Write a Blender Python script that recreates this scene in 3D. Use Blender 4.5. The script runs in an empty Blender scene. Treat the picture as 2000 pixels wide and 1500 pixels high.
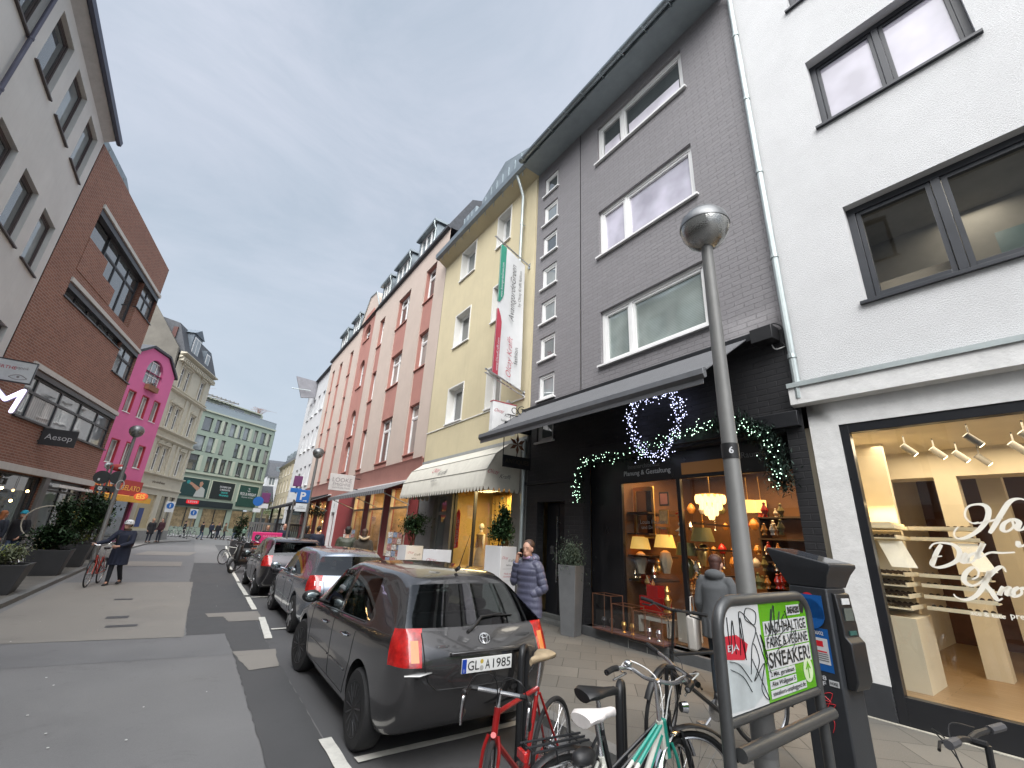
import bpy, bmesh, math, random
from math import sin, cos, pi, radians, sqrt, atan2, hypot
from mathutils import Vector, Matrix, Euler
from mathutils.bvhtree import BVHTree
random.seed(7)
SC = bpy.context.scene
COL = SC.collection
K = 1.1212            # facade survey units -> metres
V3 = Vector

# ---------------------------------------------------------------- objects
def empty(name, loc=(0, 0, 0), rz=0.0, scale=1):
    o = bpy.data.objects.new(name, None); o.empty_display_size = .2
    COL.objects.link(o); o.location = loc; o.rotation_euler = (0, 0, rz)
    return o
def tag(o, label=None, cat=None, group=None, kind=None):
    if label: o['label'] = label
    if cat: o['category'] = cat
    if group: o['group'] = group
    if kind: o['kind'] = kind
    return o
def thing(name, label, cat, loc=(0, 0, 0), rz=0.0, group=None):
    return tag(empty(name, loc, rz), label, cat, group)
def copy_tree(o, parent=None):
    c = o.copy(); COL.objects.link(c)
    if parent is not None:
        c.parent = parent
    for ch in [x for x in COL.objects if x.parent == o]:
        copy_tree(ch, c)
    return c
def mesh_obj(name, me, mat=None, parent=None, sm=35):
    if mat is not None:
        me.materials.clear(); me.materials.append(mat)
    if sm:
        for p in me.polygons: p.use_smooth = True
        me.set_sharp_from_angle(angle=radians(sm))
    o = bpy.data.objects.new(name, me); COL.objects.link(o)
    if parent is not None: o.parent = parent
    return o
def evaluated(o):
    dg = bpy.context.evaluated_depsgraph_get()
    return bpy.data.meshes.new_from_object(o.evaluated_get(dg))

def frame_of(d):
    d = d.normalized()
    a = V3((0, 0, 1)) if abs(d.z) < .9 else V3((1, 0, 0))
    u = d.cross(a).normalized(); v = d.cross(u).normalized()
    return u, v
AUTOSPLIT = {'grip', 'letter_slot', 'side_wall', 'plinth', 'panel', 'dormer', 'ledge', 'lintel', 'lintel_soffit', 'strip_infill', 'post', 'disc', 'plate', 'sticker', 'door_surround', 'chimney', 'strap', 'vent', 'shop_door', 'penthouse', 'dormer_window', 'dormer_pane', 'support_arm', 'ornament', 'balcony', 'shop_frame', 'cards', 'pull_out_panel', 'beam', 'privacy_film', 'eave', 'pilaster'}
class MB:
    """collects simple solids, builds them as one mesh; k scales, sd flips the outward axis"""
    def __init__(s, k=1.0, sd=1):
        s.bm = bmesh.new(); s.k = k; s.sd = sd
    def P(s, p): return V3((p[0] * s.k, p[1] * s.k * s.sd, p[2] * s.k))
    def v(s, p): return s.bm.verts.new(s.P(p))
    def face(s, pts):
        try: return s.bm.faces.new([s.v(p) for p in pts])
        except ValueError: return None
    def box(s, a0, a1, o0, o1, z0, z1):
        if a0 > a1: a0, a1 = a1, a0
        if o0 > o1: o0, o1 = o1, o0
        if z0 > z1: z0, z1 = z1, z0
        vs = [s.v((a, o, z)) for z in (z0, z1) for o in (o0, o1) for a in (a0, a1)]
        for f in ((0, 1, 3, 2), (4, 6, 7, 5), (0, 4, 5, 1), (2, 3, 7, 6), (0, 2, 6, 4), (1, 5, 7, 3)):
            s.bm.faces.new([vs[i] for i in f])
        return s
    def prism(s, pts, o0, o1):           # polygon in (a,z) extruded over o
        n = len(pts)
        A = [s.v((a, o0, z)) for a, z in pts]; B = [s.v((a, o1, z)) for a, z in pts]
        s.bm.faces.new(A); s.bm.faces.new(B[::-1])
        for i in range(n): s.bm.faces.new([A[i], A[(i + 1) % n], B[(i + 1) % n], B[i]])
        return s
    def profile(s, pts, a0, a1):         # polygon in (o,z) extruded over a
        n = len(pts)
        A = [s.v((a0, o, z)) for o, z in pts]; B = [s.v((a1, o, z)) for o, z in pts]
        s.bm.faces.new(A); s.bm.faces.new(B[::-1])
        for i in range(n): s.bm.faces.new([A[i], A[(i + 1) % n], B[(i + 1) % n], B[i]])
        return s
    def slab(s, pts, z0, z1):            # polygon in (x,y) extruded over z
        n = len(pts)
        A = [s.v((x, y, z0)) for x, y in pts]; B = [s.v((x, y, z1)) for x, y in pts]
        s.bm.faces.new(A); s.bm.faces.new(B[::-1])
        for i in range(n): s.bm.faces.new([A[i], A[(i + 1) % n], B[(i + 1) % n], B[i]])
        return s
    def tube(s, pts, r, n=8, caps=True, closed=False, flat=1.0):
        pts = [s.P(p) for p in pts]; m = len(pts)
        rs = r if isinstance(r, (list, tuple)) else [r] * m
        rings = []; pu = None
        for i, p in enumerate(pts):
            if closed: d = pts[(i + 1) % m] - pts[i - 1]
            else: d = pts[min(i + 1, m - 1)] - pts[max(i - 1, 0)]
            if d.length < 1e-9: d = V3((0, 0, 1))
            d.normalize()
            if pu is None: u, w = frame_of(d)
            else:
                u = pu - d * pu.dot(d)
                if u.length < 1e-6: u, _ = frame_of(d)
                u.normalize()
            w = d.cross(u); pu = u
            rr = rs[i] * s.k
            rings.append([s.bm.verts.new(p + u * cos(2 * pi * j / n) * rr + w * sin(2 * pi * j / n) * rr * flat) for j in range(n)])
        for i in range(m if closed else m - 1):
            A, B = rings[i], rings[(i + 1) % m]
            for j in range(n): s.bm.faces.new([A[j], A[(j + 1) % n], B[(j + 1) % n], B[j]])
        if caps and not closed:
            s.bm.faces.new(rings[0][::-1]); s.bm.faces.new(rings[-1])
        return s
    def lathe(s, prof, c=(0, 0, 0), n=20, axis=(0, 0, 1), sx=1, sy=1):
        ax = V3(axis).normalized()
        if abs(ax.z) > .99: u, w = V3((1, 0, 0)), V3((0, 1, 0))
        else: u, w = frame_of(ax)
        c = V3(c); rings = []
        for r, z in prof:
            if r < 1e-5: rings.append([s.v(c + ax * z)])
            else: rings.append([s.v(c + ax * z + u * r * cos(2 * pi * j / n) * sx + w * r * sin(2 * pi * j / n) * sy) for j in range(n)])
        for A, B in zip(rings, rings[1:]):
            for j in range(n):
                a0, a1 = A[j % len(A)], A[(j + 1) % len(A)]; b0, b1 = B[j % len(B)], B[(j + 1) % len(B)]
                f = []
                for q in (a0, a1, b1, b0):
                    if q not in f: f.append(q)
                if len(f) > 2:
                    try: s.bm.faces.new(f)
                    except ValueError: pass
        for R in (rings[0], rings[-1]):
            if len(R) > 2:
                try: s.bm.faces.new(R)
                except ValueError: pass
        return s
    def ell(s, c, r, n=12, m=8, M=None):
        if not hasattr(r, '__len__'): r = (r, r, r)
        M = M or Matrix.Identity(3); c = V3(c)
        rings = []
        for i in range(m + 1):
            t = pi * i / m
            if i in (0, m): rings.append([s.v(c + M @ V3((0, 0, r[2] * cos(t))))])
            else: rings.append([s.v(c + M @ V3((r[0] * sin(t) * cos(2 * pi * j / n), r[1] * sin(t) * sin(2 * pi * j / n), r[2] * cos(t)))) for j in range(n)])
        for A, B in zip(rings, rings[1:]):
            for j in range(n):
                f = []
                for q in (A[j % len(A)], A[(j + 1) % len(A)], B[(j + 1) % len(B)], B[j % len(B)]):
                    if q not in f: f.append(q)
                s.bm.faces.new(f)
        return s
    def cap(s, p, q, r0, r1=None, n=10):      # tapered capsule
        r1 = r0 if r1 is None else r1
        p, q = V3(p), V3(q); d = q - p; L = d.length
        if L < 1e-6: return s.ell(p, r0, n, 6)
        d /= L
        prof = [(0, -r0), (r0 * .7, -r0 * .7), (r0, 0), (r1, L), (r1 * .7, L + r1 * .7), (0, L + r1)]
        return s.lathe(prof, p, n, d)
    def wall(s, a0, a1, z0, z1, holes, o=0.0, d=.16):
        A = sorted({a0, a1, *[h[0] for h in holes], *[h[1] for h in holes]}); Z = sorted({z0, z1, *[h[2] for h in holes], *[h[3] for h in holes]})
        A = [x for x in A if a0 <= x <= a1]; Z = [x for x in Z if z0 <= x <= z1]
        for i in range(len(A) - 1):
            for j in range(len(Z) - 1):
                ca, cz = (A[i] + A[i + 1]) / 2, (Z[j] + Z[j + 1]) / 2
                if any(h[0] < ca < h[1] and h[2] < cz < h[3] for h in holes): continue
                s.face([(A[i], o, Z[j]), (A[i + 1], o, Z[j]), (A[i + 1], o, Z[j + 1]), (A[i], o, Z[j + 1])])
        for h in holes:
            p = [(h[0], h[2]), (h[1], h[2]), (h[1], h[3]), (h[0], h[3])]
            for i in range(4):
                q, r = p[i], p[(i + 1) % 4]
                s.face([(q[0], o, q[1]), (r[0], o, r[1]), (r[0], o - d, r[1]), (q[0], o - d, q[1])])
        return s
    def build(s, name, mat=None, parent=None, sm=35, bevel=0, seg=2):
        bm = s.bm
        bmesh.ops.remove_doubles(bm, verts=bm.verts, dist=1e-5)
        bmesh.ops.recalc_face_normals(bm, faces=bm.faces)
        groups = [None]
        if name in AUTOSPLIT and parent is not None:
            left = set(bm.faces); groups = []
            while left:
                stk = [left.pop()]; g_ = set(stk)
                while stk:
                    for v in stk.pop().verts:
                        for h in v.link_faces:
                            if h in left: left.discard(h); g_.add(h); stk.append(h)
                groups.append(g_)
            groups.sort(key=lambda g_: -len(g_))
        first = None
        for g_ in groups:
            me = bpy.data.meshes.new(name)
            if g_ is None: bm.to_mesh(me)
            else:
                idx = {}; vs = []; fs = []
                for f in g_:
                    for v in f.verts:
                        if v not in idx: idx[v] = len(vs); vs.append(v.co.copy())
                    fs.append([idx[v] for v in f.verts])
                me.from_pydata(vs, [], fs); me.update()
            o = mesh_obj(name, me, mat, parent, sm)
            if bevel:
                m = o.modifiers.new('bevel', 'BEVEL'); m.width = bevel; m.segments = seg; m.limit_method = 'ANGLE'; m.angle_limit = radians(40)
            first = first or o
        bm.free(); return first
def crom(pts, n=6, closed=False):
    """Catmull-Rom through points"""
    P = [V3(p) for p in pts]; out = []; m = len(P)
    for i in range(m if closed else m - 1):
        if closed: a, b, c, d = P[i - 1], P[i], P[(i + 1) % m], P[(i + 2) % m]
        else: a, b, c, d = P[max(i - 1, 0)], P[i], P[i + 1], P[min(i + 2, m - 1)]
        for j in range(n):
            t = j / n
            out.append(.5 * ((2 * b) + (-a + c) * t + (2 * a - 5 * b + 4 * c - d) * t * t + (-a + 3 * b - 3 * c + d) * t ** 3))
    if not closed: out.append(P[-1])
    return out
def text(s, c, xd, up, mat, parent, w=None, h=None, name='lettering', ext=.002, shear=0, bold=0, align='CENTER', off=0):
    cu = bpy.data.curves.new(name, 'FONT'); cu.body = s; cu.align_x = align; cu.align_y = 'CENTER'
    cu.extrude = 0; cu.shear = shear; cu.offset = bold; cu.resolution_u = 3; cu.space_line = .95
    t = bpy.data.objects.new(name, cu); COL.objects.link(t)
    me = evaluated(t); bpy.data.objects.remove(t)
    if not len(me.vertices): return None
    xs = [v.co.x for v in me.vertices]; ys = [v.co.y for v in me.vertices]
    W, H = max(xs) - min(xs), max(ys) - min(ys); cx, cy = (max(xs) + min(xs)) / 2, (max(ys) + min(ys)) / 2
    sx = sy = 1
    if w and h: sx, sy = w / W, h / H
    elif w: sx = sy = w / W
    elif h: sx = sy = h / H
    xd, up = V3(xd).normalized(), V3(up).normalized(); n = xd.cross(up).normalized(); c = V3(c)
    for v in me.vertices: v.co = c + xd * ((v.co.x - cx) * sx) + up * ((v.co.y - cy) * sy) + n * (ext + off)
    return mesh_obj(name, me, mat, parent, 0)

# ---------------------------------------------------------------- survey helpers (H = 1.85 m eye)
PIT, ROL, FPX, YAW = radians(19.330), radians(3.052), 851.8, radians(33.88)
CAM = V3((0, 0, 1.85))
_f = V3((sin(YAW) * cos(PIT), cos(YAW) * cos(PIT), sin(PIT))); _u = V3((-sin(YAW) * sin(PIT), -cos(YAW) * sin(PIT), cos(PIT))); _r = V3((cos(YAW), -sin(YAW), 0))
_R = _r * cos(ROL) + _u * sin(ROL); _U = _u * cos(ROL) - _r * sin(ROL)
def sight(px, py): return _f + _R * ((px - 1000) / FPX) + _U * ((750 - py) / FPX)
def on_x(px, py, x):                       # surveyed point on the plane x = const
    d = sight(px, py); return CAM + d * (x / d.x)
def at(az, D, z=0.0):                      # bearing in degrees, ground distance
    return V3((D * sin(radians(az)), D * cos(radians(az)), z))

# ---------------------------------------------------------------- materials
MATS = {}
def _nt(name):
    m = bpy.data.materials.new(name); m.use_nodes = True
    nt = m.node_tree; return m, nt, nt.nodes['Principled BSDF']
def N(nt, t, **kw):
    n = nt.nodes.new(t)
    for k_, v_ in kw.items():
        if k_ in n.inputs: n.inputs[k_].default_value = v_
        else: setattr(n, k_, v_)
    return n
def c4(c): return (c[0], c[1], c[2], 1)
def mix(nt, fac, a, b, mode='MIX'):
    n = nt.nodes.new('ShaderNodeMix'); n.data_type = 'RGBA'; n.blend_type = mode
    for i, x in ((0, fac), (6, a), (7, b)):
        if hasattr(x, 'links'): nt.links.new(x, n.inputs[i])
        elif i == 0: n.inputs[0].default_value = x
        else: n.inputs[i].default_value = c4(x)
    return n.outputs[2]
def ramp(nt, src, lo, hi):
    n = nt.nodes.new('ShaderNodeMapRange'); n.inputs[1].default_value = lo; n.inputs[2].default_value = hi
    nt.links.new(src, n.inputs[0]); return n.outputs[0]
def noise(nt, scale, det=4, rough=.6, vec=None, dist=0):
    n = nt.nodes.new('ShaderNodeTexNoise'); n.inputs['Scale'].default_value = scale; n.inputs['Detail'].default_value = det
    n.inputs['Roughness'].default_value = rough; n.inputs['Distortion'].default_value = dist
    if vec is not None: nt.links.new(vec, n.inputs['Vector'])
    return n.outputs['Fac']
def objco(nt, scale=(1, 1, 1), rot=(0, 0, 0)):
    t = nt.nodes.new('ShaderNodeTexCoord'); mp = nt.nodes.new('ShaderNodeMapping')
    nt.links.new(t.outputs['Object'], mp.inputs[0]); mp.inputs['Scale'].default_value = scale; mp.inputs['Rotation'].default_value = rot
    return mp.outputs[0]
def M(name, col, rough=.6, metal=0, var=.12, vs=3.0, bump=.0, bs=60, spec=.5, coat=0, stain=0, emit=0, alpha=1, streak=0, tr=0):
    if name in MATS: return MATS[name]
    m, nt, b = _nt(name)
    vec = objco(nt)
    if var:
        a = noise(nt, vs, 5, .65, vec)
        f = ramp(nt, a, .3, .7)
        o = mix(nt, f, [x * (1 - var) for x in col], [min(1, x * (1 + var)) for x in col])
        if stain:
            s1 = ramp(nt, noise(nt, vs * .35, 6, .7, vec, .4), .52, .75)
            o = mix(nt, mul(nt, s1, stain), o, [x * .55 for x in col])
        if streak:
            v2 = objco(nt, (3.2, 3.2, .22))
            s2 = ramp(nt, noise(nt, 2.2, 5, .7, v2), .5, .85)
            o = mix(nt, mul(nt, s2, streak), o, [x * .6 for x in col])
        nt.links.new(o, b.inputs['Base Color'])
        r = nt.nodes.new('ShaderNodeMapRange'); nt.links.new(a, r.inputs[0]); r.inputs[3].default_value = max(0, rough - .08); r.inputs[4].default_value = min(1, rough + .08)
        nt.links.new(r.outputs[0], b.inputs['Roughness'])
    else:
        b.inputs['Base Color'].default_value = c4(col); b.inputs['Roughness'].default_value = rough
    b.inputs['Metallic'].default_value = metal; b.inputs['Specular IOR Level'].default_value = spec
    if coat: b.inputs['Coat Weight'].default_value = coat; b.inputs['Coat Roughness'].default_value = .04
    if emit: b.inputs['Emission Color'].default_value = c4(col); b.inputs['Emission Strength'].default_value = emit
    if tr: b.inputs['Transmission Weight'].default_value = tr
    if bump:
        bn = nt.nodes.new('ShaderNodeBump'); bn.inputs['Strength'].default_value = bump; bn.inputs['Distance'].default_value = .01
        nt.links.new(noise(nt, bs, 6, .65, vec), bn.inputs['Height']); nt.links.new(bn.outputs[0], b.inputs['Normal'])
    MATS[name] = m; return m
def mul(nt, a, b):
    n = nt.nodes.new('ShaderNodeMath'); n.operation = 'MULTIPLY'
    for i, x in enumerate((a, b)):
        if hasattr(x, 'links'): nt.links.new(x, n.inputs[i])
        else: n.inputs[i].default_value = x
    return n.outputs[0]
def brick_mat(name, c1, c2, mortar, bw=.25, bh=.075, mw=.012, rough=.85, bumpd=.006, paint=False, smear=.3):
    m, nt, b = _nt(name)
    t = nt.nodes.new('ShaderNodeTexCoord'); sp = nt.nodes.new('ShaderNodeSeparateXYZ'); cb = nt.nodes.new('ShaderNodeCombineXYZ')
    nt.links.new(t.outputs['Object'], sp.inputs[0])
    ad = nt.nodes.new('ShaderNodeMath'); ad.operation = 'ADD'; nt.links.new(sp.outputs[0], ad.inputs[0]); nt.links.new(sp.outputs[1], ad.inputs[1])
    nt.links.new(ad.outputs[0], cb.inputs[0]); nt.links.new(sp.outputs[2], cb.inputs[1])
    wob = nt.nodes.new('ShaderNodeTexNoise'); wob.inputs['Scale'].default_value = 3
    nt.links.new(cb.outputs[0], wob.inputs['Vector'])
    vm = nt.nodes.new('ShaderNodeVectorMath'); vm.operation = 'MULTIPLY_ADD'; nt.links.new(wob.outputs['Color'], vm.inputs[0]); vm.inputs[1].default_value = (.03, .016, 0); nt.links.new(cb.outputs[0], vm.inputs[2])
    br = nt.nodes.new('ShaderNodeTexBrick'); nt.links.new(vm.outputs[0], br.inputs['Vector'])
    br.inputs['Color1'].default_value = c4(c1); br.inputs['Color2'].default_value = c4(c2); br.inputs['Mortar'].default_value = c4(mortar)
    br.inputs['Scale'].default_value = 1; br.inputs['Brick Width'].default_value = bw; br.inputs['Row Height'].default_value = bh; br.inputs['Mortar Size'].default_value = mw; br.inputs['Mortar Smooth'].default_value = .4; br.inputs['Bias'].default_value = 0
    vec = objco(nt); big = ramp(nt, noise(nt, .8, 6, .7, vec), .3, .7); fine = ramp(nt, noise(nt, 22, 4, .7, vec), .3, .7)
    o = mix(nt, mul(nt, big, smear), br.outputs['Color'], [x * .62 for x in c1]); o = mix(nt, mul(nt, fine, .35), o, [min(1, x * 1.45) for x in c2])
    nt.links.new(o, b.inputs['Base Color']); b.inputs['Roughness'].default_value = rough
    b1 = nt.nodes.new('ShaderNodeBump'); b1.inputs['Strength'].default_value = .8; b1.inputs['Distance'].default_value = bumpd; b1.invert = True
    nt.links.new(br.outputs['Fac'], b1.inputs['Height'])
    b2 = nt.nodes.new('ShaderNodeBump'); b2.inputs['Strength'].default_value = .7; b2.inputs['Distance'].default_value = .006 if paint else .004
    nt.links.new(noise(nt, 9 if paint else 30, 6, .75, vec), b2.inputs['Height']); nt.links.new(b1.outputs[0], b2.inputs['Normal']); nt.links.new(b2.outputs[0], b.inputs['Normal'])
    MATS[name] = m; return m
def glass_mat(name, tint=(.8, .85, .85), refl=1.45, keep=.9, rough=0.0, wav=.15):
    """thin pane: fresnel mix of clear transmission and mirror"""
    m = bpy.data.materials.new(name); m.use_nodes = True; nt = m.node_tree; nt.nodes.clear()
    out = nt.nodes.new('ShaderNodeOutputMaterial'); mx = nt.nodes.new('ShaderNodeMixShader'); ge = nt.nodes.new('ShaderNodeNewGeometry'); dt = nt.nodes.new('ShaderNodeVectorMath'); dt.operation = 'DOT_PRODUCT'; nt.links.new(ge.outputs['Normal'], dt.inputs[0]); nt.links.new(ge.outputs['Incoming'], dt.inputs[1])
    def mth(op, a, b=None):
        q = nt.nodes.new('ShaderNodeMath'); q.operation = op
        for i, x in enumerate((a, b)):
            if x is None: continue
            if hasattr(x, 'links'): nt.links.new(x, q.inputs[i])
            else: q.inputs[i].default_value = x
        return q.outputs[0]
    f0 = ((refl - 1) / (refl + 1)) ** 2 * 1.8; sch = mth('ADD', mth('MULTIPLY', mth('POWER', mth('SUBTRACT', 1.0, mth('ABSOLUTE', dt.outputs['Value'])), 5.0), 1 - f0), f0)
    tr = nt.nodes.new('ShaderNodeBsdfTransparent'); tr.inputs[0].default_value = c4([x * keep for x in tint]); gl = nt.nodes.new('ShaderNodeBsdfGlossy'); gl.inputs['Roughness'].default_value = rough; gl.inputs[0].default_value = (1, 1, 1, 1)
    nt.links.new(sch, mx.inputs[0]); nt.links.new(tr.outputs[0], mx.inputs[1]); nt.links.new(gl.outputs[0], mx.inputs[2]); nt.links.new(mx.outputs[0], out.inputs[0])
    if wav:
        bn = nt.nodes.new('ShaderNodeBump'); bn.inputs['Strength'].default_value = wav; bn.inputs['Distance'].default_value = .02
        nt.links.new(noise(nt, .7, 2, .5, objco(nt)), bn.inputs['Height']); nt.links.new(bn.outputs[0], gl.inputs['Normal'])
    MATS[name] = m; return m
def pane_mat(name, col, ior=1.9, blind=0, band=None):
    """window seen from outside: base colour for dim room, curtain or reflected sky under glossy glass"""
    m, nt, b = _nt(name)
    vec = objco(nt)
    o = mix(nt, ramp(nt, noise(nt, 1.1, 3, .5, vec), .35, .65), [x * .75 for x in col], [min(1, x * 1.25) for x in col])
    if blind:
        w = nt.nodes.new('ShaderNodeTexWave'); w.bands_direction = 'Z' if blind == 1 else 'X'; w.inputs['Scale'].default_value = 9 if blind == 1 else 2.2; w.inputs['Distortion'].default_value = 0 if blind == 1 else 1.5; w.inputs['Detail'].default_value = 1
        nt.links.new(vec, w.inputs[0]); o = mix(nt, mul(nt, w.outputs['Fac'], .45), o, [x * .35 for x in col])
    nt.links.new(o, b.inputs['Base Color']); b.inputs['Roughness'].default_value = .03; b.inputs['IOR'].default_value = ior
    bn = nt.nodes.new('ShaderNodeBump'); bn.inputs['Strength'].default_value = .25; bn.inputs['Distance'].default_value = .02
    nt.links.new(noise(nt, .9, 2, .5, vec), bn.inputs['Height']); nt.links.new(bn.outputs[0], b.inputs['Normal'])
    MATS[name] = m; return m
def glow(name, col, s):
    if name in MATS: return MATS[name]
    m, nt, b = _nt(name); b.inputs['Base Color'].default_value = c4(col); b.inputs['Emission Color'].default_value = c4(col); b.inputs['Emission Strength'].default_value = s
    MATS[name] = m; return m

black = M('black_plastic', (.012, .012, .013), .45, var=.1)
blackm = M('black_metal', (.02, .021, .024), .4, .3, var=.15, bump=.1)
steel = M('steel', (.55, .56, .57), .28, 1, var=.1)
chrome = M('chrome', (.75, .76, .78), .12, 1, var=.05)
zinc = M('zinc_sheet', (.27, .31, .33), .42, .75, var=.18, vs=1.5, stain=.3)
zincp = M('zinc_pipe', (.42, .47, .47), .45, .5, var=.15, vs=2, stain=.3)
whitef = M('white_frame', (.78, .78, .77), .35, var=.04)
anth = M('anthracite_frame', (.035, .038, .045), .4, var=.15)
rubber = M('rubber', (.018, .018, .019), .75, var=.2)
slate = M('slate_roof', (.06, .065, .075), .7, var=.3, vs=6, bump=.5, bs=8)
dark = M('dark_void', (.008, .008, .009), .9, var=0)
P_dark = pane_mat('pane_dark', (.06, .07, .073), 2.7)
P_mid = pane_mat('pane_mid', (.19, .215, .22), 2.6)
P_curt = pane_mat('pane_curtain', (.32, .31, .29), 1.7, blind=2)
P_blind = pane_mat('pane_blind', (.30, .35, .33), 2.3, blind=1)
P_lav = pane_mat('pane_lavender', (.45, .43, .50), 1.8)  # lavender base paints in the reflected sky
G_shop = glass_mat('shop_glass', (.93, .95, .94), 1.5, .95)
G_car = glass_mat('car_glass', (.42, .46, .45), 1.6, .8, wav=0)
G_case = glass_mat('case_glass', (.95, .95, .95), 1.4, 1, wav=0)
# ================================================================ ground, road, pavements
def asphalt(name, c, var=.18, vs=.5, rough=.8, fine=.25, crack=.5):
    m, nt, b = _nt(name); vec = objco(nt)
    big = ramp(nt, noise(nt, vs, 6, .65, vec), .3, .7); o = mix(nt, big, [x * (1 - var) for x in c], [x * (1 + var) for x in c])
    g = ramp(nt, noise(nt, 160, 3, .8, vec), .35, .65); o = mix(nt, mul(nt, g, fine), o, [x * 1.9 for x in c])
    st = ramp(nt, noise(nt, 1.6, 7, .75, vec, .6), .58, .72); o = mix(nt, mul(nt, st, .4), o, [x * .5 for x in c])
    vo = nt.nodes.new('ShaderNodeTexVoronoi'); vo.feature = 'DISTANCE_TO_EDGE'; vo.inputs['Scale'].default_value = .35
    vd = nt.nodes.new('ShaderNodeVectorMath'); vd.operation = 'MULTIPLY_ADD'; nn = nt.nodes.new('ShaderNodeTexNoise'); nn.inputs['Scale'].default_value = 2.2; nn.inputs['Detail'].default_value = 6; nt.links.new(vec, nn.inputs[0])
    nt.links.new(nn.outputs['Color'], vd.inputs[0]); vd.inputs[1].default_value = (.9, .9, 0); nt.links.new(vec, vd.inputs[2]); nt.links.new(vd.outputs[0], vo.inputs['Vector'])
    ck = nt.nodes.new('ShaderNodeMapRange'); ck.inputs[1].default_value = .0; ck.inputs[2].default_value = .006; ck.inputs[3].default_value = crack; ck.inputs[4].default_value = 0; nt.links.new(vo.outputs['Distance'], ck.inputs[0])
    o = mix(nt, ck.outputs[0], o, [x * .35 for x in c])
    nt.links.new(o, b.inputs['Base Color'])
    r = nt.nodes.new('ShaderNodeMapRange'); nt.links.new(big, r.inputs[0]); r.inputs[3].default_value = rough - .2; r.inputs[4].default_value = rough; nt.links.new(r.outputs[0], b.inputs['Roughness'])
    bn = nt.nodes.new('ShaderNodeBump'); bn.inputs['Strength'].default_value = .6; bn.inputs['Distance'].default_value = .004; nt.links.new(noise(nt, 120, 4, .7, vec), bn.inputs['Height']); nt.links.new(bn.outputs[0], b.inputs['Normal'])
    return m
gA = asphalt('asphalt_grey', (.150, .149, .148), crack=0); gB = asphalt('asphalt_dark', (.060, .060, .061), crack=0); gC = asphalt('concrete_beige', (.195, .182, .164), .10, .7, .85, .2, 0); gD = asphalt('asphalt_far', (.125, .125, .127), crack=0); gE = asphalt('asphalt_bay', (.075, .075, .077), crack=.15)
def sheet(name, pts, z, m, kind='structure', rag=0):
    P = []
    for i, p in enumerate(pts):
        q = pts[(i + 1) % len(pts)]; n = max(1, int(hypot(q[0] - p[0], q[1] - p[1]) / .12)) if rag else 1
        for j in range(n):
            t = j / n; P.append((p[0] + (q[0] - p[0]) * t + random.uniform(-rag, rag), p[1] + (q[1] - p[1]) * t + random.uniform(-rag, rag)))
    b = MB(1); b.face([(x, y, z) for x, y in P]); bmesh.ops.triangulate(b.bm, faces=b.bm.faces); o = b.build(name, m, None, 0); o['kind'] = kind; return o
sheet('ground', [(-400, -400), (400, -400), (400, 500), (-400, 500)], -.02, gD)
sheet('road', [(-2.75, -30), (3.5, -30), (3.5, 52), (30, 57), (30, 62), (-25, 62), (-25, 57), (-2.75, 47)], 0, gA)
sheet('parking_bay', [(1.45, -2), (3.5, -2), (3.5, 46), (1.9, 46), (1.6, 16), (1.45, 9)], .004, gE)
sheet('dark_asphalt_strip', [(.93, 3.0), (1.44, 3.0), (1.45, 9), (1.58, 16), (1.68, 26), (.45, 26), (.33, 18.6), (.33, 9.95), (.90, 9.93), (.93, 8.5)], .008, gB, rag=.012)
sheet('concrete_patch', [(-2.6, 10.25), (.30, 9.85), (.42, 18.1), (-2.6, 18.2)], .0115, gC, rag=.012)
sheet('asphalt_patch', [(-2.6, 18.3), (.45, 18.2), (.5, 60), (-2.6, 50)], .004, gD, rag=.02)
sheet('asphalt_patch', [(-2.55, -3), (.90, -3), (.935, 8.5), (.90, 9.95), (-2.55, 10.4)], .004, asphalt('asphalt_mid', (.146, .145, .145), crack=0), rag=.006)
sheet('asphalt_patch', [(-2.55, 8.75), (.915, 8.4), (.90, 9.95), (-2.55, 10.4)], .0065, asphalt('asphalt_mid2', (.132, .132, .134), crack=0), rag=.006)
for i, q in enumerate(([(.64, 12.05), (1.62, 12.1), (1.60, 11.0), (1.0, 11.0), (.95, 11.6), (.68, 11.6)], [(.92, 8.55), (1.5, 8.5), (1.42, 7.5), (1.05, 7.45)], [(-1.9, 24), (0, 24), (0, 26.5), (-1.9, 26.5)], [(-2.2, 31), (.2, 31), (.6, 34.5), (-1.8, 34.5)])): sheet('concrete_patch', q, .0145, gC, rag=.01)
mh = asphalt('iron', (.05, .05, .052), .3, 5, .6)
for x, y, w, h in ((-1.1, 14.4, .34, .10), (-.95, 11.9, .34, .12), (-.85, 11.0, .45, .09)): sheet('iron_drain_cover', [(x, y), (x + w, y), (x + w, y + h * 2.2), (x, y + h * 2.2)],   .0155, mh, rag=.004)
# white bay markings
mk = M('road_marking', (.60, .59, .54), .7, var=.12, vs=12, stain=.5)
def mark(x0, y0, x1, y1, w, z=.019):
    d = V3((x1 - x0, y1 - y0, 0)); n = V3((-d.y, d.x, 0)).normalized() * w / 2; return sheet('bay_marking', [(x0 + n.x, y0 + n.y), (x1 + n.x, y1 + n.y), (x1 - n.x, y1 - n.y), (x0 - n.x, y0 - n.y)], z, mk, rag=.004)
mark(1.45, 4.93, 1.45, 4.0, .115); mark(1.58, 4.40, 3.35, 4.43, .10); mark(1.62, 11.3, 1.50, 9.25, .12); mark(1.62, 14.35, 1.58, 12.3, .11); mark(1.64, 17.7, 1.62, 14.7, .11); mark(1.75, 24, 1.66, 18.0, .1); mark(2.15, 35.2, 2.0, 29, .11); mark(2.6, 44, 2.35, 38, .12); mark(1.64, 10.02, 3.3, 10.05, .10); mark(1.7, 14.3, 3.3, 14.3, .1)
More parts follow.
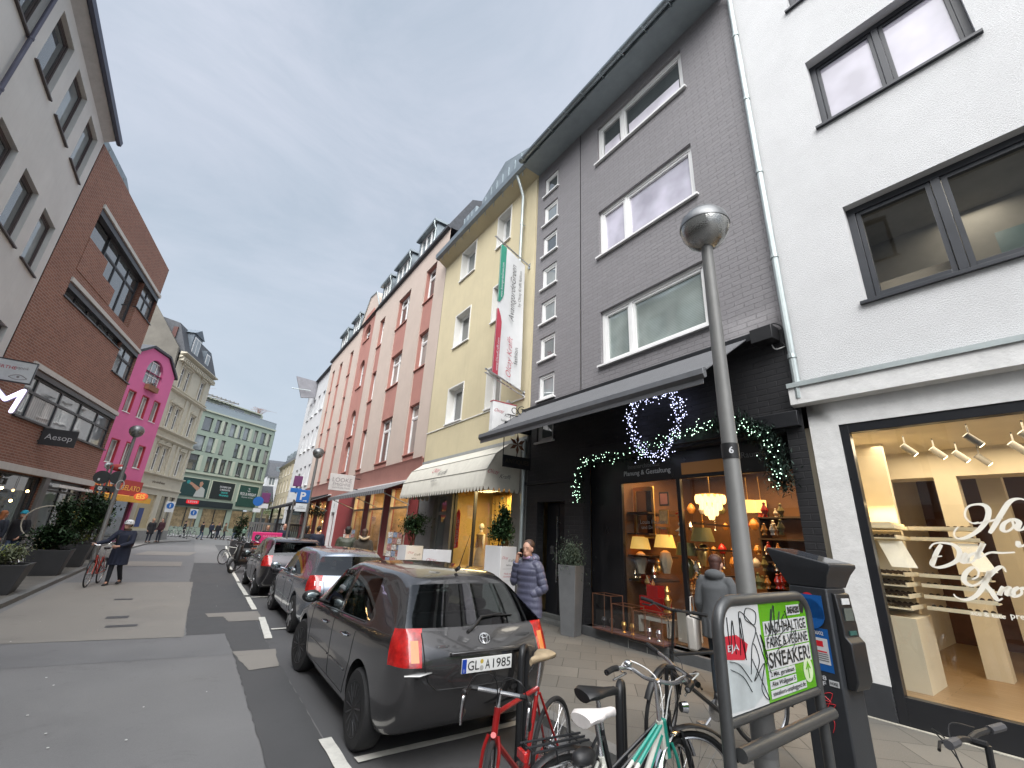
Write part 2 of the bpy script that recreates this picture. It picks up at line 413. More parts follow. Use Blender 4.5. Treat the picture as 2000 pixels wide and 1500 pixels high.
mark(.2, 52, -1.3, 51, .14); mark(-1.8, 49.6, -2.4, 47, .14)
# raised pavements with kerbs
m, nt, b_ = _nt('paving_slabs'); vec = objco(nt, (1, 1, 1), (0, 0, radians(45)))
br = nt.nodes.new('ShaderNodeTexBrick'); nt.links.new(vec, br.inputs[0]); br.offset = .5; br.inputs['Scale'].default_value = 1; br.inputs['Brick Width'].default_value = .50; br.inputs['Row Height'].default_value = .50; br.inputs['Mortar Size'].default_value = .006; br.inputs['Bias'].default_value = -.3
br.inputs['Color1'].default_value = (.115, .110, .098, 1); br.inputs['Color2'].default_value = (.175, .165, .145, 1); br.inputs['Mortar'].default_value = (.035, .034, .03, 1)
o_ = mix(nt, mul(nt, ramp(nt, noise(nt, .9, 6, .7, objco(nt)), .35, .7), .5), br.outputs[0], (.075, .073, .066)); o_ = mix(nt, mul(nt, ramp(nt, noise(nt, 90, 3, .8, objco(nt)), .4, .65), .3), o_, (.20, .19, .17)); nt.links.new(o_, b_.inputs['Base Color']); b_.inputs['Roughness'].default_value = .72
bn_ = nt.nodes.new('ShaderNodeBump'); bn_.invert = True; bn_.inputs['Strength'].default_value = .6; bn_.inputs['Distance'].default_value = .006; nt.links.new(br.outputs['Fac'], bn_.inputs['Height']); nt.links.new(bn_.outputs[0], b_.inputs['Normal'])
slabm = m
kerb = M('kerb_stone', (.15, .15, .145), .75, var=.2, vs=4, bump=.4, stain=.4)
def pavement(name, pts, z, m):
    b = MB(1); b.slab(pts, -.1, z); o = b.build(name, m, None, 0); o['kind'] = 'structure'
pavement('pavement', [(3.66, -30), (7.4, -30), (6.96, 2.6), (6.96, 60), (3.66, 46)], .09, slabm)
pavement('kerb', [(3.5, -30), (3.66, -30), (3.66, 46), (3.5, 46)], .095, kerb)
pavement('pavement', [(-6.4, -30), (-2.9, -30), (-2.9, 40), (-6.2, 46.5), (-9, 40), (-6.4, 20)], .09, slabm)
pavement('kerb', [(-2.9, -30), (-2.74, -30), (-2.74, 38), (-2.9, 38)], .10, kerb)
pavement('pavement', [(-6.2, 44), (-3.9, 40), (-2.9, 37.9), (-2.74, 38), (-2.4, 44), (-1.2, 48.5), (.1, 51.5), (.2, 53.5), (-.4, 55), (-3, 57), (-12, 58)], .088, asphalt('pavement_pale', (.17, .165, .16)))
pavement('pavement', [(-30, 62), (-8, 62), (1.5, 65), (9, 70), (12, 80), (-30, 90)], .08, asphalt('pavement_pale2', (.15, .15, .15)))
for i in range(26):
    x, y = random.uniform(-2.4, 1.2), random.uniform(3.5, 17); s = random.uniform(.006, .014)
    b = MB(1); b.ell((x, y, .012), (s, s * random.uniform(.6, 1.6), .003), 7, 4); o = b.build('gum_spot', M('gum', (.55, .55, .53), .8, var=0), None); tag(o, 'pale flattened gum spots and litter specks scattered on the grey road', 'litter', 'gum spots on the road')
# ================================================================ window helper
def window(root, a0, a1, z0, z1, o, fm, pm, k=K, sd=1, mull=(), trans=(), fw=.055, fd=.06, sash=True, sill=None, sillm=None, so=.05, name='window'):
    """o = outward position of the frame face; mull/trans as fractions"""
    b = MB(k, sd)
    def ring(x0, x1, y0, y1, w, oo, dd):
        b.box(x0, x0 + w, oo, oo - dd, y0, y1); b.box(x1 - w, x1, oo, oo - dd, y0, y1)
        b.box(x0 + w, x1 - w, oo, oo - dd, y0, y0 + w); b.box(x0 + w, x1 - w, oo, oo - dd, y1 - w, y1)
    ring(a0, a1, z0, z1, fw, o, fd)
    A = [a0 + fw / 2] + [a0 + (a1 - a0) * f for f in mull] + [a1 - fw / 2]; Z = [z0 + fw / 2] + [z0 + (z1 - z0) * f for f in trans] + [z1 - fw / 2]
    for x in A[1:-1]: b.box(x - fw / 2, x + fw / 2, o - .001, o - fd, z0 + fw, z1 - fw)
    for i in range(len(A) - 1):
        for z in Z[1:-1]: b.box(A[i] + fw / 2, A[i + 1] - fw / 2, o - .002, o - fd, z - fw / 2, z + fw / 2)
        if sash:
            for j in range(len(Z) - 1):
                ring(A[i] + fw / 2 + .004, A[i + 1] - fw / 2 - .004, Z[j] + fw / 2 + .004, Z[j + 1] - fw / 2 - .004, fw * .6, o - .018, fd * .6)
    f = b.build(name, fm, root, bevel=.004)
    p = MB(k, sd); p.face([(a0 + fw * .5, o - fd * .7, z0 + fw * .5), (a1 - fw * .5, o - fd * .7, z0 + fw * .5), (a1 - fw * .5, o - fd * .7, z1 - fw * .5), (a0 + fw * .5, o - fd * .7, z1 - fw * .5)])
    p.build('pane', pm, f, 0)
    if sill is not None:
        s = MB(k, sd); s.profile([(sill, z0 - .002), (sill, z0 - .045), (o - .02, z0 - .03), (o - .02, z0 + .012)], a0 - so, a1 + so)
        s.build('sill', sillm or fm, f, bevel=.003)
    return f
def part(root, name, mat, fn, k=K, sd=1, bevel=0, sm=35, **kw):
    b = MB(k, sd); fn(b); o = b.build(name, mat, root, sm, bevel)
    return o
def pick(*p): return random.choice(p)
def downpipe(root, a, z0, z1, o, mat=None, k=K, sd=1, r=.045, top=None, name='downpipe'):
    b = MB(k, sd); pts = [(a, o, z0), (a, o, z1)]
    if top: pts = pts + top
    b.tube(pts, r, 10)
    z = z0 + .6
    while z < z1: b.lathe([(r * 1.25, -.03), (r * 1.25, .03)], (a, o, z), 10); b.box(a - .015, a + .015, o, o - .12, z - .01, z + .01); z += 1.6
    return b.build(name, mat or zincp, root)

# ================================================================ GREY PAINTED BRICK HOUSE (right, centre)
GX = 6.2 * K
greyb = brick_mat('painted_brick_grey', (.192, .184, .192), (.214, .206, .214), (.162, .156, .162), bw=.33, bh=.095, mw=.010, rough=.72, bumpd=.012, paint=True, smear=.12)
blackb = brick_mat('painted_brick_black', (.016, .016, .018), (.02, .02, .022), (.013, .013, .015), bw=.33, bh=.095, mw=.010, rough=.55, bumpd=.012, paint=True, smear=.1)
gh = thing('grey_brick_house', 'dark grey painted brick house with white windows above a black shopfront and awning', 'house', (GX, 0, 0), pi / 2)
big = [(3.5, 5.95, 5.10, 6.35), (3.5, 5.95, 7.76, 9.02), (3.5, 5.95, 10.50, 11.66)]
rows = [3.77 + 1.03 * i for i in range(8)]
small = [(7.46, 8.05, z, z + .63) for z in rows]
L, R_ = 2.40, 8.37
def _g(b):
    b.wall(L, 6.53, 4.62, 12.02, big, 0, .13); b.wall(6.57, R_, 4.62, 12.02, [s for s in small if s[2] > 4.7], 0, .09)
    b.box(6.53, 6.57, -.05, -.02, 4.62, 12.02)
    b.face([(L, 0, 4.62), (L, -7, 4.62), (L, -7, 12.02), (L, 0, 12.02)])
part(gh, 'wall', greyb, _g)
def _g2(b):
    b.wall(L, R_, 0, 4.618, [(2.62, 6.5, .23, 3.16), (7.05, 7.97, .0, 2.42), (7.46, 8.05, rows[0], rows[0] + .63)], .0, .2)
    b.box(L + .02, R_ - .02, -6.9, -6.7, 0, 12); b.box(L + .01, R_ - .01, -6.7, -.5, 4.6, 4.75)
part(gh, 'ground_floor_wall', blackb, _g2)
part(gh, 'ledge', blackm, lambda b: (b.box(6.46, R_ + .0, .0, .07, 2.80, 2.87), b.box(L + .02, 6.46, .0, .10, 3.20, 3.40)), bevel=.006)
for i, h in enumerate(big):
    f = window(gh, *h, -.07, whitef, [P_blind, P_lav, P_dark][i], mull=(.685,), fw=.075, fd=.09, sill=.07, so=.06)
    if i == 2:
        part(f, 'privacy_film', pane_mat('film', (.62, .60, .66), 1.5), lambda b: (b.box(h[0] + .17, h[1] - .92, -.1295, -.128, h[2] + .13, h[2] + .55), b.box(h[1] - .63, h[1] - .15, -.1295, -.128, h[2] + .13, h[2] + .55)), sm=0)
for i, h in enumerate(small): window(gh, *h, -.035, whitef, P_mid if i in (3, 6) else pick(P_dark, P_mid), fw=.06, fd=.06, sill=.06, so=.05)
def _e(b):
    b.profile([(0, 12.0), (.62, 12.03), (.62, 12.14), (0, 12.14)], L - .05, R_ - .03)
part(gh, 'soffit', M('soffit', (.24, .28, .30), .6, var=.1), _e)
def _gut(b):
    pts = [(.62 + .085 + .085 * cos(t), 12.15 + .085 * sin(t)) for t in [pi + pi * i / 8 for i in range(9)]]
    pts += [(.62 + .085 + .07 * cos(t), 12.15 + .07 * sin(t)) for t in [2 * pi - pi * i / 8 for i in range(9)]]
    b.profile(pts, L - .1, R_ - .02)
    a = L + .2
    while a < R_: b.box(a, a + .025, .62, .80, 12.055, 12.07); b.box(a, a + .025, .600, .628, 11.98, 12.07); a += .62
part(gh, 'gutter', zinc, _gut)
part(gh, 'roof', slate, lambda b: b.profile([(.66, 12.16), (-3.6, 15.6), (-6.95, 12.3), (-6.95, 12.1), (.0, 12.1)], L - .02, R_ - .02))
downpipe(gh, 2.37, 3.55, 11.6, .07, top=[(2.42, .12, 11.85), (2.6, .55, 12.02), (2.62, .68, 12.08)])
# front door
def _d(b):
    b.box(7.05, 7.97, -.36, -.30, .14, 2.42); b.box(7.10, 7.52, -.30, -.285, .16, 2.38); b.box(7.56, 7.92, -.30, -.285, .16, 2.38)
dr = part(gh, 'door', M('door_black', (.012, .013, .017), .35, var=.1), _d, bevel=.004)
part(dr, 'handle', steel, lambda b: (b.tube([(7.5, -.19, .82), (7.5, -.19, 2.12)], .012), b.tube([(7.5, -.19, .95), (7.5, -.29, .95)], .01), b.tube([(7.5, -.19, 2.0), (7.5, -.29, 2.0)], .01)))
part(dr, 'letter_slot', steel, lambda b: (b.box(7.72, 7.83, -.285, -.278, 1.35, 1.52), b.box(7.16, 7.26, -.285, -.278, 1.42, 1.5), b.box(7.14, 7.26, -.285, -.279, 1.86, 1.89)))
part(gh, 'doorstep', M('step_stone', (.13, .135, .13), .7, bump=.3), lambda b: (b.box(7.03, 7.99, -.30, .03, .04, .14), b.box(7.05, 7.97, -.34, -.16, .14, .21)), bevel=.006)
# shopfront: plinth, posts, transom, panes
SF = -.22
def _pl(b): b.profile([(-2.6, .10), (-.02, .10), (-.02, .03), (.05, .03), (.05, .225), (-.02, .23), (-2.6, .23)], 2.62, 6.5)
part(gh, 'plinth', M('plinth_grey', (.10, .105, .11), .6, var=.2, stain=.4), _pl, bevel=.006)
part(gh, 'vent_frame', M('aluminium', (.4, .41, .4), .4, .8), lambda b: [b.tube([(5.05, .055, .05), (5.05, .055, .20), (5.42, .055, .20), (5.42, .055, .05)], .008, 6)])
def _sp(b):
    b.box(2.62, 6.5, SF - .06, SF, 2.70, 3.16)
    for a in (2.62, 4.45, 5.70): b.box(a, a + .07, SF - .06, SF + .002, .23, 2.70)
    b.box(5.77, 6.5, SF - .04, SF, .23, 2.7); b.box(2.69, 4.45, SF - .05, SF - .002, .23, .29)
part(gh, 'shopfront_frame', M('shopfront_black', (.010, .010, .012), .3, var=.1), _sp, bevel=.004)
part(gh, 'transom_window', glow('transom_lit', (.22, .10, .03), .10), lambda b: b.box(3.62, 4.4, SF + .001, SF + .004, 2.76, 2.95), sm=0)
part(gh, 'shop_window', G_shop, lambda b: (b.face([(4.52, SF - .03, .23), (5.70, SF - .03, .23), (5.70, SF - .03, 2.70), (4.52, SF - .03, 2.70)])), sm=0)
part(gh, 'shop_window', G_shop, lambda b: (b.face([(2.69, SF - .03, .29), (4.45, SF - .03, .29), (4.45, SF - .03, 2.70), (2.69, SF - .03, 2.70)])), sm=0)
tw = M('lettering_white', (.55, .56, .58), .6, var=0); tg = M('lettering_grey', (.16, .165, .17), .6, var=0)
def rt(s, a, z, o, w, mat, root, k=K, **kw): return text(s, (a * k, o * k, z * k), (-1, 0, 0), (0, 0, 1), mat, root, w=w * k, **kw)
rt('Innenarchitektur', 5.17, 2.99, SF, .72, tg, gh, bold=.008); rt('Planung & Gestaltung', 5.12, 2.86, SF, 1.02, tw, gh, bold=.01); rt('Raumkonzepte', 3.02, 2.95, SF, .72, tg, gh, bold=.01)
rt('Louis Poulsen', 5.05, 2.02, SF - .03, .55, tg, gh, bold=.008); rt('und Dr. Weiss', 5.05, 1.93, SF - .03, .5, tg, gh, bold=.008)
# awning
def _aw(b):
    x0, x1 = 2.93, 8.42
    b.profile([(.12, 4.60), (1.30, 3.80), (1.30, 3.785), (.12, 4.585)], 2.88, x1)
fab = M('awning_grey_fabric', (.115, .118, .125), .85, var=.08, bump=.3, bs=200)
aw = thing('shop_awning', 'grey fabric awning pulled out over the black gift shop', 'awning', (GX, 0, 0), pi / 2)
part(aw, 'canopy', fab, _aw, sm=0)
part(aw, 'front_bar', M('awning_bar', (.16, .165, .175), .35, .4), lambda b: (b.profile([(1.29, 3.83), (1.36, 3.80), (1.37, 3.72), (1.33, 3.67), (1.28, 3.70)], 2.90, 8.45), b.box(2.93, 8.42, 1.315, 1.325, 3.60, 3.68)), bevel=.003)
part(aw, 'cassette', blackm, lambda b: b.box(2.80, 8.45, .02, .20, 4.50, 4.62), bevel=.01)
for a in (3.4, 7.9):
    part(aw, 'folding_arm', blackm, lambda b: (b.tube([(a, .15, 4.45), (a + (.45 if a < 5 else -.45), .72, 4.1)], .025), b.tube([(a + (.45 if a < 5 else -.45), .72, 4.1), (a, 1.28, 3.75)], .022)))
def _mo(b):
    b.box(2.50, 2.80, .02, .24, 4.43, 4.64); b.tube(crom([(2.62, .06, 4.64), (2.55, .05, 4.72), (2.44, .05, 4.62), (2.47, .04, 4.40), (2.40, .03, 4.30)]), .012, 6)
part(aw, 'motor_box', black, _mo, bevel=.02)
part(aw, 'cable', whitef, lambda b: b.tube(crom([(2.62, .02, 4.42), (2.56, .03, 4.33), (2.36, .03, 4.36)]), .008, 6))
# light wreath and garland
wr = thing('light_wreath', 'ring of cold white fairy lights hanging above the gift shop window', 'wreath', (6.72, 5.12, 4.07), pi / 2)
def _wt(b):
    for i in range(420):
        t = random.uniform(0, 2 * pi); rr = .56 + random.gauss(0, .075) + .05 * sin(3 * t); b.ell((rr * cos(t), random.uniform(-.08, .1), rr * sin(t) - (.14 * random.random() if sin(t) < -.3 else 0)), .0085, 4, 3)
part(wr, 'fairy_lights', glow('cold_led', (.62, .66, 1.0), 2.2), _wt, k=1, sm=0)['kind'] = 'stuff'
def _wg(b):
    for j in range(70):
        t0 = random.uniform(0, 2 * pi); pts = []
        for i in range(5): t = t0 + i * .12; rr = .56 + random.gauss(0, .06); pts.append((rr * cos(t), random.uniform(-.06, .08), rr * sin(t)))
        b.tube(pts, .004, 4)
part(wr, 'wire_ring', black, _wg, k=1, sm=0)
def needles(b, path, rad, n, L_=.09, w=.012):
    for i in range(n):
        c = random.choice(path); c = V3(c) + V3((random.gauss(0, rad), random.gauss(0, rad), random.gauss(0, rad)))
        d = V3((random.gauss(0, 1), random.gauss(0, 1), random.gauss(0, 1))).normalized() * L_; u, w_ = frame_of(d)
        b.face([c, c + d * .5 + u * w, c + d, c + d * .5 - u * w])
gpath = [(2.72, .1, 2.45), (2.75, .12, 2.8), (2.85, .12, 3.1), (3.1, .12, 3.3), (3.5, .13, 3.38), (4.2, .12, 3.30), (4.9, .12, 3.16), (5.6, .12, 3.12), (6.2, .12, 3.12), (6.48, .12, 2.95), (6.5, .11, 2.6), (6.48, .1, 2.4)]
gp = [tuple(x * K for x in p) for p in crom(gpath, 14)]
gl = thing('fir_garland', 'fir garland with small white lights arched over the gift shop window', 'garland', (GX, 0, 0), pi / 2)
part(gl, 'fir_twigs', M('fir_green', (.010, .026, .018), .7, var=.5, vs=8), lambda b: (needles(b, gp, .045, 2400), needles(b, gp[:56], .075, 2600, .10)), k=1, sm=0)
def _fl(b):
    for i in range(230):
        c = V3(random.choice(gp)) + V3((random.gauss(0, .07), .06 + random.random() * .06, random.gauss(0, .06))); b.ell(c, .008, 4, 3)
part(gl, 'fairy_lights', glow('warm_green_led', (.62, 1.0, .72), 2.2), _fl, k=1, sm=0)['kind'] = 'stuff'

# ================================================================ gift shop interior (things stand in a real room behind the panes)
room = M('shop_wall_brown', (.13, .06, .022), .7, var=.25); shelf_m = M('shelf_dark', (.025, .014, .008), .5, var=.2)
gi = thing('shop_interior', 'dark warm-lit showroom behind the gift shop panes', 'shop interior', (GX, 0, 0), pi / 2)
part(gi, 'back_wall', room, lambda b: (b.box(2.62, 6.5, -2.7, -2.62, .2, 3.2), b.box(2.60, 2.64, -2.65, -.3, .2, 3.2), b.box(5.86, 5.9, -2.65, -.3, .2, 3.2)))
part(gi, 'ceiling', M('ceiling_brown', (.12, .07, .035), .8), lambda b: b.box(2.62, 6.5, -2.7, -.26, 3.05, 3.15)); part(gi, 'floor', M('shop_floor_wood', (.16, .085, .04), .4, var=.3), lambda b: b.box(2.63, 6.49, -2.68, -.27, .232, .25))
def _sh(b):
    for z in (1.05, 1.45, 1.83, 2.2): b.box(2.66, 4.3, -2.6, -2.2, z, z + .03); b.box(5.35, 5.84, -1.3, -.5, z - .02, z + .01)
    for a in (2.66, 3.4, 4.25): b.box(a, a + .03, -2.6, -2.22, .26, 2.5)
    b.box(4.35, 4.41, -1.5, -.4, 1.2, 1.23); b.box(4.35, 4.41, -1.5, -.4, 1.6, 1.63); b.box(4.35, 4.41, -1.5, -.4, 2.0, 2.03)
part(gi, 'shelf', shelf_m, _sh)
for a in (3.1, 3.9, 4.9, 5.5): part(gi, 'ceiling_spotlight', glow('spot_warm', (1, .68, .32), 14), lambda b: b.ell((a, -1.0, 2.98), .035, 8, 6))
gold = M('gold', (.75, .48, .16), .3, 1, var=.2); red = M('red_gloss', (.45, .015, .012), .25, var=.1, coat=.4); crm = M('cream_ceramic', (.62, .55, .42), .35, var=.1); olive = M('olive_shade', (.16, .15, .05), .7, var=.1); grn = M('green_shade', (.04, .07, .05), .7, var=.1)
litshade = glow('lit_shade', (1.0, .60, .16), .9)
def W(px, py, x):                      # local (a,o,z) in metres inside gh frame
    p = on_x(px, py, x); return (p.y, GX - x, p.z)
def item(name, label, cat, px, py, x, group=None):
    p = on_x(px, py, x); return thing(name, label, cat, p, pi / 2, group)
def table_lamp(px, py, label, sh, body, s=1.0, kind=0):
    r = item('table_lamp', label, 'table lamp', px, py, 7.75, 'table lamps in the gift shop window')
    prof = [[(0, 0), (.07, 0), (.11, .10), (.13, .22), (.10, .32), (.04, .37), (0, .37)], [(0, 0), (.07, 0), (.08, .06), (.13, .22), (.09, .38), (.03, .42), (0, .42)]][kind]
    part(r, 'base', body, lambda b: b.lathe([(q[0] * s, q[1] * s) for q in prof], n=8 if kind else 20), k=1)
    part(r, 'lamp_shade', sh, lambda b: b.lathe([(.21 * s, (.42 + .05 * kind) * s), (.155 * s, (.66 + .05 * kind) * s), (.15 * s, (.66 + .05 * kind) * s), (.205 * s, (.42 + .05 * kind) * s)], n=24), k=1)
shY = glow('shade_yellow', (.85, .52, .13), .32)
table_lamp(1225, 1122, 'table lamp with green glazed jar base and dark shade, left in the gift shop window', grn, M('green_glaze', (.03, .06, .045), .15, var=.4, vs=20), .95)
table_lamp(1253, 1120, 'table lamp with carved cream base and yellow shade, beside the green jar lamp', shY, crm, 1.0, 1)
table_lamp(1302, 1120, 'table lamp with carved cream base and yellow shade, against the black window post', shY, crm, 1.0, 1)
table_lamp(1345, 1130, 'table lamp with olive metallic shade just right of the black window post', olive, M('olive_glaze', (.09, .085, .03), .2), .95)
table_lamp(1377, 1106, 'table lamp with olive shade and slim glass base behind the grey coated person', olive, gold, 1.0)
def small_item(name, label, cat, px, py, x, fn, mat, group=None):
    r = item(name, label, cat, px, py, x, group); o = MB(1); fn(o); me = o.build(name, mat, None); me.location = r.location; me.rotation_euler = r.rotation_euler
    tag(me, label, cat, group); bpy.data.objects.remove(r); return me
small_item('display_pedestal', 'white pedestal carrying the green jar lamp', 'pedestal', 1222, 1222, 7.75, lambda b: b.box(-.26, .2, -.2, .2, 0, .74), M('pedestal_white', (.55, .52, .46), .6))
small_item('display_pedestal', 'low cream pedestal right of the black window post', 'pedestal', 1350, 1262, 7.6, lambda b: b.box(-.14, .14, -.15, .15, 0, .55), MATS['pedestal_white'])
small_item('gift_box', 'large red gift case standing on the window table', 'gift box', 1280, 1195, 7.5, lambda b: (b.box(-.28, .26, -.12, .12, 0, .26), b.box(-.16, .1, -.1, .1, .262, .46)), red)
small_item('display_table', 'low white table under the red gift case', 'table', 1285, 1238, 7.5, lambda b: (b.box(-.35, .32, -.14, .14, .22, .27), b.box(-.35, -.31, -.14, .14, 0, .22), b.box(.28, .32, -.14, .14, 0, .22)), MATS['pedestal_white'])
small_item('glass_dome', 'tall glass dome with a gold clock inside next to the red case', 'glass dome', 1306, 1196, 7.3, lambda b: b.lathe([(0, 0), (.09, 0), (.085, .03), (.03, .05), (.05, .14), (.07, .2), (.03, .28), (.06, .34), (.02, .42), (0, .43)], n=14), gold)
small_item('clay_figure', 'small red seated figure ornament above the red case', 'figurine', 1287, 1120, 7.6, lambda b: (b.ell((0, 0, .08), (.06, .05, .08)), b.ell((0, 0, .2), .045), b.cap((.03, 0, .05), (.1, .06, .02), .02)), gold)
fig_cols = [M('fig_white', (.6, .58, .55), .4), red, M('fig_black', (.03, .03, .035), .3), M('fig_pink', (.55, .25, .22), .4)]
def figurine(px, py, x, m, label):
    s = random.uniform(.85, 1.1)
    small_item('figurine', label, 'figurine', px, py, x, lambda b: (b.ell((0, 0, .075 * s), (.05 * s, .04 * s, .075 * s)), b.ell((0, 0, .18 * s), .042 * s, 10, 7), b.cap((.03, 0, .1 * s), (.09, .02, .07 * s), .014), b.cap((-.03, 0, .1 * s), (-.09, .02, .14 * s), .014), b.cap((.02, 0, .03), (.03, .02, 0), .02), b.cap((-.02, 0, .03), (-.03, .02, 0), .02)), m, 'figurines on the dark shelves')
figurine(1212, 972, 7.6, fig_cols[2], 'black and white ornament on the top left shelf of the gift shop'); figurine(1213, 1002, 7.6, fig_cols[3], 'pale pink figurine on the middle left shelf'); figurine(1214, 1038, 7.6, red, 'red figurine on the lower left shelf')
figurine(1330, 1010, 7.6, red, 'red figurine just right of the black window post'); figurine(1331, 1045, 7.6, fig_cols[0], 'white figurine below the red one by the post')
gvm = [red, gold, M('silver_ball', (.7, .68, .62), .12, 1), olive, M('amber', (.5, .22, .05), .2), fig_cols[0]]
for r_, (py, x) in enumerate(((1036, 8.9), (1004, 8.9), (1083, 8.9), (1110, 8.9))):
    for i in range(7):
        px = 1352 + i * 21 + random.uniform(-4, 4)
        if abs(px - 1440) < 1: continue
        kind = random.choice(('vase', 'bauble', 'candlestick')); mm = random.choice(gvm); s = random.uniform(.8, 1.25)
        prof = {'vase': [(0, 0), (.05, 0), (.085, .08), (.06, .16), (.03, .2), (.045, .23), (0, .23)], 'bauble': [(0, 0), (.04, .01), (.075, .07), (.075, .1), (.04, .16), (.012, .18), (0, .19)], 'candlestick': [(0, 0), (.05, 0), (.02, .03), (.015, .14), (.03, .16), (.012, .17), (.012, .27), (0, .28)]}[kind]
        small_item(kind, 'assorted red, gold and silver vases and candlesticks crowded on the back shelves', 'ornament', px, py, x, lambda b: b.lathe([(q[0] * s, q[1] * s) for q in prof], n=12), mm, 'ornaments on the back shelves')
for i in range(84):
    px, py = random.choice([(random.uniform(1215, 1300), random.choice((1128, 1150, 1190, 1215))), (random.uniform(1342, 1375), random.choice((1120, 1160, 1200, 1235))), (random.uniform(1470, 1530), random.choice((1010, 1045, 1083, 1115, 1150))), (random.uniform(1350, 1440), random.choice((1140, 1165)))])
    s = random.uniform(.5, .95); small_item('trinket', 'small gold, red and glass trinkets filling the gift shop display', 'ornament', px, py, random.uniform(7.5, 8.2), lambda b: b.lathe([(0, 0), (.05 * s, 0), (.03 * s, .05 * s), (.07 * s, .12 * s), (.02 * s, .22 * s), (.03 * s, .25 * s), (0, .27 * s)], n=10), random.choice(gvm), 'trinkets in the gift shop display')
mir = item('gold_mirror', 'tall gilt-framed mirror leaning in the gift shop', 'mirror', 1262, 1050, 7.75)
part(mir, 'frame', gold, lambda b: (b.box(-.27, -.21, 0, .04, 0, 1.02), b.box(.21, .27, 0, .04, 0, 1.02), b.box(-.21, .21, 0, .04, .94, 1.02), b.box(-.21, .21, 0, .04, 0, .05)), k=1, bevel=.01)
part(mir, 'mirror_glass', M('mirror_glass', (.35, .3, .22), .08, 1), lambda b: b.box(-.21, .21, .005, .015, .05, .94), k=1)
for i, (px, py) in enumerate(((1297, 975), (1297, 1010), (1298, 1045))):
    q = item('framed_picture', 'small framed picture, %s of the column beside the gilt mirror' % ('topmost', 'middle one', 'lowest')[i], 'picture', px, py, 7.7)
    part(q, 'frame', gold if i else blackm, lambda b: b.box(-.11, .11, -.01, .01, -.13, .14), k=1); part(q, 'picture', [fig_cols[3], M('paper_warm', (.55, .4, .22), .7, var=.3, vs=20), M('print_red', (.35, .12, .06), .7, var=.5, vs=25)][i], lambda b: b.box(-.085, .085, .011, .013, -.10, .11), k=1)
ch = item('chandelier', 'lit chandelier of overlapping glass petals hanging in the gift shop', 'chandelier', 1387, 975, 7.6)
pet = glow('chandelier_petal', (1.0, .62, .22), 1.5)
def _pt(b):
    for ti, (n, r, z) in enumerate(((14, .23, 0), (11, .16, -.11), (8, .09, -.21), (3, .03, -.28))):
        for i in range(n):
            t = 2 * pi * i / n + ti * .3; b.ell((r * cos(t), r * sin(t), z), (.035, .035, .085), 8, 6)
part(ch, 'glass_petals', pet, _pt, k=1); part(ch, 'stem', gold, lambda b: (b.tube([(0, 0, .05), (0, 0, .42)], .008), b.lathe([(0, .06), (.25, .07), (.25, .085), (0, .1)])), k=1)
for i, px in enumerate((1462, 1487)):
    q = item('pendant_lamp', 'lit %s cylindrical shade glowing right of the lamp post' % ('wide', 'narrow')[i], 'lamp', px, 989, 7.9); part(q, 'lamp_shade', litshade, lambda b: b.lathe([(.13 - .05 * i, -.1), (.13 - .05 * i, .1)], n=20), k=1); part(q, 'stem', gold, lambda b: b.tube([(0, 0, .1), (0, 0, .5)], .006), k=1)
for i in range(3):
    px, py = ((1182, 1262), (1232, 1280), (1277, 1294))[i]
    y_ = (6.62, 6.12, 5.55)[i]
    q = thing('display_case', 'copper-edged glass display case on the sill, %s of three' % ('leftmost and tallest', 'middle one', 'rightmost')[i], 'display case', (GX - .02 + .02, y_, .27), pi / 2)
    h = (.62, .50, .46)[i]; w = (.24, .24, .30)[i]
    def _fr(b):
        for sx in (-1, 1):
            for sy in (-1, 1): b.tube([(sx * w, sy * .16, 0), (sx * w, sy * .16, h)], .008, 5)
        for z in (.02, h): b.tube([(-w, -.16, z), (w, -.16, z), (w, .16, z), (-w, .16, z)], .008, 5, closed=True)
    cop = M('copper', (.32, .16, .10), .4, .8); part(q, 'frame', cop, _fr, k=1); part(q, 'base', M('velvet', (.10, .05, .05), .8), lambda b: b.box(-w, w, -.16, .16, 0, .035), k=1)
    part(q, 'case_glass', G_case, lambda b: b.wall(-w, w, .03, h - .01, [], .158) and b.face([(w, .15, .03), (w, -.15, .03), (w, -.15, h), (w, .15, h)]), k=1, sm=0)
    for j in range(2):
        part(q, 'ornament', [fig_cols[2], gold, chrome][i], lambda b: b.lathe([(0, .036), (.045, .036), (.02, .06), (.035, .12), (.05, .16), (.035, .21), (0, .22)], (-.1 + .2 * j, 0, 0), 12), k=1)
def area(loc, rot, size, e, col, sy=None):
    l = bpy.data.lights.new('shop_light', 'AREA'); l.energy = e; l.color = col; l.size = size; l.shape = 'RECTANGLE'; l.size_y = sy or size
    o = bpy.data.objects.new('shop_light', l); COL.objects.link(o); o.location = loc; o.rotation_euler = rot; return o
area((8.3, 4.6, 3.36), (0, 0, 0), 1.4, 64, (1, .62, .28), 2.6); area((7.75, 5.8, 3.36), (0, 0, 0), .6, 12, (1, .62, .28))
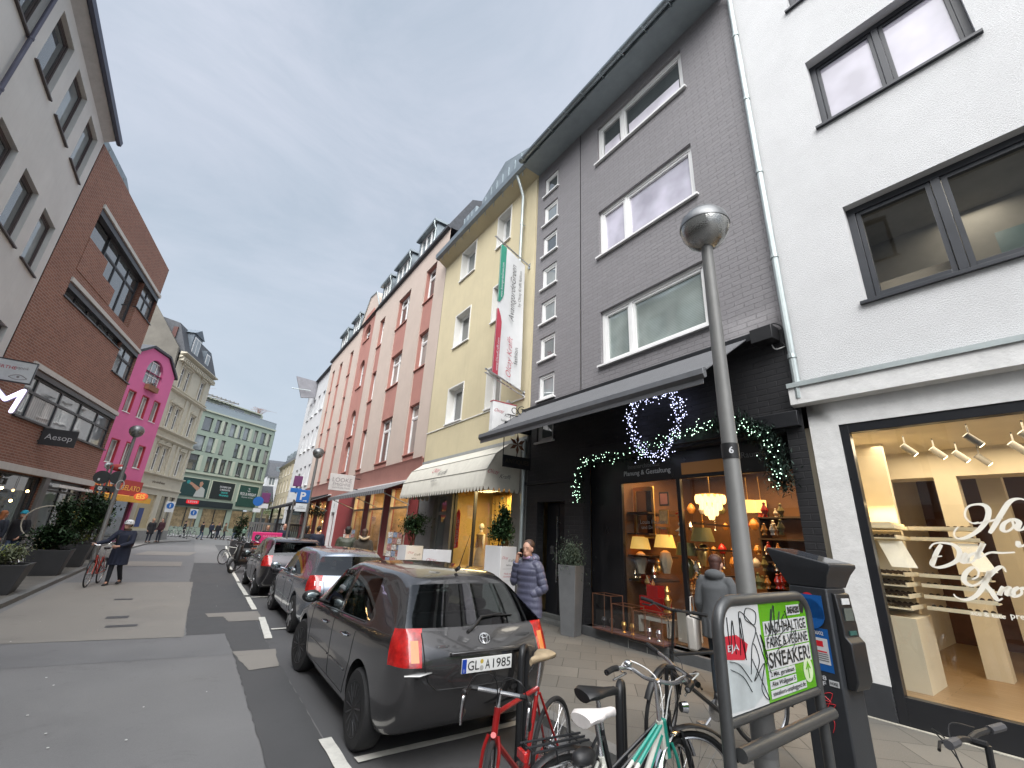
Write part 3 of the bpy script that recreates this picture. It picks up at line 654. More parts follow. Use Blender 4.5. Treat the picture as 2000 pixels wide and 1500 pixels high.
# ================================================================ WHITE HOUSE (right, near)
wx = thing('white_rendered_house', 'white rendered house with black-framed windows above an eyewear shop', 'house', (6.2 * K, 2.35 * K, 0), radians(93.2))
rend = M('white_render', (.60, .605, .61), .85, var=.05, vs=1.2, bump=1.0, bs=55, stain=.10)
wpaint = M('white_paint_brick', (.66, .66, .65), .7, var=.08, vs=6, bump=.6, bs=14, stain=.12)
WU = (-2.47, -.84, 7.60, 8.93); WL = (-3.0, -.86, 4.65, 6.10); WT = (-2.6, -.80, 10.25, 11.5)
WA = -12.0
def _w(b):
    hs = [WU, WL, WT]
    for k_ in (1, 2, 3): hs += [(WU[0] - 3.1 * k_, WU[1] - 3.1 * k_, WU[2], WU[3]), (WT[0] - 3.1 * k_, WT[1] - 3.1 * k_, WT[2], WT[3])]
    hs += [(-7.1, -5.0, 4.65, 6.1), (-10.9, -8.9, 4.65, 6.1)]
    b.wall(WA, 0.0, 3.77, 14.2, hs, 0, .17)
    b.face([(0, 0, 3.5), (0, -7, 3.5), (0, -7, 14.2), (0, 0, 14.2)]); b.box(WA, 0, -7, -6.8, 0, 14.2); b.box(WA, WA + .1, -6.8, -.01, 0, 14.2)
    for k_ in (1, 2, 3):
        window(wx, WU[0] - 3.1 * k_, WU[1] - 3.1 * k_, WU[2], WU[3], -.15, anth, P_mid, mull=(.5,), sill=.04); window(wx, WT[0] - 3.1 * k_, WT[1] - 3.1 * k_, WT[2], WT[3], -.15, anth, P_mid, mull=(.5,), sill=.04)
    window(wx, -7.1, -5.0, 4.65, 6.1, -.15, anth, P_mid, mull=(.5,), sill=.04); window(wx, -10.9, -8.9, 4.65, 6.1, -.15, anth, P_mid, mull=(.5,), sill=.04)
part(wx, 'wall', rend, _w)
window(wx, *WU, -.15, anth, P_lav, mull=(.5,), fw=.075, sill=.05, so=.05); window(wx, *WT, -.15, anth, P_mid, mull=(.5,), fw=.075, sill=.05)
# lower window: see-through with a lit room behind
fl = window(wx, *WL, -.12, anth, G_shop, mull=(.585,), fw=.085, fd=.10, sill=.05, so=.05)
part(wx, 'room', M('room_beige', (.22, .21, .19), .8), lambda b: (b.wall(-3.2, -.7, 4.4, 6.3, [], -1.6), b.face([(-.7, -.2, 4.4), (-.7, -1.6, 4.4), (-.7, -1.6, 6.3), (-.7, -.2, 6.3)]), b.face([(-3.2, -.2, 6.3), (-.7, -.2, 6.3), (-.7, -1.6, 6.3), (-3.2, -1.6, 6.3)]), b.face([(-3.2, -.2, 4.4), (-.7, -.2, 4.4), (-.7, -1.6, 4.4), (-3.2, -1.6, 4.4)])), sm=0)
part(wx, 'wall_picture', M('blue_glass', (.10, .16, .17), .3), lambda b: b.box(-2.45, -2.05, -1.59, -1.57, 5.2, 5.8))
part(wx, 'curtain', M('sheer_orange', (.22, .18, .13), .8), lambda b: b.box(-1.66, -.95, -.32, -.30, 4.66, 4.98))
part(wx, 'cornice', wpaint, lambda b: b.profile([(-.02, 3.76), (.10, 3.745), (.10, 3.47), (.0, 3.45)], WA, .13), bevel=.005)
part(wx, 'flashing', zincp, lambda b: b.profile([(0, 3.80), (.125, 3.762), (.125, 3.70), (.118, 3.70), (.118, 3.750), (0, 3.775)], WA, .135))
def _w2(b):
    b.wall(WA, .0, .40, 3.46, [(-4.6, -.31, .0, 3.16), (-9.4, -5.2, .4, 3.16)], -.03, .14); b.face([(0, -.03, .0), (0, -.5, 0), (0, -.5, 3.46), (0, -.03, 3.46)])
part(wx, 'shop_pier', wpaint, _w2)
part(wx, 'plinth', M('plinth_dark', (.03, .032, .036), .6, var=.2, stain=.3), lambda b: (b.box(-.31, .0, -.10, -.02, .05, .40), b.box(WA, -4.6, -.1, -.02, .05, .4)), bevel=.004)
part(wx, 'base_strip', M('limestone', (.38, .36, .30), .7, var=.2, stain=.4), lambda b: b.box(WA, 0, -.03, .02, .045, .085), bevel=.004)
blk = M('shop_frame_black', (.014, .015, .018), .3, var=.1)
part(wx, 'shop_frame', blk, lambda b: (b.box(-.40, -.31, -.15, -.045, .07, 3.16), b.box(-4.6, -.40, -.15, -.045, .07, .33), b.box(-4.6, -.40, -.15, -.045, 3.05, 3.16), b.box(-4.6, -4.5, -.15, -.045, .33, 3.05)), bevel=.004)
part(wx, 'shop_window', G_shop, lambda b: b.face([(-4.5, -.10, .33), (-.40, -.10, .33), (-.40, -.10, 3.05), (-4.5, -.10, 3.05)]), sm=0)
part(wx, 'far_shop_window', P_dark, lambda b: b.face([(-9.4, -.15, .4), (-5.2, -.15, .4), (-5.2, -.15, 3.16), (-9.4, -.15, 3.16)]), sm=0)
# interior
ei = thing('eyewear_shop_interior', 'bright warm room with wooden floor behind the large black-framed shop window', 'shop interior', wx.location, radians(93.2))
beige = M('shop_wall_cream', (.62, .55, .42), .75, var=.05); oak = None
m, nt, b_ = _nt('oak_floor'); vv = objco(nt)
brk = nt.nodes.new('ShaderNodeTexBrick'); nt.links.new(vv, brk.inputs[0]); brk.inputs['Scale'].default_value = 1; brk.inputs['Brick Width'].default_value = 1.4; brk.inputs['Row Height'].default_value = .12; brk.inputs['Mortar Size'].default_value = .004
brk.inputs['Color1'].default_value = (.30, .19, .09, 1); brk.inputs['Color2'].default_value = (.36, .24, .13, 1); brk.inputs['Mortar'].default_value = (.12, .06, .02, 1)
nt.links.new(mix(nt, ramp(nt, noise(nt, 12, 5, .7, objco(nt, (.3, 3, 1))), .3, .7), brk.outputs[0], (.24, .15, .075)), b_.inputs['Base Color']); b_.inputs['Roughness'].default_value = .4
part(ei, 'floor', m, lambda b: b.box(-4.6, .1, -5.2, -.16, .22, .30)); part(ei, 'ceiling', beige, lambda b: b.box(-4.6, .1, -5.2, -.16, 3.12, 3.2))
part(ei, 'side_wall', beige, lambda b: (b.box(.0, .12, -5.2, -.16, .3, 3.12), b.box(-.42, .0, -1.35, -1.25, .3, 3.12), b.box(-4.7, -4.6, -5.2, -.16, .3, 3.12)))
part(ei, 'back_wall', M('walnut_wall', (.10, .035, .015), .5, var=.3, vs=2), lambda b: b.box(-4.6, .0, -5.3, -5.2, .3, 3.12)); part(ei, 'beam', beige, lambda b: (b.box(-4.6, .0, -2.6, -2.2, 2.75, 3.12), b.box(-.95, -.72, -2.45, -2.2, .3, 2.75)))
part(ei, 'column', beige, lambda b: b.box(-1.3, -1.05, -3.3, -3.0, .3, 3.12))
for nm, rw in (('wall_shelves', (-.06, -.62)), ):
    sr = thing('eyewear_display', 'white wall rack with rows of lit spectacle shelves and pull-out mirrors', 'display rack', wx.location, radians(93.2))
    def _r(b):
        for i, z in enumerate((1.98, 1.86, 1.45, 1.34, 1.22, 1.10)):
            b.box(-.5, -.04, -1.24, -.60 - .0, z, z + .012); b.box(-1.15, -.55, -1.24, -1.0, z, z + .012)
            b.box(-.5, -.49, -1.24, -.60, z + .01, z + .045); b.box(-1.15, -.55, -1.005, -1.0, z + .01, z + .04)
        for i in range(9): b.box(-.48, -.06, -.62 - i * .07, -.63 - i * .07, 1.99, 2.05)
    part(sr, 'shelf', M('acrylic_white', (.75, .68, .52), .4), _r)
    def _gs(b):
        for z in (1.98, 1.86, 1.45, 1.34, 1.22, 1.10):
            for i in range(7):
                a = -.12 - i * .055
                for j in range(3): b.lathe([(.022, -.003), (.022, .003)], (a, -.75 - j * .17, z + .035), 8, (0, 1, 0))
            for i in range(9): b.lathe([(.022, -.003), (.022, .003)], (-.6 - i * .06, -1.1, z + .035), 8, (0, 1, 0))
    part(sr, 'spectacles', M('spectacle_dark', (.05, .03, .02), .3), _gs)
    def _mp(b):
        for a, o in ((-.30, -.66), (-.36, -.72), (-.95, -1.02)):
            b.face([(a, o, 1.84), (a - .16, o, 1.84), (a - .28, o + .14, 1.55), (a - .12, o + .14, 1.55)])
    part(sr, 'pull_out_panel', M('panel_white', (.8, .76, .66), .4), _mp, sm=0)
    part(sr, 'cabinet', beige, lambda b: b.box(-.52, -.02, -1.24, -.56, .30, 1.02))
for i, (a, o) in enumerate(((-.75, -.8), (-.95, -1.2), (-1.1, -1.6), (-1.25, -2.0), (-1.35, -.55), (-1.75, -.7), (-1.62, -1.3))):
    t = thing('track_spotlight', 'white cylindrical ceiling spotlights on tracks in the eyewear shop', 'spotlight', (0, 0, 0), 0, 'ceiling spotlights of the eyewear shop'); t.location = wx.location; t.rotation_euler = wx.rotation_euler
    part(t, 'housing', M('spot_grey', (.26, .25, .23), .5), lambda b: (b.tube([(a, o, 3.1), (a, o, 2.98)], .008), b.tube([(a + .03, o, 2.98), (a - .07, o - .05, 2.86)], .038, 12)))
    part(t, 'bulb', glow('spot_bulb', (1, .8, .5), 5), lambda b: b.tube([(a - .07, o - .05, 2.859), (a - .074, o - .052, 2.854)], .03, 12))
_a = radians(93.2)
def wl(a, o, z): return V3(wx.location) + V3((cos(_a) * a * K - sin(_a) * o * K, sin(_a) * a * K + cos(_a) * o * K, z * K))
area(wl(-1.9, -1.0, 6.25), (0, 0, 0), 1.2, 7, (1, .90, .74), .6); area(wl(-1.2, -1.2, 3.08), (0, 0, 0), 1.5, 34, (1, .80, .54), 2.0); area(wl(-3, -2.4, 3.08), (0, 0, 0), 2.5, 28, (1, .80, .54), 2.5)
area(wl(-.35, -1.0, 2.3), (0, 0, 0), .25, 6, (1, .72, .36), .5)
# window lettering, traced as strokes on the glass plane
def zs(l, sc, ox, oy): return [(ox + x / sc, oy + y / sc) for x, y in l]
S6 = [[(1240, 1235), (1195, 1238), (1152, 1200), (1155, 1150), (1190, 1122), (1260, 1118), (1300, 1150), (1290, 1220), (1230, 1290), (1150, 1335), (1092, 1335), (1078, 1300), (1105, 1262)],
      [(1560, 1095), (1500, 1080), (1440, 1100), (1385, 1180), (1345, 1250), (1310, 1305)], [(1235, 1240), (1300, 1228), (1395, 1205)],
      [(1455, 1212), (1405, 1240), (1392, 1280), (1425, 1292), (1465, 1260), (1455, 1215), (1500, 1232), (1490, 1275), (1525, 1280), (1560, 1230), (1560, 1280), (1600, 1240)]]
S7 = [[(825, 215), (850, 187), (900, 180), (965, 192), (1002, 230), (990, 280), (935, 312), (870, 325), (832, 305), (850, 268), (900, 258)], [(895, 190), (862, 250), (842, 318)],
      [(1042, 238), (1015, 285), (1040, 297), (1062, 270)], [(1052, 214), (1056, 210)],
      [(1100, 238), (1055, 258), (1045, 292), (1080, 290), (1110, 245), (1142, 182), (1105, 270), (1180, 238), (1250, 240), (1328, 236)],
      [(1075, 395), (1108, 378), (1112, 342), (1080, 325), (1038, 358), (1030, 405), (1080, 432), (1140, 400), (1178, 345), (1150, 420), (1100, 490), (1035, 515), (985, 500), (968, 480)],
      [(1275, 352), (1250, 320), (1200, 350), (1150, 412), (1185, 460), (1225, 515), (1255, 505)],
      [(1258, 436), (1235, 487), (1262, 455), (1290, 440), (1282, 485), (1310, 480)], [(1350, 440), (1315, 465), (1325, 495), (1365, 480), (1365, 445), (1390, 455)], [(1345, 170), (1352, 200), (1390, 190), (1400, 165)]]
inv = Matrix.Rotation(-_a, 3, 'Z'); nrm = V3((cos(radians(3.2)) * -1, -sin(radians(3.2)), 0)); nrm = Matrix.Rotation(_a, 3, 'Z') @ V3((0, 1, 0))
def on_white(px, py, o):
    d = sight(px, py); p0 = wl(0, o, 0); t = (p0 - CAM).dot(nrm) / d.dot(nrm); return inv @ (CAM + d * t - V3(wx.location))
def _st(b):
    for L_, sc, ox, oy in [(s, 3.333, 1540, 650) for s in S6] + [(s, 3.0, 1540, 1000) for s in S7]:
        p = crom([on_white(x, y, -.094) for x, y in zs(L_, sc, ox, oy)], 7); n = len(p)
        prev = None
        for i, q in enumerate(p):
            d = (p[min(i + 1, n - 1)] - p[max(i - 1, 0)]); d.y = 0
            if d.length < 1e-6: continue
            d.normalize(); w = .010 + .013 * max(0, -d.z * .9 + .15) ; w *= .55 + .45 * sin(pi * min(1, max(0, i / max(1, n - 1)))) ** .4
            # constant-angle nib: broad on down strokes
            s = V3((-d.z, 0, d.x)) * w
            cur = (q + s, q - s)
            if prev: b.face([prev[0], prev[1], cur[1], cur[0]])
            prev = cur
sc_ = part(wx, 'window_script', M('lettering_cream', (.80, .77, .68), .6, var=0), _st, k=1, sm=0)
rt2 = lambda s, a, z, w: text(s, (a * K, -.094 * K, z * K), (-1, 0, 0), (0, 0, 1), MATS['lettering_cream'], wx, w=w * K, bold=.012)
rt2('ace & tate', -1.16, 1.185, .23); rt2('presents', -1.425, 1.19, .23)
# ================================================================ YELLOW HOUSE
yh = thing('yellow_house', 'pale yellow rendered house with deep white window reveals and a zinc mansard', 'house', (GX, 0, 0), pi / 2)
yel = M('yellow_render', (.57, .50, .33), .9, var=.05, vs=1.0, bump=.6, bs=40, stain=.14, streak=.22)
revm = M('white_reveal', (.70, .69, .65), .7, var=.04)
yw = [(a0, a1, z0, z1) for (z0, z1) in ((5.10, 6.38), (7.90, 9.20), (10.65, 11.95)) for (a0, a1) in ((12.0, 13.15), (9.75, 10.6))]
Y0, Y1 = 8.37, 14.55
def _y(b):
    b.wall(Y0, Y1, 3.98, 12.35, yw, 0, .28); b.box(Y0 + .02, Y1 - .02, -7, -6.8, 0, 12.3)
part(yh, 'wall', yel, _y)
part(yh, 'pilaster', yel, lambda b: b.box(Y0 + .005, Y0 + .18, .0, .05, 3.98, 11.9))
def _rv(b, h):
        a0, a1, z0, z1 = h; w = .05
        b.box(a0, a0 + w, -.275, .02, z0, z1); b.box(a1 - w, a1, -.275, .02, z0, z1); b.box(a0 + w, a1 - w, -.275, .02, z1 - w, z1)
for h in yw: part(yh, 'window_reveal', revm, lambda b: _rv(b, h), bevel=.003)
for h in yw: window(yh, h[0] + .05, h[1] - .05, h[2], h[3] - .05, -.21, whitef, pick(P_dark, P_mid, P_curt), mull=(), fw=.06, sill=.06, so=.06)
part(yh, 'string_course', revm, lambda b: b.box(Y0 + .2, Y1, .0, .03, 5.0, 5.03)); part(yh, 'fascia', M('fascia_grey', (.30, .31, .31), .6), lambda b: b.box(Y0, Y1, .0, .05, 3.86, 3.98))
part(yh, 'soffit', yel, lambda b: b.profile([(0, 12.02), (.38, 12.25), (.38, 12.3), (0, 12.3)], Y0, Y1 + .02))
def _yr(b):
    b.profile([(.38, 12.24), (.50, 12.28), (.52, 12.46), (.42, 12.50), (.3, 12.36)], Y0, Y1 + .05)
    a = Y0 + .3
    while a < Y1: b.box(a, a + .02, .375, .395, 12.05, 12.45); a += .55
part(yh, 'gutter', zinc, _yr)
part(yh, 'roof', slate, lambda b: b.profile([(.40, 12.50), (-.15, 12.95), (-3.6, 14.6), (-7, 13), (-7, 12.2), (0, 12.3)], Y0, Y1))
def _dm(b):
    b.prism([(9.5, 12.6), (12.6, 12.6), (12.6, 14.3), (11.0, 15.0), (9.5, 14.4)], -.35, -3.4)
    for a in (9.9, 10.3, 10.7, 11.1, 11.5, 11.9, 12.3): b.box(a, a + .018, -.35, -.325, 12.7, 14.5 if a < 12 else 14.3)
part(yh, 'dormer', zinc, _dm)
def _dm2(b):
    b.box(12.75, 13.75, -.20, -3, 12.6, 14.1); [b.box(a, a + .018, -.2, -.178, 12.7, 14.08) for a in (12.77, 13.1, 13.42, 13.72)]
part(yh, 'dormer', zinc, _dm2)
downpipe(yh, 8.95, 8.35, 11.6, .14, top=[(8.95, .25, 11.9), (8.95, .42, 12.3)])
downpipe(yh, 8.44, .1, 3.9, .07)
# yellow shopfront
part(yh, 'ground_floor_wall', M('shop_grey', (.17, .17, .165), .6, var=.15, stain=.3), lambda b: (b.wall(Y0, Y1, 0, 3.86, [(12.45, 13.35, .12, 2.75), (9.0, 12.1, .45, 2.85)], -.0, .18), b.box(Y0 + .01, Y0 + .35, 0, .02, .1, 2.9)))
part(yh, 'door', M('door_grey', (.28, .29, .28), .5), lambda b: (b.box(12.45, 12.55, -.17, -.12, .12, 2.75), b.box(13.25, 13.35, -.17, -.12, .12, 2.75), b.box(12.55, 13.25, -.17, -.12, 2.2, 2.3), b.box(12.55, 13.25, -.17, -.12, .12, .3)), bevel=.003)
part(yh, 'door_pane', P_mid, lambda b: b.box(12.54, 13.26, -.155, -.15, .2, 2.74), sm=0)
part(yh, 'shop_window', G_shop, lambda b: b.face([(9.0, -.12, .45), (12.1, -.12, .45), (12.1, -.12, 2.85), (9.0, -.12, 2.85)]), sm=0)
part(yh, 'shop_frame', anth, lambda b: (b.box(9.0, 12.1, -.16, -.08, .45, .52), b.box(9.0, 9.05, -.16, -.08, .52, 2.85), b.box(12.05, 12.1, -.16, -.08, .52, 2.85), b.box(10.9, 10.95, -.16, -.08, .52, 2.85)))
yi = thing('fashion_shop_interior', 'yellow lit display room of the fashion shop', 'shop interior', (GX, 0, 0), pi / 2)
ycur = M('yellow_curtain', (.60, .42, .12), .8, var=.2, vs=5)
part(yi, 'room', M('room_ochre', (.50, .38, .16), .8), lambda b: (b.wall(8.9, 12.2, .4, 2.95, [], -1.5), b.face([(8.9, -.2, .4), (8.9, -1.5, .4), (8.9, -1.5, 2.95), (8.9, -.2, 2.95)]), b.face([(12.2, -.2, .4), (12.2, -1.5, .4), (12.2, -1.5, 2.95), (12.2, -.2, 2.95)]), b.face([(8.9, -.2, 2.95), (12.2, -.2, 2.95), (12.2, -1.5, 2.95), (8.9, -1.5, 2.95)]), b.face([(8.9, -.2, .42), (12.2, -.2, .42), (12.2, -1.5, .42), (8.9, -1.5, .42)])), sm=0)
def _cur(b):
    pts = [(9.1 + i * .06, -1.35 + .03 * sin(i * 1.9)) for i in range(50)]
    for p, q in zip(pts, pts[1:]): b.face([(p[0], p[1], .5), (q[0], q[1], .5), (q[0], q[1], 2.85), (p[0], p[1], 2.85)])
part(yi, 'curtain', ycur, _cur)
for i, (a, c) in enumerate(((11.4, M('dress_cream', (.30, .22, .12), .8)), (10.1, M('dress_brown', (.20, .13, .08), .8)))):
    q = thing('mannequin', ['mannequin in a cream dress behind the red sale banner', 'mannequin in a brown jacket at the right of the yellow-lit window'][i], 'mannequin', (GX + .75, a * K, .50), pi / 2)
    part(q, 'body', fig_cols[0], lambda b: (b.ell((0, 0, 1.62), (.08, .09, .11)), b.cap((0, 0, 1.4), (0, 0, 1.55), .05), b.cap((-.17, 0, 1.35), (-.22, .03, 1.0), .045, .035), b.cap((.17, 0, 1.35), (.22, .03, 1.0), .045, .035)), k=1)
    part(q, 'dress', c, lambda b: b.lathe([(.05, 1.46), (.20, 1.38), (.17, 1.2), (.11, 1.05), (.19, .85), (.25, .45), (.10, .42), (0, .42)], n=16, sy=.7), k=1)
area((GX + .8, 10.6 * K, 3.15), (0, 0, 0), 2.2, 55, (1, .72, .32), .8)
sb = thing('sale_banner', 'narrow red vertical sale banner in the fashion shop window', 'banner', (GX, 0, 0), pi / 2)
part(sb, 'cloth', M('banner_red', (.55, .03, .03), .6), lambda b: b.prism([(11.70, 1.3), (11.92, 1.26), (11.92, 2.25), (11.81, 2.36), (11.70, 2.22)], -.10, -.095), sm=0)
text('RÄUMUNGS-\nVERKAUF', (11.81 * K, -.094 * K, 1.75 * K), (0, 0, 1), (1, 0, 0), tw, sb, w=.85 * K, h=.16 * K)
# barrel awning
ya = thing('white_awning', 'cream scalloped awning over the fashion shop', 'awning', (GX, 0, 0), pi / 2)
cream = M('awning_cream', (.58, .56, .49), .85, var=.06, vs=4, bump=.3, bs=12, stain=.15, streak=.35)
prof = [(.02, 3.86), (.35, 3.78), (.72, 3.50), (.95, 3.10), (1.02, 2.72)]
A0, A1 = 8.66, 13.75
def _ya(b):
    pr = prof; n = 26
    for p, q in zip(pr, pr[1:]): b.face([(A0, p[0], p[1]), (A1, p[0], p[1]), (A1, q[0], q[1]), (A0, q[0], q[1])])
    for e in (A0, A1):
        b.face([(e, .02, 3.86)] + [(e, *p) for p in pr[1:]] + [(e, .02, 2.72)])
    N_ = 34; w = (A1 - A0) / N_
    for i in range(N_):
        x = A0 + i * w; b.face([(x, 1.021, 2.72), (x + w, 1.021, 2.72), (x + w * .8, 1.024, 2.63), (x + w * .5, 1.025, 2.605), (x + w * .2, 1.024, 2.63)])
    for e in (A0 - .001, A1 + .001):
        for i in range(7):
            x = .02 + i * .143; b.face([(e, x, 2.72), (e, x + .143, 2.72), (e, x + .11, 2.63), (e, x + .03, 2.63)])
part(ya, 'canopy', cream, _ya, sm=20)
part(ya, 'piping', M('piping_grey', (.35, .34, .31), .8), lambda b: [b.tube([(A0, o + .006, z + .004), (A1, o + .006, z + .004)], .007, 5) for o, z in prof[1:4]] and b.tube([(A0 - .002, o + .003, z) for o, z in prof[:-1]], .007, 5))
tr_ = M('lettering_red', (.42, .06, .09), .7, var=0); tk = M('lettering_dark', (.06, .06, .06), .7, var=0)
def logo(root, c, xd, up, w, fash=True, k_=1):
    xd, up = V3(xd).normalized(), V3(up).normalized(); c = V3(c)
    text('Olcay', c - xd * w * .26 + up * w * .05, xd, up, tr_, root, w=w * .50, shear=.55, bold=-.006)
    text('Krafft', c + xd * w * .25 - up * w * .06, xd, up, tk, root, w=w * .52, shear=.55, bold=-.006)
    if fash: text('fashion', c + xd * w * .02 - up * w * .30, xd, up, tk, root, w=w * .36, bold=.002)
nf = V3((0, .38, .925)).normalized()
logo(ya, V3((11.35 * K, .855 * K, 3.28 * K)) + V3((0, .012, .008)), (-1, 0, 0), (0, -.23, .40), 1.15)
logo(ya, V3((A0 * K - .006, .60 * K, 3.02 * K)), (0, -1, 0), (0, 0, 1), .72, False)
# projecting light box and banner
ls = thing('projecting_light_box', 'square white fashion sign box projecting under the banner', 'sign', (GX, 0, 0), pi / 2)
part(ls, 'box', M('sign_white', (.72, .72, .72), .5), lambda b: b.box(8.72, 8.86, .18, .86, 4.02, 4.78), bevel=.006); part(ls, 'trim', tr_, lambda b: b.box(8.713, 8.867, .17, .87, 4.78, 4.80)); part(ls, 'bracket', steel, lambda b: (b.box(8.77, 8.81, 0, .18, 4.3, 4.34), b.box(8.77, 8.81, 0, .18, 4.6, 4.64)))
logo(ls, (8.72 * K - .003, .52 * K, 4.52 * K), (0, -1, 0), (0, 0, 1), .66)
text('Avantgarde', (8.72 * K - .003, .50 * K, 4.16 * K), (0, -1, 0), (0, 0, 1), tk, ls, w=.5, shear=.5, bold=-.004)
bn = thing('vertical_banner', 'tall white shop banner with green and red edge hung between two steel poles', 'banner', (GX, 0, 0), pi / 2)
BA = 8.62
def _bn(b):
    n = 16
    for i in range(n):
        z0, z1 = 5.18 + (8.93 - 5.18) * i / n, 5.18 + (8.93 - 5.18) * (i + 1) / n
        for j in range(6):
            o0, o1 = .16 + .86 * j / 6, .16 + .86 * (j + 1) / 6
            g = lambda o, z: (BA + .03 * sin(o * 5 + z * .8) * (1 if .05 < 1 else 0), o, z + (o - .16) * .33)
            b.face([g(o0, z0), g(o1, z0), g(o1, z1), g(o0, z1)])
part(bn, 'cloth', M('banner_cloth', (.62, .63, .64), .8, var=.06, vs=2), _bn)
def strip(z0, z1, mat):
    def f(b):
        n = 12
        for i in range(n):
            a, c = z0 + (z1 - z0) * i / n, z0 + (z1 - z0) * (i + 1) / n
            wv = lambda z: .17 * min(1, max(.25, (abs((z - z0) / (z1 - z0) - (0 if z0 > 7 else 1)) * 6) ** .5))
            for g in (-.022, .022):
                G = lambda o, z: (BA + .03 * sin(o * 5 + z * .8) + g, o, z + (o - .16) * .33)
                b.face([G(1.021 - wv(a), a), G(1.021, a), G(1.021, c), G(1.021 - wv(c), c)])
    part(bn, 'colour_edge', mat, f, sm=0)
strip(7.15, 8.93, M('banner_green', (.02, .22, .15), .7)); strip(5.18, 6.95, M('banner_crimson', (.42, .05, .08), .7))
part(bn, 'pole', steel, lambda b: (b.tube([(BA, 0, 8.93), (BA, 1.22, 9.40)], .022), b.tube([(BA, 0, 5.14), (BA, 1.22, 5.50)], .022), b.tube([(BA, 0, 5.04), (BA, 1.22, 5.40)], .018), b.lathe([(.09, 0), (.09, .02)], (BA, 0, 8.95), 16, (0, 1, 0)), b.lathe([(.09, 0), (.09, .02)], (BA, 0, 5.12), 16, (0, 1, 0))))
bk = BA * K - .060
dn = V3((0, .0, 1))
text('Olcay Krafft', (bk, .56 * K, 5.98 * K), (0, .0, 1), (0, 1, 0), tr_, bn, w=1.25, shear=.5, bold=-.006); text('fashion', (bk, .38 * K, 6.05 * K), (0, 0, 1), (0, 1, 0), tk, bn, w=.52)
text('AvantgardeGreen', (bk, .56 * K, 7.85 * K), (0, 0, 1), (0, 1, 0), tk, bn, w=1.95, shear=.5, bold=-.006); text('by Olcay Krafft fashion', (bk, .34 * K, 8.05 * K), (0, 0, 1), (0, 1, 0), tk, bn, w=1.25)
text('www.OlcayKrafft.com', (bk - .01, .93 * K, 5.95 * K), (0, 0, 1), (0, 1, 0), tw, bn, w=1.0); text('www.AvantgardeGreen.com', (bk - .01, .93 * K, 8.1 * K), (0, 0, 1), (0, 1, 0), tw, bn, w=1.2)
cl = thing('camera_dome', 'small grey dome lamp under the lower banner pole', 'lamp', (GX - .12, 9.2 * K, 4.98 * K)); part(cl, 'dome', M('sign_grey', (.4, .4, .4), .4), lambda b: b.ell((0, 0, 0), (.08, .08, .1)), k=1)
# antiques sign on the grey house
an = thing('antiques_sign', 'black metal projecting sign with a brown star and scrollwork', 'sign', (GX, 8.15 * K, 0), pi / 2)
def _an(b):
    b.box(-.02, .02, .12, .97, 3.50, 3.80); b.box(-.02, .02, .12, .97, 4.42, 4.66)
part(an, 'panel', blackm, _an, k=1)
part(an, 'frame', blackm, lambda b: (b.tube([(0, .12, 3.5), (0, .12, 4.66)], .012, 6), b.tube([(0, .97, 3.5), (0, .97, 4.66)], .012, 6), b.tube([(0, .55, 3.8), (0, .55, 4.42)], .01, 6), b.tube([(0, 0, 4.86), (0, .9, 4.86)], .014, 6), b.tube([(0, .3, 4.86), (0, .3, 4.66)], .008), b.tube([(0, .8, 4.86), (0, .8, 4.66)], .008),
     *[b.tube([(0, cx + r * (1 - .12 * i / 6) * cos(s * i * .5 + ph), cz + r * (1 - .55 * i / 14) * sin(s * i * .5 + ph)) for i in range(15)], .011, 5) for cx, cz, r, s, ph in ((.2, 5.0, .13, 1, 0), (.45, 5.02, .14, -1, 2), (.68, 5.0, .11, 1, 3), (.08, 5.12, .09, -1, 0))]), k=1)
def _star(b):
    for i in range(6):
        t = pi / 2 + i * pi / 3; d = V3((0, cos(t), sin(t))); p = V3((0, -sin(t), cos(t))); c = V3((-.012, .55, 4.11))
        b.face([c, c + d * .13 + p * .05, c + d * .27, c + d * .13 - p * .05])
part(an, 'star', M('copper_brown', (.16, .06, .03), .5), _star, k=1, sm=0)
text('INTERIOR', (-.021, .545, 4.54), (0, -1, 0), (0, 0, 1), M('lettering_bronze', (.06, .045, .03), .5, var=0), an, w=.7, bold=.01); text('ANTIQUES', (-.021, .545, 3.65), (0, -1, 0), (0, 0, 1), MATS['lettering_bronze'], an, w=.74, bold=.01)

# ================================================================ RED AND CREAM HOUSE
rh = thing('red_striped_house', 'long cream and salmon-red striped house with arched gable window and dormers', 'house', (GX, 0, 0), pi / 2)
pink = M('beige_render', (.49, .405, .35), .9, var=.05, vs=.9, bump=.6, bs=35, stain=.14, streak=.12); redr = M('salmon_render', (.38, .180, .148), .9, var=.08, vs=1.0, bump=.5, bs=40, stain=.25, streak=.3)
redg = M('red_gloss_render', (.29, .05, .05), .6, var=.15, stain=.25)
RY0, RY1 = 14.57, 35.3
cols = [(15.65, 16.80, 1), (18.60, 20.25, 2), (22.30, 23.22, 1), (28.50, 29.32, 1), (31.25, 32.12, 1), (33.50, 34.25, 1)]
strips = [(c[0], c[1], 4.18, 13.02) for c in cols]; arch = (24.45, 27.05, 4.18, 14.12)
part(rh, 'wall', pink, lambda b: (b.wall(RY0, RY1, 4.15, 14.12, strips + [arch], 0, .05), b.box(RY0 + .01, RY1, -7, -6.8, 0, 14), b.face([(RY1, 0, 0), (RY1, -7, 0), (RY1, -7, 14.1), (RY1, 0, 14.1)])))
rz = [(4.50, 6.53), (8.10, 9.79), (11.32, 13.0)]
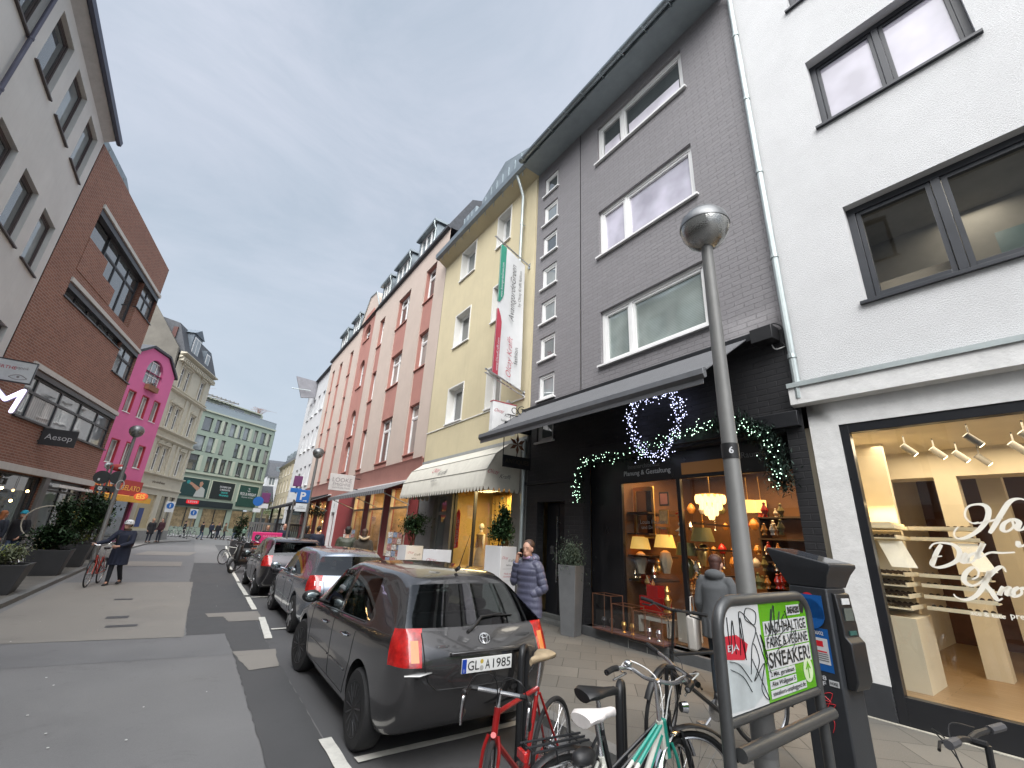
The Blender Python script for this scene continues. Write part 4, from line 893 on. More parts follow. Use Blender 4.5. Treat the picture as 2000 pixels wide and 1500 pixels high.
def _rw(b):
    for a0, a1, m_ in cols: b.wall(a0 - .001, a1 + .001, 4.18, 13.02, [(a0, a1 - .03, z0, z1) for z0, z1 in rz], -.045, .22)
    hs = [(25.25, 26.25, z, z + h) for z, h in ((4.6, 1.75), (6.62, 1.6), (9.6, 1.8))]
    b.wall(24.45, 27.05, 4.18, 14.13, hs + [(25.25, 26.5, 12.75, 13.85)], -.045, .2)
    for h in hs + [(25.25, 26.5, 12.75, 13.85)]:
        r = (h[1] - h[0]) / 2; cx = (h[0] + h[1]) / 2; cz = h[3] - r
        for sg in (-1, 1):
            b.prism([(cx + sg * r, h[3])] + [(cx + sg * r * cos(t), cz + r * sin(t)) for t in [i * pi / 16 for i in range(9)]], -.046, -.24)
part(rh, 'red_bay', redr, _rw)
for a0, a1, m_ in cols:
    for z0, z1 in rz: window(rh, a0 + .01, a1 - .04, z0, z1 - .01, -.19, whitef, pick(P_dark, P_mid, P_dark, P_curt), mull=(.5,) if m_ == 2 else (), trans=(.74,), fw=.06, sill=.02, sillm=redr, so=.04)
for z, h in ((4.6, 1.75), (6.62, 1.6), (9.6, 1.8), (12.75, 1.1)): window(rh, 25.26, 26.49 if z > 12 else 26.24, z, z + h, -.2, whitef, P_dark, mull=(.5,), trans=(.55,), fw=.05, sill=.02, sillm=redr)
def _rb(b): b.wall(RY0, RY1, 0, 4.15, [(15.45, 17.35, .75, 3.2), (18.05, 19.95, .75, 3.2), (20.65, 22.3, .75, 3.2), (25.4, 26.7, .1, 3.2), (28.1, 29.9, .7, 3.1), (31.0, 32.5, .7, 3.1)], .02, .2)
part(rh, 'ground_floor_wall', redg, _rb); part(rh, 'band', redr, lambda b: b.profile([(.025, 4.16), (.10, 4.20), (.05, 4.12), (.05, 3.3), (.025, 3.3)], RY0, RY1))
wlit = M('warm_interior', (.42, .30, .17), .8, var=.5, vs=2.5)
for a0, a1 in ((15.45, 17.35), (18.05, 19.95), (20.65, 22.3), (28.1, 29.9), (31.0, 32.5)):
    f = part(rh, 'shop_window', M('window_trim_cream', (.62, .58, .48), .5), lambda b: (b.box(a0, a0 + .07, -.1, .03, .75, 3.2), b.box(a1 - .07, a1, -.1, .03, .75, 3.2), b.box(a0 + .07, a1 - .07, -.1, .03, .75, .85), b.box(a0 + .07, a1 - .07, -.1, .02, 2.45, 2.52)))
    part(f, 'pane', G_shop, lambda b: b.face([(a0, -.06, .8), (a1, -.06, .8), (a1, -.06, 3.2), (a0, -.06, 3.2)]), sm=0)
    part(f, 'display', wlit, lambda b: (b.wall(a0 - .1, a1 + .1, .7, 3.3, [], -1.3), b.face([(a0 - .1, -.2, .72), (a1 + .1, -.2, .72), (a1 + .1, -1.3, .72), (a0 - .1, -1.3, .72)]), b.face([(a0 - .1, -.2, 3.3), (a1 + .1, -.2, 3.3), (a1 + .1, -1.3, 3.3), (a0 - .1, -1.3, 3.3)]), b.face([(a0 - .1, -.2, .7), (a0 - .1, -1.3, .7), (a0 - .1, -1.3, 3.3), (a0 - .1, -.2, 3.3)]), b.face([(a1 + .1, -.2, .7), (a1 + .1, -1.3, .7), (a1 + .1, -1.3, 3.3), (a1 + .1, -.2, 3.3)])), sm=0)
    for j in range(4): part(f, 'goods', random.choice(gvm + fig_cols), lambda b: b.box(a0 + .2 + j * .38, a0 + .45 + j * .38, -.9, -.5, .74, .74 + random.uniform(.3, 1.0)))
    area((GX + .7, (a0 + a1) / 2 * K, 3.25 * K), (0, 0, 0), 1.4, 28, (1, .70, .36), .8)
part(rh, 'door', M('door_darkred', (.14, .015, .02), .5), lambda b: b.box(25.75, 26.5, -.15, -.1, .1, 2.45)); part(rh, 'door_surround', whitef, lambda b: (b.box(25.4, 25.75, -.15, .05, .1, 3.2), b.box(26.5, 26.7, -.15, .05, .1, 3.2), b.box(25.75, 26.5, -.15, .045, 2.45, 3.2)))
text('8', (26.1 * K, .046 * K, 2.8 * K), (-1, 0, 0), (0, 0, 1), tk, rh, h=.25)
part(rh, 'cornice', slate, lambda b: (b.profile([(0, 14.06), (.14, 14.1), (.16, 14.2), (0, 14.2)], RY0, 23.7), b.profile([(0, 14.06), (.14, 14.1), (.16, 14.2), (0, 14.2)], 27.9, RY1)))
part(rh, 'gable', pink, lambda b: b.prism([(23.7, 14.12), (24.5, 15.2), (24.9, 15.75), (26.2, 15.95), (26.9, 15.2), (27.9, 14.12)], .0, -2.4)); part(rh, 'gable_red', redr, lambda b: b.prism([(24.5, 14.12), (24.95, 14.7), (26.5, 14.7), (27.05, 14.12)], .0, .012)); part(rh, 'gable_coping', zincp, lambda b: b.tube([(23.7, .03, 14.14), (24.5, .03, 15.22), (24.9, .03, 15.78), (26.2, .03, 15.98), (26.9, .03, 15.22), (27.9, .03, 14.14)], .04, 6))
part(rh, 'roof', slate, lambda b: b.profile([(.12, 14.2), (-.9, 16.1), (-3.6, 17.2), (-6.9, 15.5), (-6.9, 14), (-.02, 14.12)], RY0 + .02, RY1))
for a0, a1 in ((16.4, 18.4), (19.4, 21.6), (22.3, 23.9), (28.2, 30.2), (31.2, 33.4)):
    d = part(rh, 'dormer', zinc, lambda b: (b.box(a0, a0 + .12, -.05, -1.7, 14.2, 15.6), b.box(a1 - .12, a1, -.05, -1.7, 14.2, 15.6), b.box(a0 - .12, a1 + .12, .12, -1.9, 15.6, 15.72), b.box(a0 + .12, a1 - .12, -.05, -.1, 14.2, 14.45), b.box(a0 + .12, a1 - .12, -.08, -1.6, 14.45, 14.5)))
    w = window(d, a0 + .12, a1 - .12, 14.46, 15.6, -.1, whitef, P_mid, mull=(.33, .66), fw=.06)
    part(d, 'downpipe', zincp, lambda b: b.tube([(a0 - .05, .10, 15.6), (a0 - .05, .10, 15.4), (a0 - .02, -.02, 15.2), (a0 - .02, .0, 14.3)], .035, 8))
grey_st = M('awning_striped', (.20, .20, .205), .8, var=.1)
m, nt, bs_ = _nt('awning_stripes'); wv = nt.nodes.new('ShaderNodeTexWave'); wv.inputs['Scale'].default_value = 1.1; nt.links.new(objco(nt), wv.inputs[0]); nt.links.new(mix(nt, ramp(nt, wv.outputs['Fac'], .45, .55), (.10, .105, .11), (.22, .22, .225)), bs_.inputs['Base Color']); bs_.inputs['Roughness'].default_value = .85
for a0, a1, lab in ((14.9, 22.7, 'long grey striped awning over the stationery windows of the red house'), (27.2, 32.6, 'shorter grey striped awning at the far end of the red house')):
    q = thing('striped_awning', lab, 'awning', (GX, 0, 0), pi / 2)
    part(q, 'canopy', m, lambda b: (b.profile([(.1, 3.42), (1.18, 2.98), (1.18, 2.965), (.1, 3.405)], a0, a1), b.box(a0, a1, 1.17, 1.185, 2.84, 2.97)), sm=0)
    part(q, 'roller', whitef, lambda b: b.box(a0, a1, .03, .1, 3.40, 3.46))
    for i in range(3): a = a0 + .4 + (a1 - a0 - .8) * i / 2; part(q, 'support_arm', zincp, lambda b: b.tube([(a, .05, 2.55), (a, 1.15, 2.92)], .018))
lk = thing('boutique_sign', 'square white projecting sign reading LOOKE above the striped awning', 'sign', (GX, 21.9 * K, 0), pi / 2)
part(lk, 'panel', M('sign_offwhite', (.55, .53, .51), .5), lambda b: b.box(-.04, .04, .35, 1.62, 3.70, 4.55), k=1, bevel=.01); part(lk, 'bracket', blackm, lambda b: (b.tube([(0, 0, 4.4), (0, .35, 4.4)], .02), b.tube([(0, 0, 3.85), (0, .35, 3.85)], .02)), k=1)
text('LOOKE', (-.041, .98, 4.25), (0, -1, 0), (0, 0, 1), M('lettering_taupe', (.22, .20, .20), .6, var=0), lk, w=1.0); text('EMIGHFIE', (-.041, .98, 4.02), (0, -1, 0), (0, 0, 1), MATS['lettering_taupe'], lk, w=.9); text('individuelle Mode', (-.041, .98, 3.85), (0, -1, 0), (0, 0, 1), MATS['lettering_taupe'], lk, w=.9)
# garland + bulbs around the far red-house windows, dark cafe awning
gq = thing('fir_garland', 'fir garland with warm bulbs along the far windows of the red house', 'garland', (GX, 0, 0), pi / 2)
gpp = [tuple(x * K for x in p) for p in crom([(27.3, .3, 2.5), (28.0, .32, 2.35), (29.0, .3, 2.75), (29.8, .3, 2.4), (30.8, .3, 2.5), (31.8, .3, 2.8), (32.8, .3, 2.4), (34.2, .3, 2.7)], 12)]
part(gq, 'fir_twigs', MATS['fir_green'], lambda b: needles(b, gpp, .13, 1500, .16, .02), k=1)
for a in (28.5, 29.5, 31.3, 32.2):
    q = thing('pendant_bulb', 'glowing warm bulbs hanging in the far windows of the red house', 'lamp', (GX + .3, a * K, 0), 0, 'bulbs in the far red house windows')
    part(q, 'bulb', glow('bulb_warm', (1, .62, .25), 6), lambda b: [b.ell((0, random.uniform(-.3, .3), z), .05, 8, 6) for z in (1.2, 1.6, 2.2, 2.7, 3.2)], k=1); part(q, 'cord', black, lambda b: b.tube([(0, 0, 3.3), (0, 0, 1.2)], .006, 4), k=1)
ca = thing('cafe_awning', 'black awning and dark parasol frame stretched beyond the red house shops', 'awning', (GX, 0, 0), pi / 2)
part(ca, 'canopy', M('awning_black', (.012, .012, .014), .8), lambda b: (b.profile([(.1, 3.5), (2.2, 2.72), (2.2, 2.6), (.1, 3.4)], 27.8, 35.0)), sm=0); part(ca, 'post', blackm, lambda b: [b.box(a, a + .12, 1.9, 2.02, 0, 2.7) for a in (28.0, 31.4, 34.8)])

# ================================================================ far right row
fw = thing('pale_rendered_house', 'pale grey-white house beyond the red one with a jutting dark roof panel', 'house', (GX, 35.32 * K, 0), pi / 2)
wgr = M('render_palegrey', (.50, .51, .52), .85, var=.06, stain=.15)
hs = [(1.2 + 1.75 * i, 2.1 + 1.75 * i, z, z + 1.6) for i in range(4) for z in (4.6, 7.6, 10.6)]
part(fw, 'wall', wgr, lambda b: (b.wall(0.02, 9.0, 0, 13.9, hs + [(.8, 8.2, .3, 2.9)], -.15, .15), b.box(.02, 9, -7, -6.8, 0, 13.9), b.face([(9, -.15, 0), (9, -7, 0), (9, -7, 13.9), (9, -.15, 13.9)])))
for h in hs: window(fw, *h, -.28, whitef, P_mid, mull=(.5,), sill=-.05)
part(fw, 'shopfront', P_dark, lambda b: b.box(.8, 8.2, -.3, -.28, .3, 2.9)); downpipe(fw, .12, 0, 13.5, -.04)
part(fw, 'roof', slate, lambda b: b.profile([(.1, 13.9), (-1, 15.3), (-6.9, 15.3), (-6.9, 13.85), (-.1, 13.85)], .02, 9))
part(fw, 'roof_panel', M('panel_grey', (.22, .22, .24), .5), lambda b: b.profile([(-.1, 13.9), (1.7, 14.0), (1.0, 12.2), (-.1, 12.4)], 5.2, 5.4)); part(fw, 'flag_arm', zincp, lambda b: b.tube([(5.0, .4, 12.9), (5.0, 1.9, 12.8)], .04))
def simple_house(name, label, x, y, rz, w, dp, h, ncol, nrow, wm, roofh=2.5, gf=3.2, ww=1.0, wh=1.7, shop=True, mansard=True, rm=None, group=None, sd=1):
    r = thing(name, label, 'house', (x, y, 0), rz, group); st = (h - gf) / nrow
    hs = [((i + .5) * w / ncol - ww / 2, (i + .5) * w / ncol + ww / 2, gf + j * st + .7, gf + j * st + .7 + wh) for i in range(ncol) for j in range(nrow)]
    part(r, 'wall', wm, lambda b: (b.wall(0, w, 0, h, hs + ([(.4, w - .4, .3, gf - .5)] if shop else []), 0, .15), b.box(0, w, -dp, -dp + .2, 0, h), b.face([(0, 0, 0), (0, -dp, 0), (0, -dp, h), (0, 0, h)]), b.face([(w, 0, 0), (w, -dp, 0), (w, -dp, h), (w, 0, h)])), k=1, sd=sd)
    for q in hs: window(r, *q, -.1, whitef, pick(P_dark, P_mid), k=1, sd=sd, mull=(.5,), fw=.07, sash=False, sill=.05)
    if shop: part(r, 'shopfront', P_dark, lambda b: b.box(.4, w - .4, -.14, -.12, .3, gf - .5), k=1, sd=sd)
    pr = [(.25, h), (-1.1, h + roofh), (-dp * .5, h + roofh * 1.35), (-dp + .1, h + roofh), (-dp + .1, h - .05), (0, h - .05)] if mansard else [(.3, h), (-dp * .5, h + roofh), (-dp, h), (-dp, h - .05), (0, h - .05)]
    part(r, 'roof', rm or slate, lambda b: b.profile(pr, -.05, w + .05), k=1, sd=sd)
    part(r, 'cornice', wm, lambda b: (b.profile([(0, h - .35), (.15, h - .2), (.28, h - .02), (0, h - .02)], 0, w), b.box(0, w, 0, .07, gf - .1, gf + .1)), k=1, sd=sd)
    if mansard:
        for i in range(max(1, ncol - 1)):
            a = (i + 1) * w / ncol; part(r, 'dormer', zinc, lambda b: (b.box(a - .6, a + .6, -.3, -1.6, h + .3, h + 1.8), b.box(a - .4, a + .4, -.3, -.27, h + .55, h + 1.6)), k=1, sd=sd)
    return r
simple_house('mansard_house', 'white mansard-roofed house closing the street in the distance', 9.2, 92, 0, 7, 9, 10.2, 4, 3, M('render_white_far', (.52, .53, .54), .85), sd=-1)
simple_house('gabled_house', 'low ochre house with long dark roof left of the white mansard house', 6.9, 80, 0, 2.6, 8, 5.2, 2, 1, M('render_ochre_far', (.40, .35, .25), .85), roofh=2.6, mansard=False, sd=-1)
simple_house('ochre_townhouse', 'ochre town house standing side-on between the pale house and the mansard house', 9.6, 66, radians(90), 14, 9, 10.4, 5, 3, MATS['render_ochre_far'], roofh=2.2)
simple_house('distant_block', 'small grey far house with flat top left of the mansard house', 11.8, 130, 0, 8, 9, 12.4, 4, 3, M('render_grey_far', (.42, .42, .41), .85), roofh=.8, sd=-1)
# ================================================================ LEFT SIDE (sd=-1: outward is local -y)
LX = -5.62 * K
lh = thing('white_rendered_house', 'off-white rendered house with dark deep-set windows left of the brick building', 'house', (LX, 0, 0), pi / 2)
lr = M('offwhite_render', (.62, .62, .605), .9, var=.06, vs=.7, bump=.4, bs=40, stain=.15, streak=.2)
brn = M('brown_frame', (.07, .055, .055), .5)
lw = []
for i in range(9):
    a = 16.42 - 1.82 * i
    for z0, z1 in ((11.84, 13.62), (8.3, 10.0), (4.85, 6.58)): lw.append((a, a + 1.2, z0, z1))
part(lh, 'wall', lr, lambda b: (b.wall(-9, 18.12, 3.2, 14.3, lw, 0, .2), b.box(-9, 18.1, -7, -6.8, 0, 14.2), b.face([(18.12, 0, 0), (18.12, -7, 0), (18.12, -7, 14.3), (18.12, 0, 14.3)]), b.face([(-9, 0, 0), (-9, -7, 0), (-9, -7, 14.3), (-9, 0, 14.3)])), sd=-1)
for h in lw: window(lh, *h, -.12, brn, pick(P_dark, P_mid, P_lav), sd=-1, fw=.07, sill=.07, so=.06)
part(lh, 'ground_floor_wall', M('shop_stone', (.22, .21, .20), .7, var=.15), lambda b: b.wall(-9, 18.12, 0, 3.2, [(-8, -4.6, .4, 2.8), (-4, -.5, .4, 2.8), (0, 3.6, .4, 2.8), (4.2, 7.8, .4, 2.8), (8.4, 12, .4, 2.8), (12.6, 17.4, .4, 2.8)], .02, .2), sd=-1)
for a0, a1 in ((-8, -4.6), (-4, -.5), (0, 3.6), (4.2, 7.8), (8.4, 12), (12.6, 17.4)): window(lh, a0, a1, .4, 2.8, -.1, anth, P_dark, sd=-1, mull=(.33, .66), sash=False)
part(lh, 'eave', M('eave_white', (.42, .42, .42), .7), lambda b: b.profile([(0, 14.0), (.25, 14.22), (.28, 14.35), (0, 14.35)], -9, 18.12), sd=-1)
part(lh, 'gutter', M('gutter_dark', (.09, .10, .14), .5, .4), lambda b: b.profile([(.25, 14.23), (.30, 14.19), (.38, 14.21), (.40, 14.38), (.26, 14.42)], -9, 18.3), sd=-1)
part(lh, 'roof', slate, lambda b: b.profile([(.28, 14.4), (-3.6, 17), (-6.9, 14.4), (-6.9, 14.2), (0, 14.3)], -9, 18.1), sd=-1)
downpipe(lh, 12.1, 3.2, 14.1, .08, M('pipe_dark', (.10, .10, .14), .5, .3), sd=-1)
# brick building
BZ = 90 - 10.1
bh = thing('red_brick_building', 'red brick building with long strip windows and white lintel bands', 'building', (LX, 18.15 * K, 0), radians(BZ))
rbrick = brick_mat('red_brick', (.18, .078, .056), (.29, .130, .090), (.34, .27, .22), bw=.28, bh=.095, mw=.017, smear=.3)
TOP = 13.98
bw_ = [(1.45, 6.75, 9.70, 12.28), (6.75, 8.8, 10.78, 12.28), (1.45, 6.7, 8.62, 9.18), (6.7, 8.8, 7.62, 9.18), (1.5, 8.8, 4.45, 6.03), (.3, 4.85, .5, 2.82), (5.0, 8.7, .1, 2.82)]
part(bh, 'wall', rbrick, lambda b: (b.wall(.03, 8.8, 0, TOP, bw_, 0, .30), b.box(.03, 8.8, -6.5, -6.3, 0, TOP), b.face([(8.8, 0, 9.3), (8.8, -6.5, 9.3), (8.8, -6.5, TOP), (8.8, 0, TOP)]), b.face([(8.8, 0, 6.1), (8.8, -6.5, 6.1), (8.8, -6.5, 7.6), (8.8, 0, 7.6)]), b.face([(8.8, -.31, 0), (8.8, -6.5, 0), (8.8, -6.5, TOP), (8.8, -.31, TOP)]), b.face([(8.8, 0, 3.0), (8.8, -.31, 3), (8.8, -.31, 4.45), (8.8, 0, 4.45)]), b.face([(.03, 0, 13), (.03, -6.5, 13), (.03, -6.5, TOP), (.03, 0, TOP)])), sd=-1)
part(bh, 'roof', M('flat_roof', (.10, .10, .11), .8), lambda b: b.box(.05, 8.78, -6.48, -.02, TOP - .1, TOP - .03), sd=-1)
part(bh, 'lintel', M('white_band', (.56, .56, .53), .7, var=.05, streak=.4), lambda b: (b.box(1.42, 8.85, -.10, .06, 12.30, 12.46), b.box(1.42, 8.85, -.10, .06, 9.20, 9.36), b.box(1.42, 8.85, -.1, .06, 6.05, 6.22), b.box(.03, 8.85, -.1, .10, 2.84, 3.06)), sd=-1, bevel=.004)
part(bh, 'lintel_soffit', anth, lambda b: (b.box(1.46, 8.8, -.22, .0, 12.05, 12.29), b.box(1.46, 8.8, -.22, .0, 8.98, 9.19), b.box(1.52, 8.8, -.22, .0, 5.86, 6.04)), sd=-1)
window(bh, 3.15, 6.7, 9.72, 12.05, -.2, anth, P_dark, sd=-1, mull=(.33, .66), trans=(.72,)); window(bh, 6.78, 8.78, 10.8, 12.05, -.12, anth, P_mid, sd=-1, mull=(.5,), trans=(.65,), sill=.06)
part(bh, 'balcony', rbrick, lambda b: (b.box(1.45, 3.1, -.3, .02, 9.70, 11.0), b.box(3.1, 4.4, -.02, .02, 9.7, 10.4)), sd=-1)
part(bh, 'strip_infill', P_dark, lambda b: b.box(1.45, 3.15, -.28, -.26, 9.7, 12.05), sd=-1, sm=0)
window(bh, 1.46, 6.7, 8.64, 9.0, -.14, anth, P_dark, sd=-1, mull=(.2, .4, .6, .8), fw=.04, sash=False, sill=.05); window(bh, 6.72, 8.78, 7.64, 9.0, -.1, anth, P_mid, sd=-1, mull=(.45,), trans=(.62,), sill=.07)
window(bh, 1.52, 8.78, 4.47, 5.88, -.1, anth, P_mid, sd=-1, mull=(.115, .345, .575, .80), trans=(.62,), fw=.09, sash=False, sill=.08, so=.03)
part(bh, 'curtain', P_curt, lambda b: b.box(2.4, 3.9, -.138, -.137, 4.6, 5.3), sd=-1, sm=0)
part(bh, 'metal_roof', zinc, lambda b: (b.prism([(.6, TOP), (4.8, TOP), (4.8, 14.7), (3.6, 15.25), (.6, 15.25)], -.7, -4), *[b.box(a, a + .03, -.70, -.66, TOP, 15.1 if a < 3.8 else 14.7) for a in (1, 1.8, 2.6, 3.4, 4.2)]), sd=-1)
window(bh, .3, 4.85, .5, 2.82, -.12, anth, P_dark, sd=-1, mull=(.5,), fw=.06, sash=False)
window(bh, 5.0, 8.7, .1, 2.82, -.2, anth, P_mid, sd=-1, mull=(.2, .5, .72), trans=(.86,), fw=.08, sash=False)
part(bh, 'shop_column', M('column_grey', (.14, .14, .14), .6), lambda b: b.box(4.75, 5.1, -.02, .08, 0, 2.83), sd=-1); part(bh, 'roller_awning', whitef, lambda b: b.box(5.3, 8.3, .1, .3, 2.55, 2.66), sd=-1)
for i in range(5):
    q = thing('pendant_bulb', 'warm bulbs glowing behind the left cafe window', 'lamp', (LX, 18.15 * K, 0), radians(BZ), 'bulbs in the left cafe window'); part(q, 'bulb', glow('bulb_warm', (1, .62, .25), 6), lambda b: b.ell((1.0 + .75 * i, .02, 2.3 - .35 * (i % 2)), .045, 8, 6), sd=-1)
    part(q, 'cord', black, lambda b: b.tube([(1.0 + .75 * i, .02, 2.33 - .35 * (i % 2)), (1.0 + .75 * i, .02, 2.8)], .006, 4), sd=-1)
# projecting signs on the brick building
def psign(name, label, y, x0, x1, z0, z1, pm, th=.08, tilt=0):
    r = thing(name, label, 'sign', (0, y, 0)); part(r, 'panel', pm, lambda b: b.box(x0, x1, -th / 2, th / 2, z0, z1), k=1, bevel=.008); return r
s1 = psign('optician_sign', 'white optician sign box with red and grey lettering high on the left', 20.05, -6.35, -5.38, 5.75, 6.42, M('sign_lightbox', (.55, .57, .58), .5))
part(s1, 'frame', anth, lambda b: (b.box(-6.37, -5.36, -.05, .05, 6.42, 6.45), b.box(-6.37, -5.36, -.05, .05, 5.72, 5.75), b.box(-5.38, -5.36, -.05, .05, 5.75, 6.42)), k=1)
text('BERTHE', (-6.05, -.041, 6.18), (1, 0, 0), (0, 0, 1), tr_, s1, w=.5, bold=.01); text('optik', (-5.66, -.041, 6.2), (1, 0, 0), (0, 0, 1), MATS['lettering_taupe'], s1, w=.3, shear=.4)
part(s1, 'eye_emblem', MATS['lettering_taupe'], lambda b: (b.tube([(-5.9 + .42 * i / 10, -.043, 5.88 + .10 * sin(pi * i / 10)) for i in range(11)], .010, 4), b.tube([(-5.9 + .42 * i / 10, -.043, 5.88 - .06 * sin(pi * i / 10)) for i in range(11)], .008, 4), b.ell((-5.69, -.043, 5.91), (.035, .005, .035))), k=1)
s2 = thing('neon_letter', 'glowing white-violet neon letter M mounted beneath the optician sign', 'neon sign', (0, 20.0, 0)); neon = glow('neon_violet', (.80, .70, 1.0), .9); MP = [(-6.25, -.1, 4.8), (-6.08, -.1, 5.5), (-5.72, -.1, 5.12), (-5.40, -.1, 5.48), (-5.48, -.1, 4.78)]
part(s2, 'letter', neon, lambda b: [b.cap(p_, q_, .058) for p_, q_ in zip(MP, MP[1:])], k=1)
part(s2, 'backing', M('neon_back', (.25, .25, .3), .5), lambda b: [b.cap((p_[0], .02, p_[2]), (q_[0], .02, q_[2]), .075) for p_, q_ in zip(MP, MP[1:])], k=1)
s3 = psign('cosmetics_sign', 'dark grey hanging sign reading Aesop on the brick wall', 24.1, -5.60, -4.56, 4.30, 4.95, M('sign_charcoal', (.022, .022, .025), .5), .06)
text('Aesop', (-5.08, -.031, 4.60), (1, 0, 0), (0, 0, 1), M('lettering_pale', (.45, .45, .46), .5, var=0), s3, w=.78); part(s3, 'bracket', blackm, lambda b: (b.box(-5.72, -5.60, -.03, .03, 4.75, 4.80), b.box(-5.72, -5.60, -.03, .03, 4.40, 4.45), b.box(-5.75, -5.70, -.06, .06, 4.2, 4.9)), k=1)

# ================================================================ PINK HOUSE
pk = thing('pink_gabled_house', 'narrow bright pink house with arched attic window above the ice cream parlour', 'house', (-5.81, 41.4, 0), radians(66))
pm_ = M('pink_render', (.64, .15, .32), .85, var=.05, vs=1, bump=.3, stain=.08); pr_ = M('crimson_reveal', (.35, .02, .04), .7)
pw = [(-.50, .30, 8.05, 9.52), (.95, 1.75, 8.0, 9.54), (2.32, 3.12, 8.05, 9.56), (-.50, .35, 4.8, 6.28), (.95, 1.75, 4.8, 6.32), (2.28, 3.1, 4.8, 6.34)]
PA, PB = -1.3, 3.75
def _pk(b):
    b.wall(PA, PB, 0, 11.2, pw + [(-.9, 3.6, .1, 2.9), (.45, 2.35, 10.3, 11.2)], 0, .18); b.box(PA, PB, -6, -5.8, 0, 11)
    b.face([(PB, 0, 0), (PB, -6, 0), (PB, -6, 11.2), (PB, 0, 11.2)]); b.prism([(PA, 11.2), (.45, 11.2), (.45, 11.25)] + [(1.4 + .95 * cos(t), 11.2 + .95 * sin(t)) for t in [pi - pi * i / 12 for i in range(13)]][1:-1] + [(2.35, 11.2), (PB, 11.2), (PB, 11.7), (2.4, 12.75), (.4, 12.75), (PA, 11.7)], -.18, 0)
part(pk, 'wall', pm_, _pk, sd=-1)
for i, h in enumerate(pw):
    part(pk, 'reveal', pr_, lambda b: (b.box(h[0], h[0] + .07, -.17, .006, h[2], h[3]), b.box(h[1] - .07, h[1], -.17, .006, h[2], h[3]), b.box(h[0] + .07, h[1] - .07, -.17, .006, h[3] - .07, h[3])), sd=-1); window(pk, h[0] + .07, h[1] - .07, h[2], h[3] - .07, -.12, whitef, P_curt, sd=-1, mull=(.5,) if i % 3 == 1 else (), sash=False, sill=.04)
window(pk, .5, 2.3, 10.3, 12.0, -.14, whitef, P_mid, sd=-1, mull=(.35, .65), trans=(.4,), sash=False); part(pk, 'roof', slate, lambda b: b.prism([(PA - .3, 11.45), (PA - .3, 11.7), (.35, 12.95), (2.45, 12.95), (PB + .25, 11.75), (PB + .2, 11.6), (2.4, 12.8), (.4, 12.8)], -6, .12), sd=-1)
def leaves(b, c, rad, n, size, clumps=14, flat=.5):
    c = V3(c); cl_ = []
    for i in range(clumps):
        d = V3((random.gauss(0, 1), random.gauss(0, 1), random.gauss(0, 1))).normalized() * (random.random() ** .4); cl_.append((c + V3((d.x * rad[0], d.y * rad[1], d.z * rad[2])) * .85, random.uniform(.22, .5)))
    for i in range(n):
        q, cr = random.choice(cl_); p = q + V3((random.gauss(0, rad[0] * cr * .6), random.gauss(0, rad[1] * cr * .6), random.gauss(0, rad[2] * cr * .6)))
        d = V3((random.gauss(0, 1), random.gauss(0, 1), random.gauss(.2, .8))).normalized(); s = size * random.uniform(.6, 1.3); u, w_ = frame_of(d)
        b.face([p, p + d * s * .5 + u * s * flat * .5, p + d * s, p + d * s * .5 - u * s * flat * .5])
def leafmat(name, c): return M(name, c, .6, var=.55, vs=14, spec=.3)
lf1 = leafmat('leaf_dark', (.022, .050, .018)); lf2 = leafmat('leaf_mid', (.05, .09, .025)); lf3 = leafmat('leaf_pale', (.15, .17, .10)); lf4 = leafmat('leaf_yellow', (.14, .17, .03)); lf5 = leafmat('leaf_grey', (.09, .12, .085))
wb = thing('window_planter', 'terracotta flower box under the arched window of the pink house', 'planter', tuple(pk.location), radians(66)); part(wb, 'box', M('terracotta', (.26, .12, .07), .8), lambda b: b.box(.8, 2.0, 0, .25, 9.95, 10.3), sd=-1); part(wb, 'dry_plants', leafmat('leaf_dry', (.16, .10, .06)), lambda b: leaves(b, (1.4, .15, 10.4), (.6, .1, .12), 160, .1), sd=-1)
part(pk, 'shop_sign', M('sign_red', (.40, .03, .025), .5), lambda b: b.box(-.9, 3.9, .02, .12, 2.98, 3.95), sd=-1); ory = M('lettering_yellow', (.80, .45, .08), .5, var=0)
text('EISCAFÉ e GELATO', (1.45 * K, -.125 * K, 3.5 * K), (1, 0, 0), (0, 0, 1), ory, pk, w=4.5 * K, h=.42 * K, bold=.015)
ia = thing('icecream_awning', 'orange-yellow awning edge over the ice cream parlour', 'awning', tuple(pk.location), radians(66)); part(ia, 'canopy', M('awning_orange', (.80, .42, .06), .8), lambda b: b.profile([(.02, 3.0), (.9, 2.9), (.9, 2.55), (.88, 2.55), (.88, 2.88), (.02, 2.96)], -1.0, 3.9), sd=-1, sm=0)
part(pk, 'shopfront', P_dark, lambda b: b.box(-.9, 3.6, -.17, -.15, .1, 2.9), sd=-1)
es = thing('oval_ice_sign', 'orange-red oval projecting sign reading EIS', 'sign', tuple(at(-4.8, 41, 1.15)), radians(-10)); part(es, 'panel', M('sign_orange', (.70, .10, .03), .5), lambda b: b.lathe([(0, -.05), (.48, -.05), (.5, 0), (.48, .05), (0, .05)], (0, 0, 3.35), 28, (0, 1, 0), sx=1, sy=1), k=1)
es.children[0].scale = (1.35, 1, 1); es.scale = (.62, .62, .62); es.children[0].data.transform(Matrix.Diagonal((1, 1, .86, 1))); es.children[0].location.z = 3.35 * .14
text('EIS', (0, -.075, 3.35), (1, 0, 0), (0, 0, 1), ory, es, w=.8, bold=.02); part(es, 'bracket', blackm, lambda b: b.tube([(-.6, 0, 3.35), (-1.1, .2, 3.35)], .03), k=1)

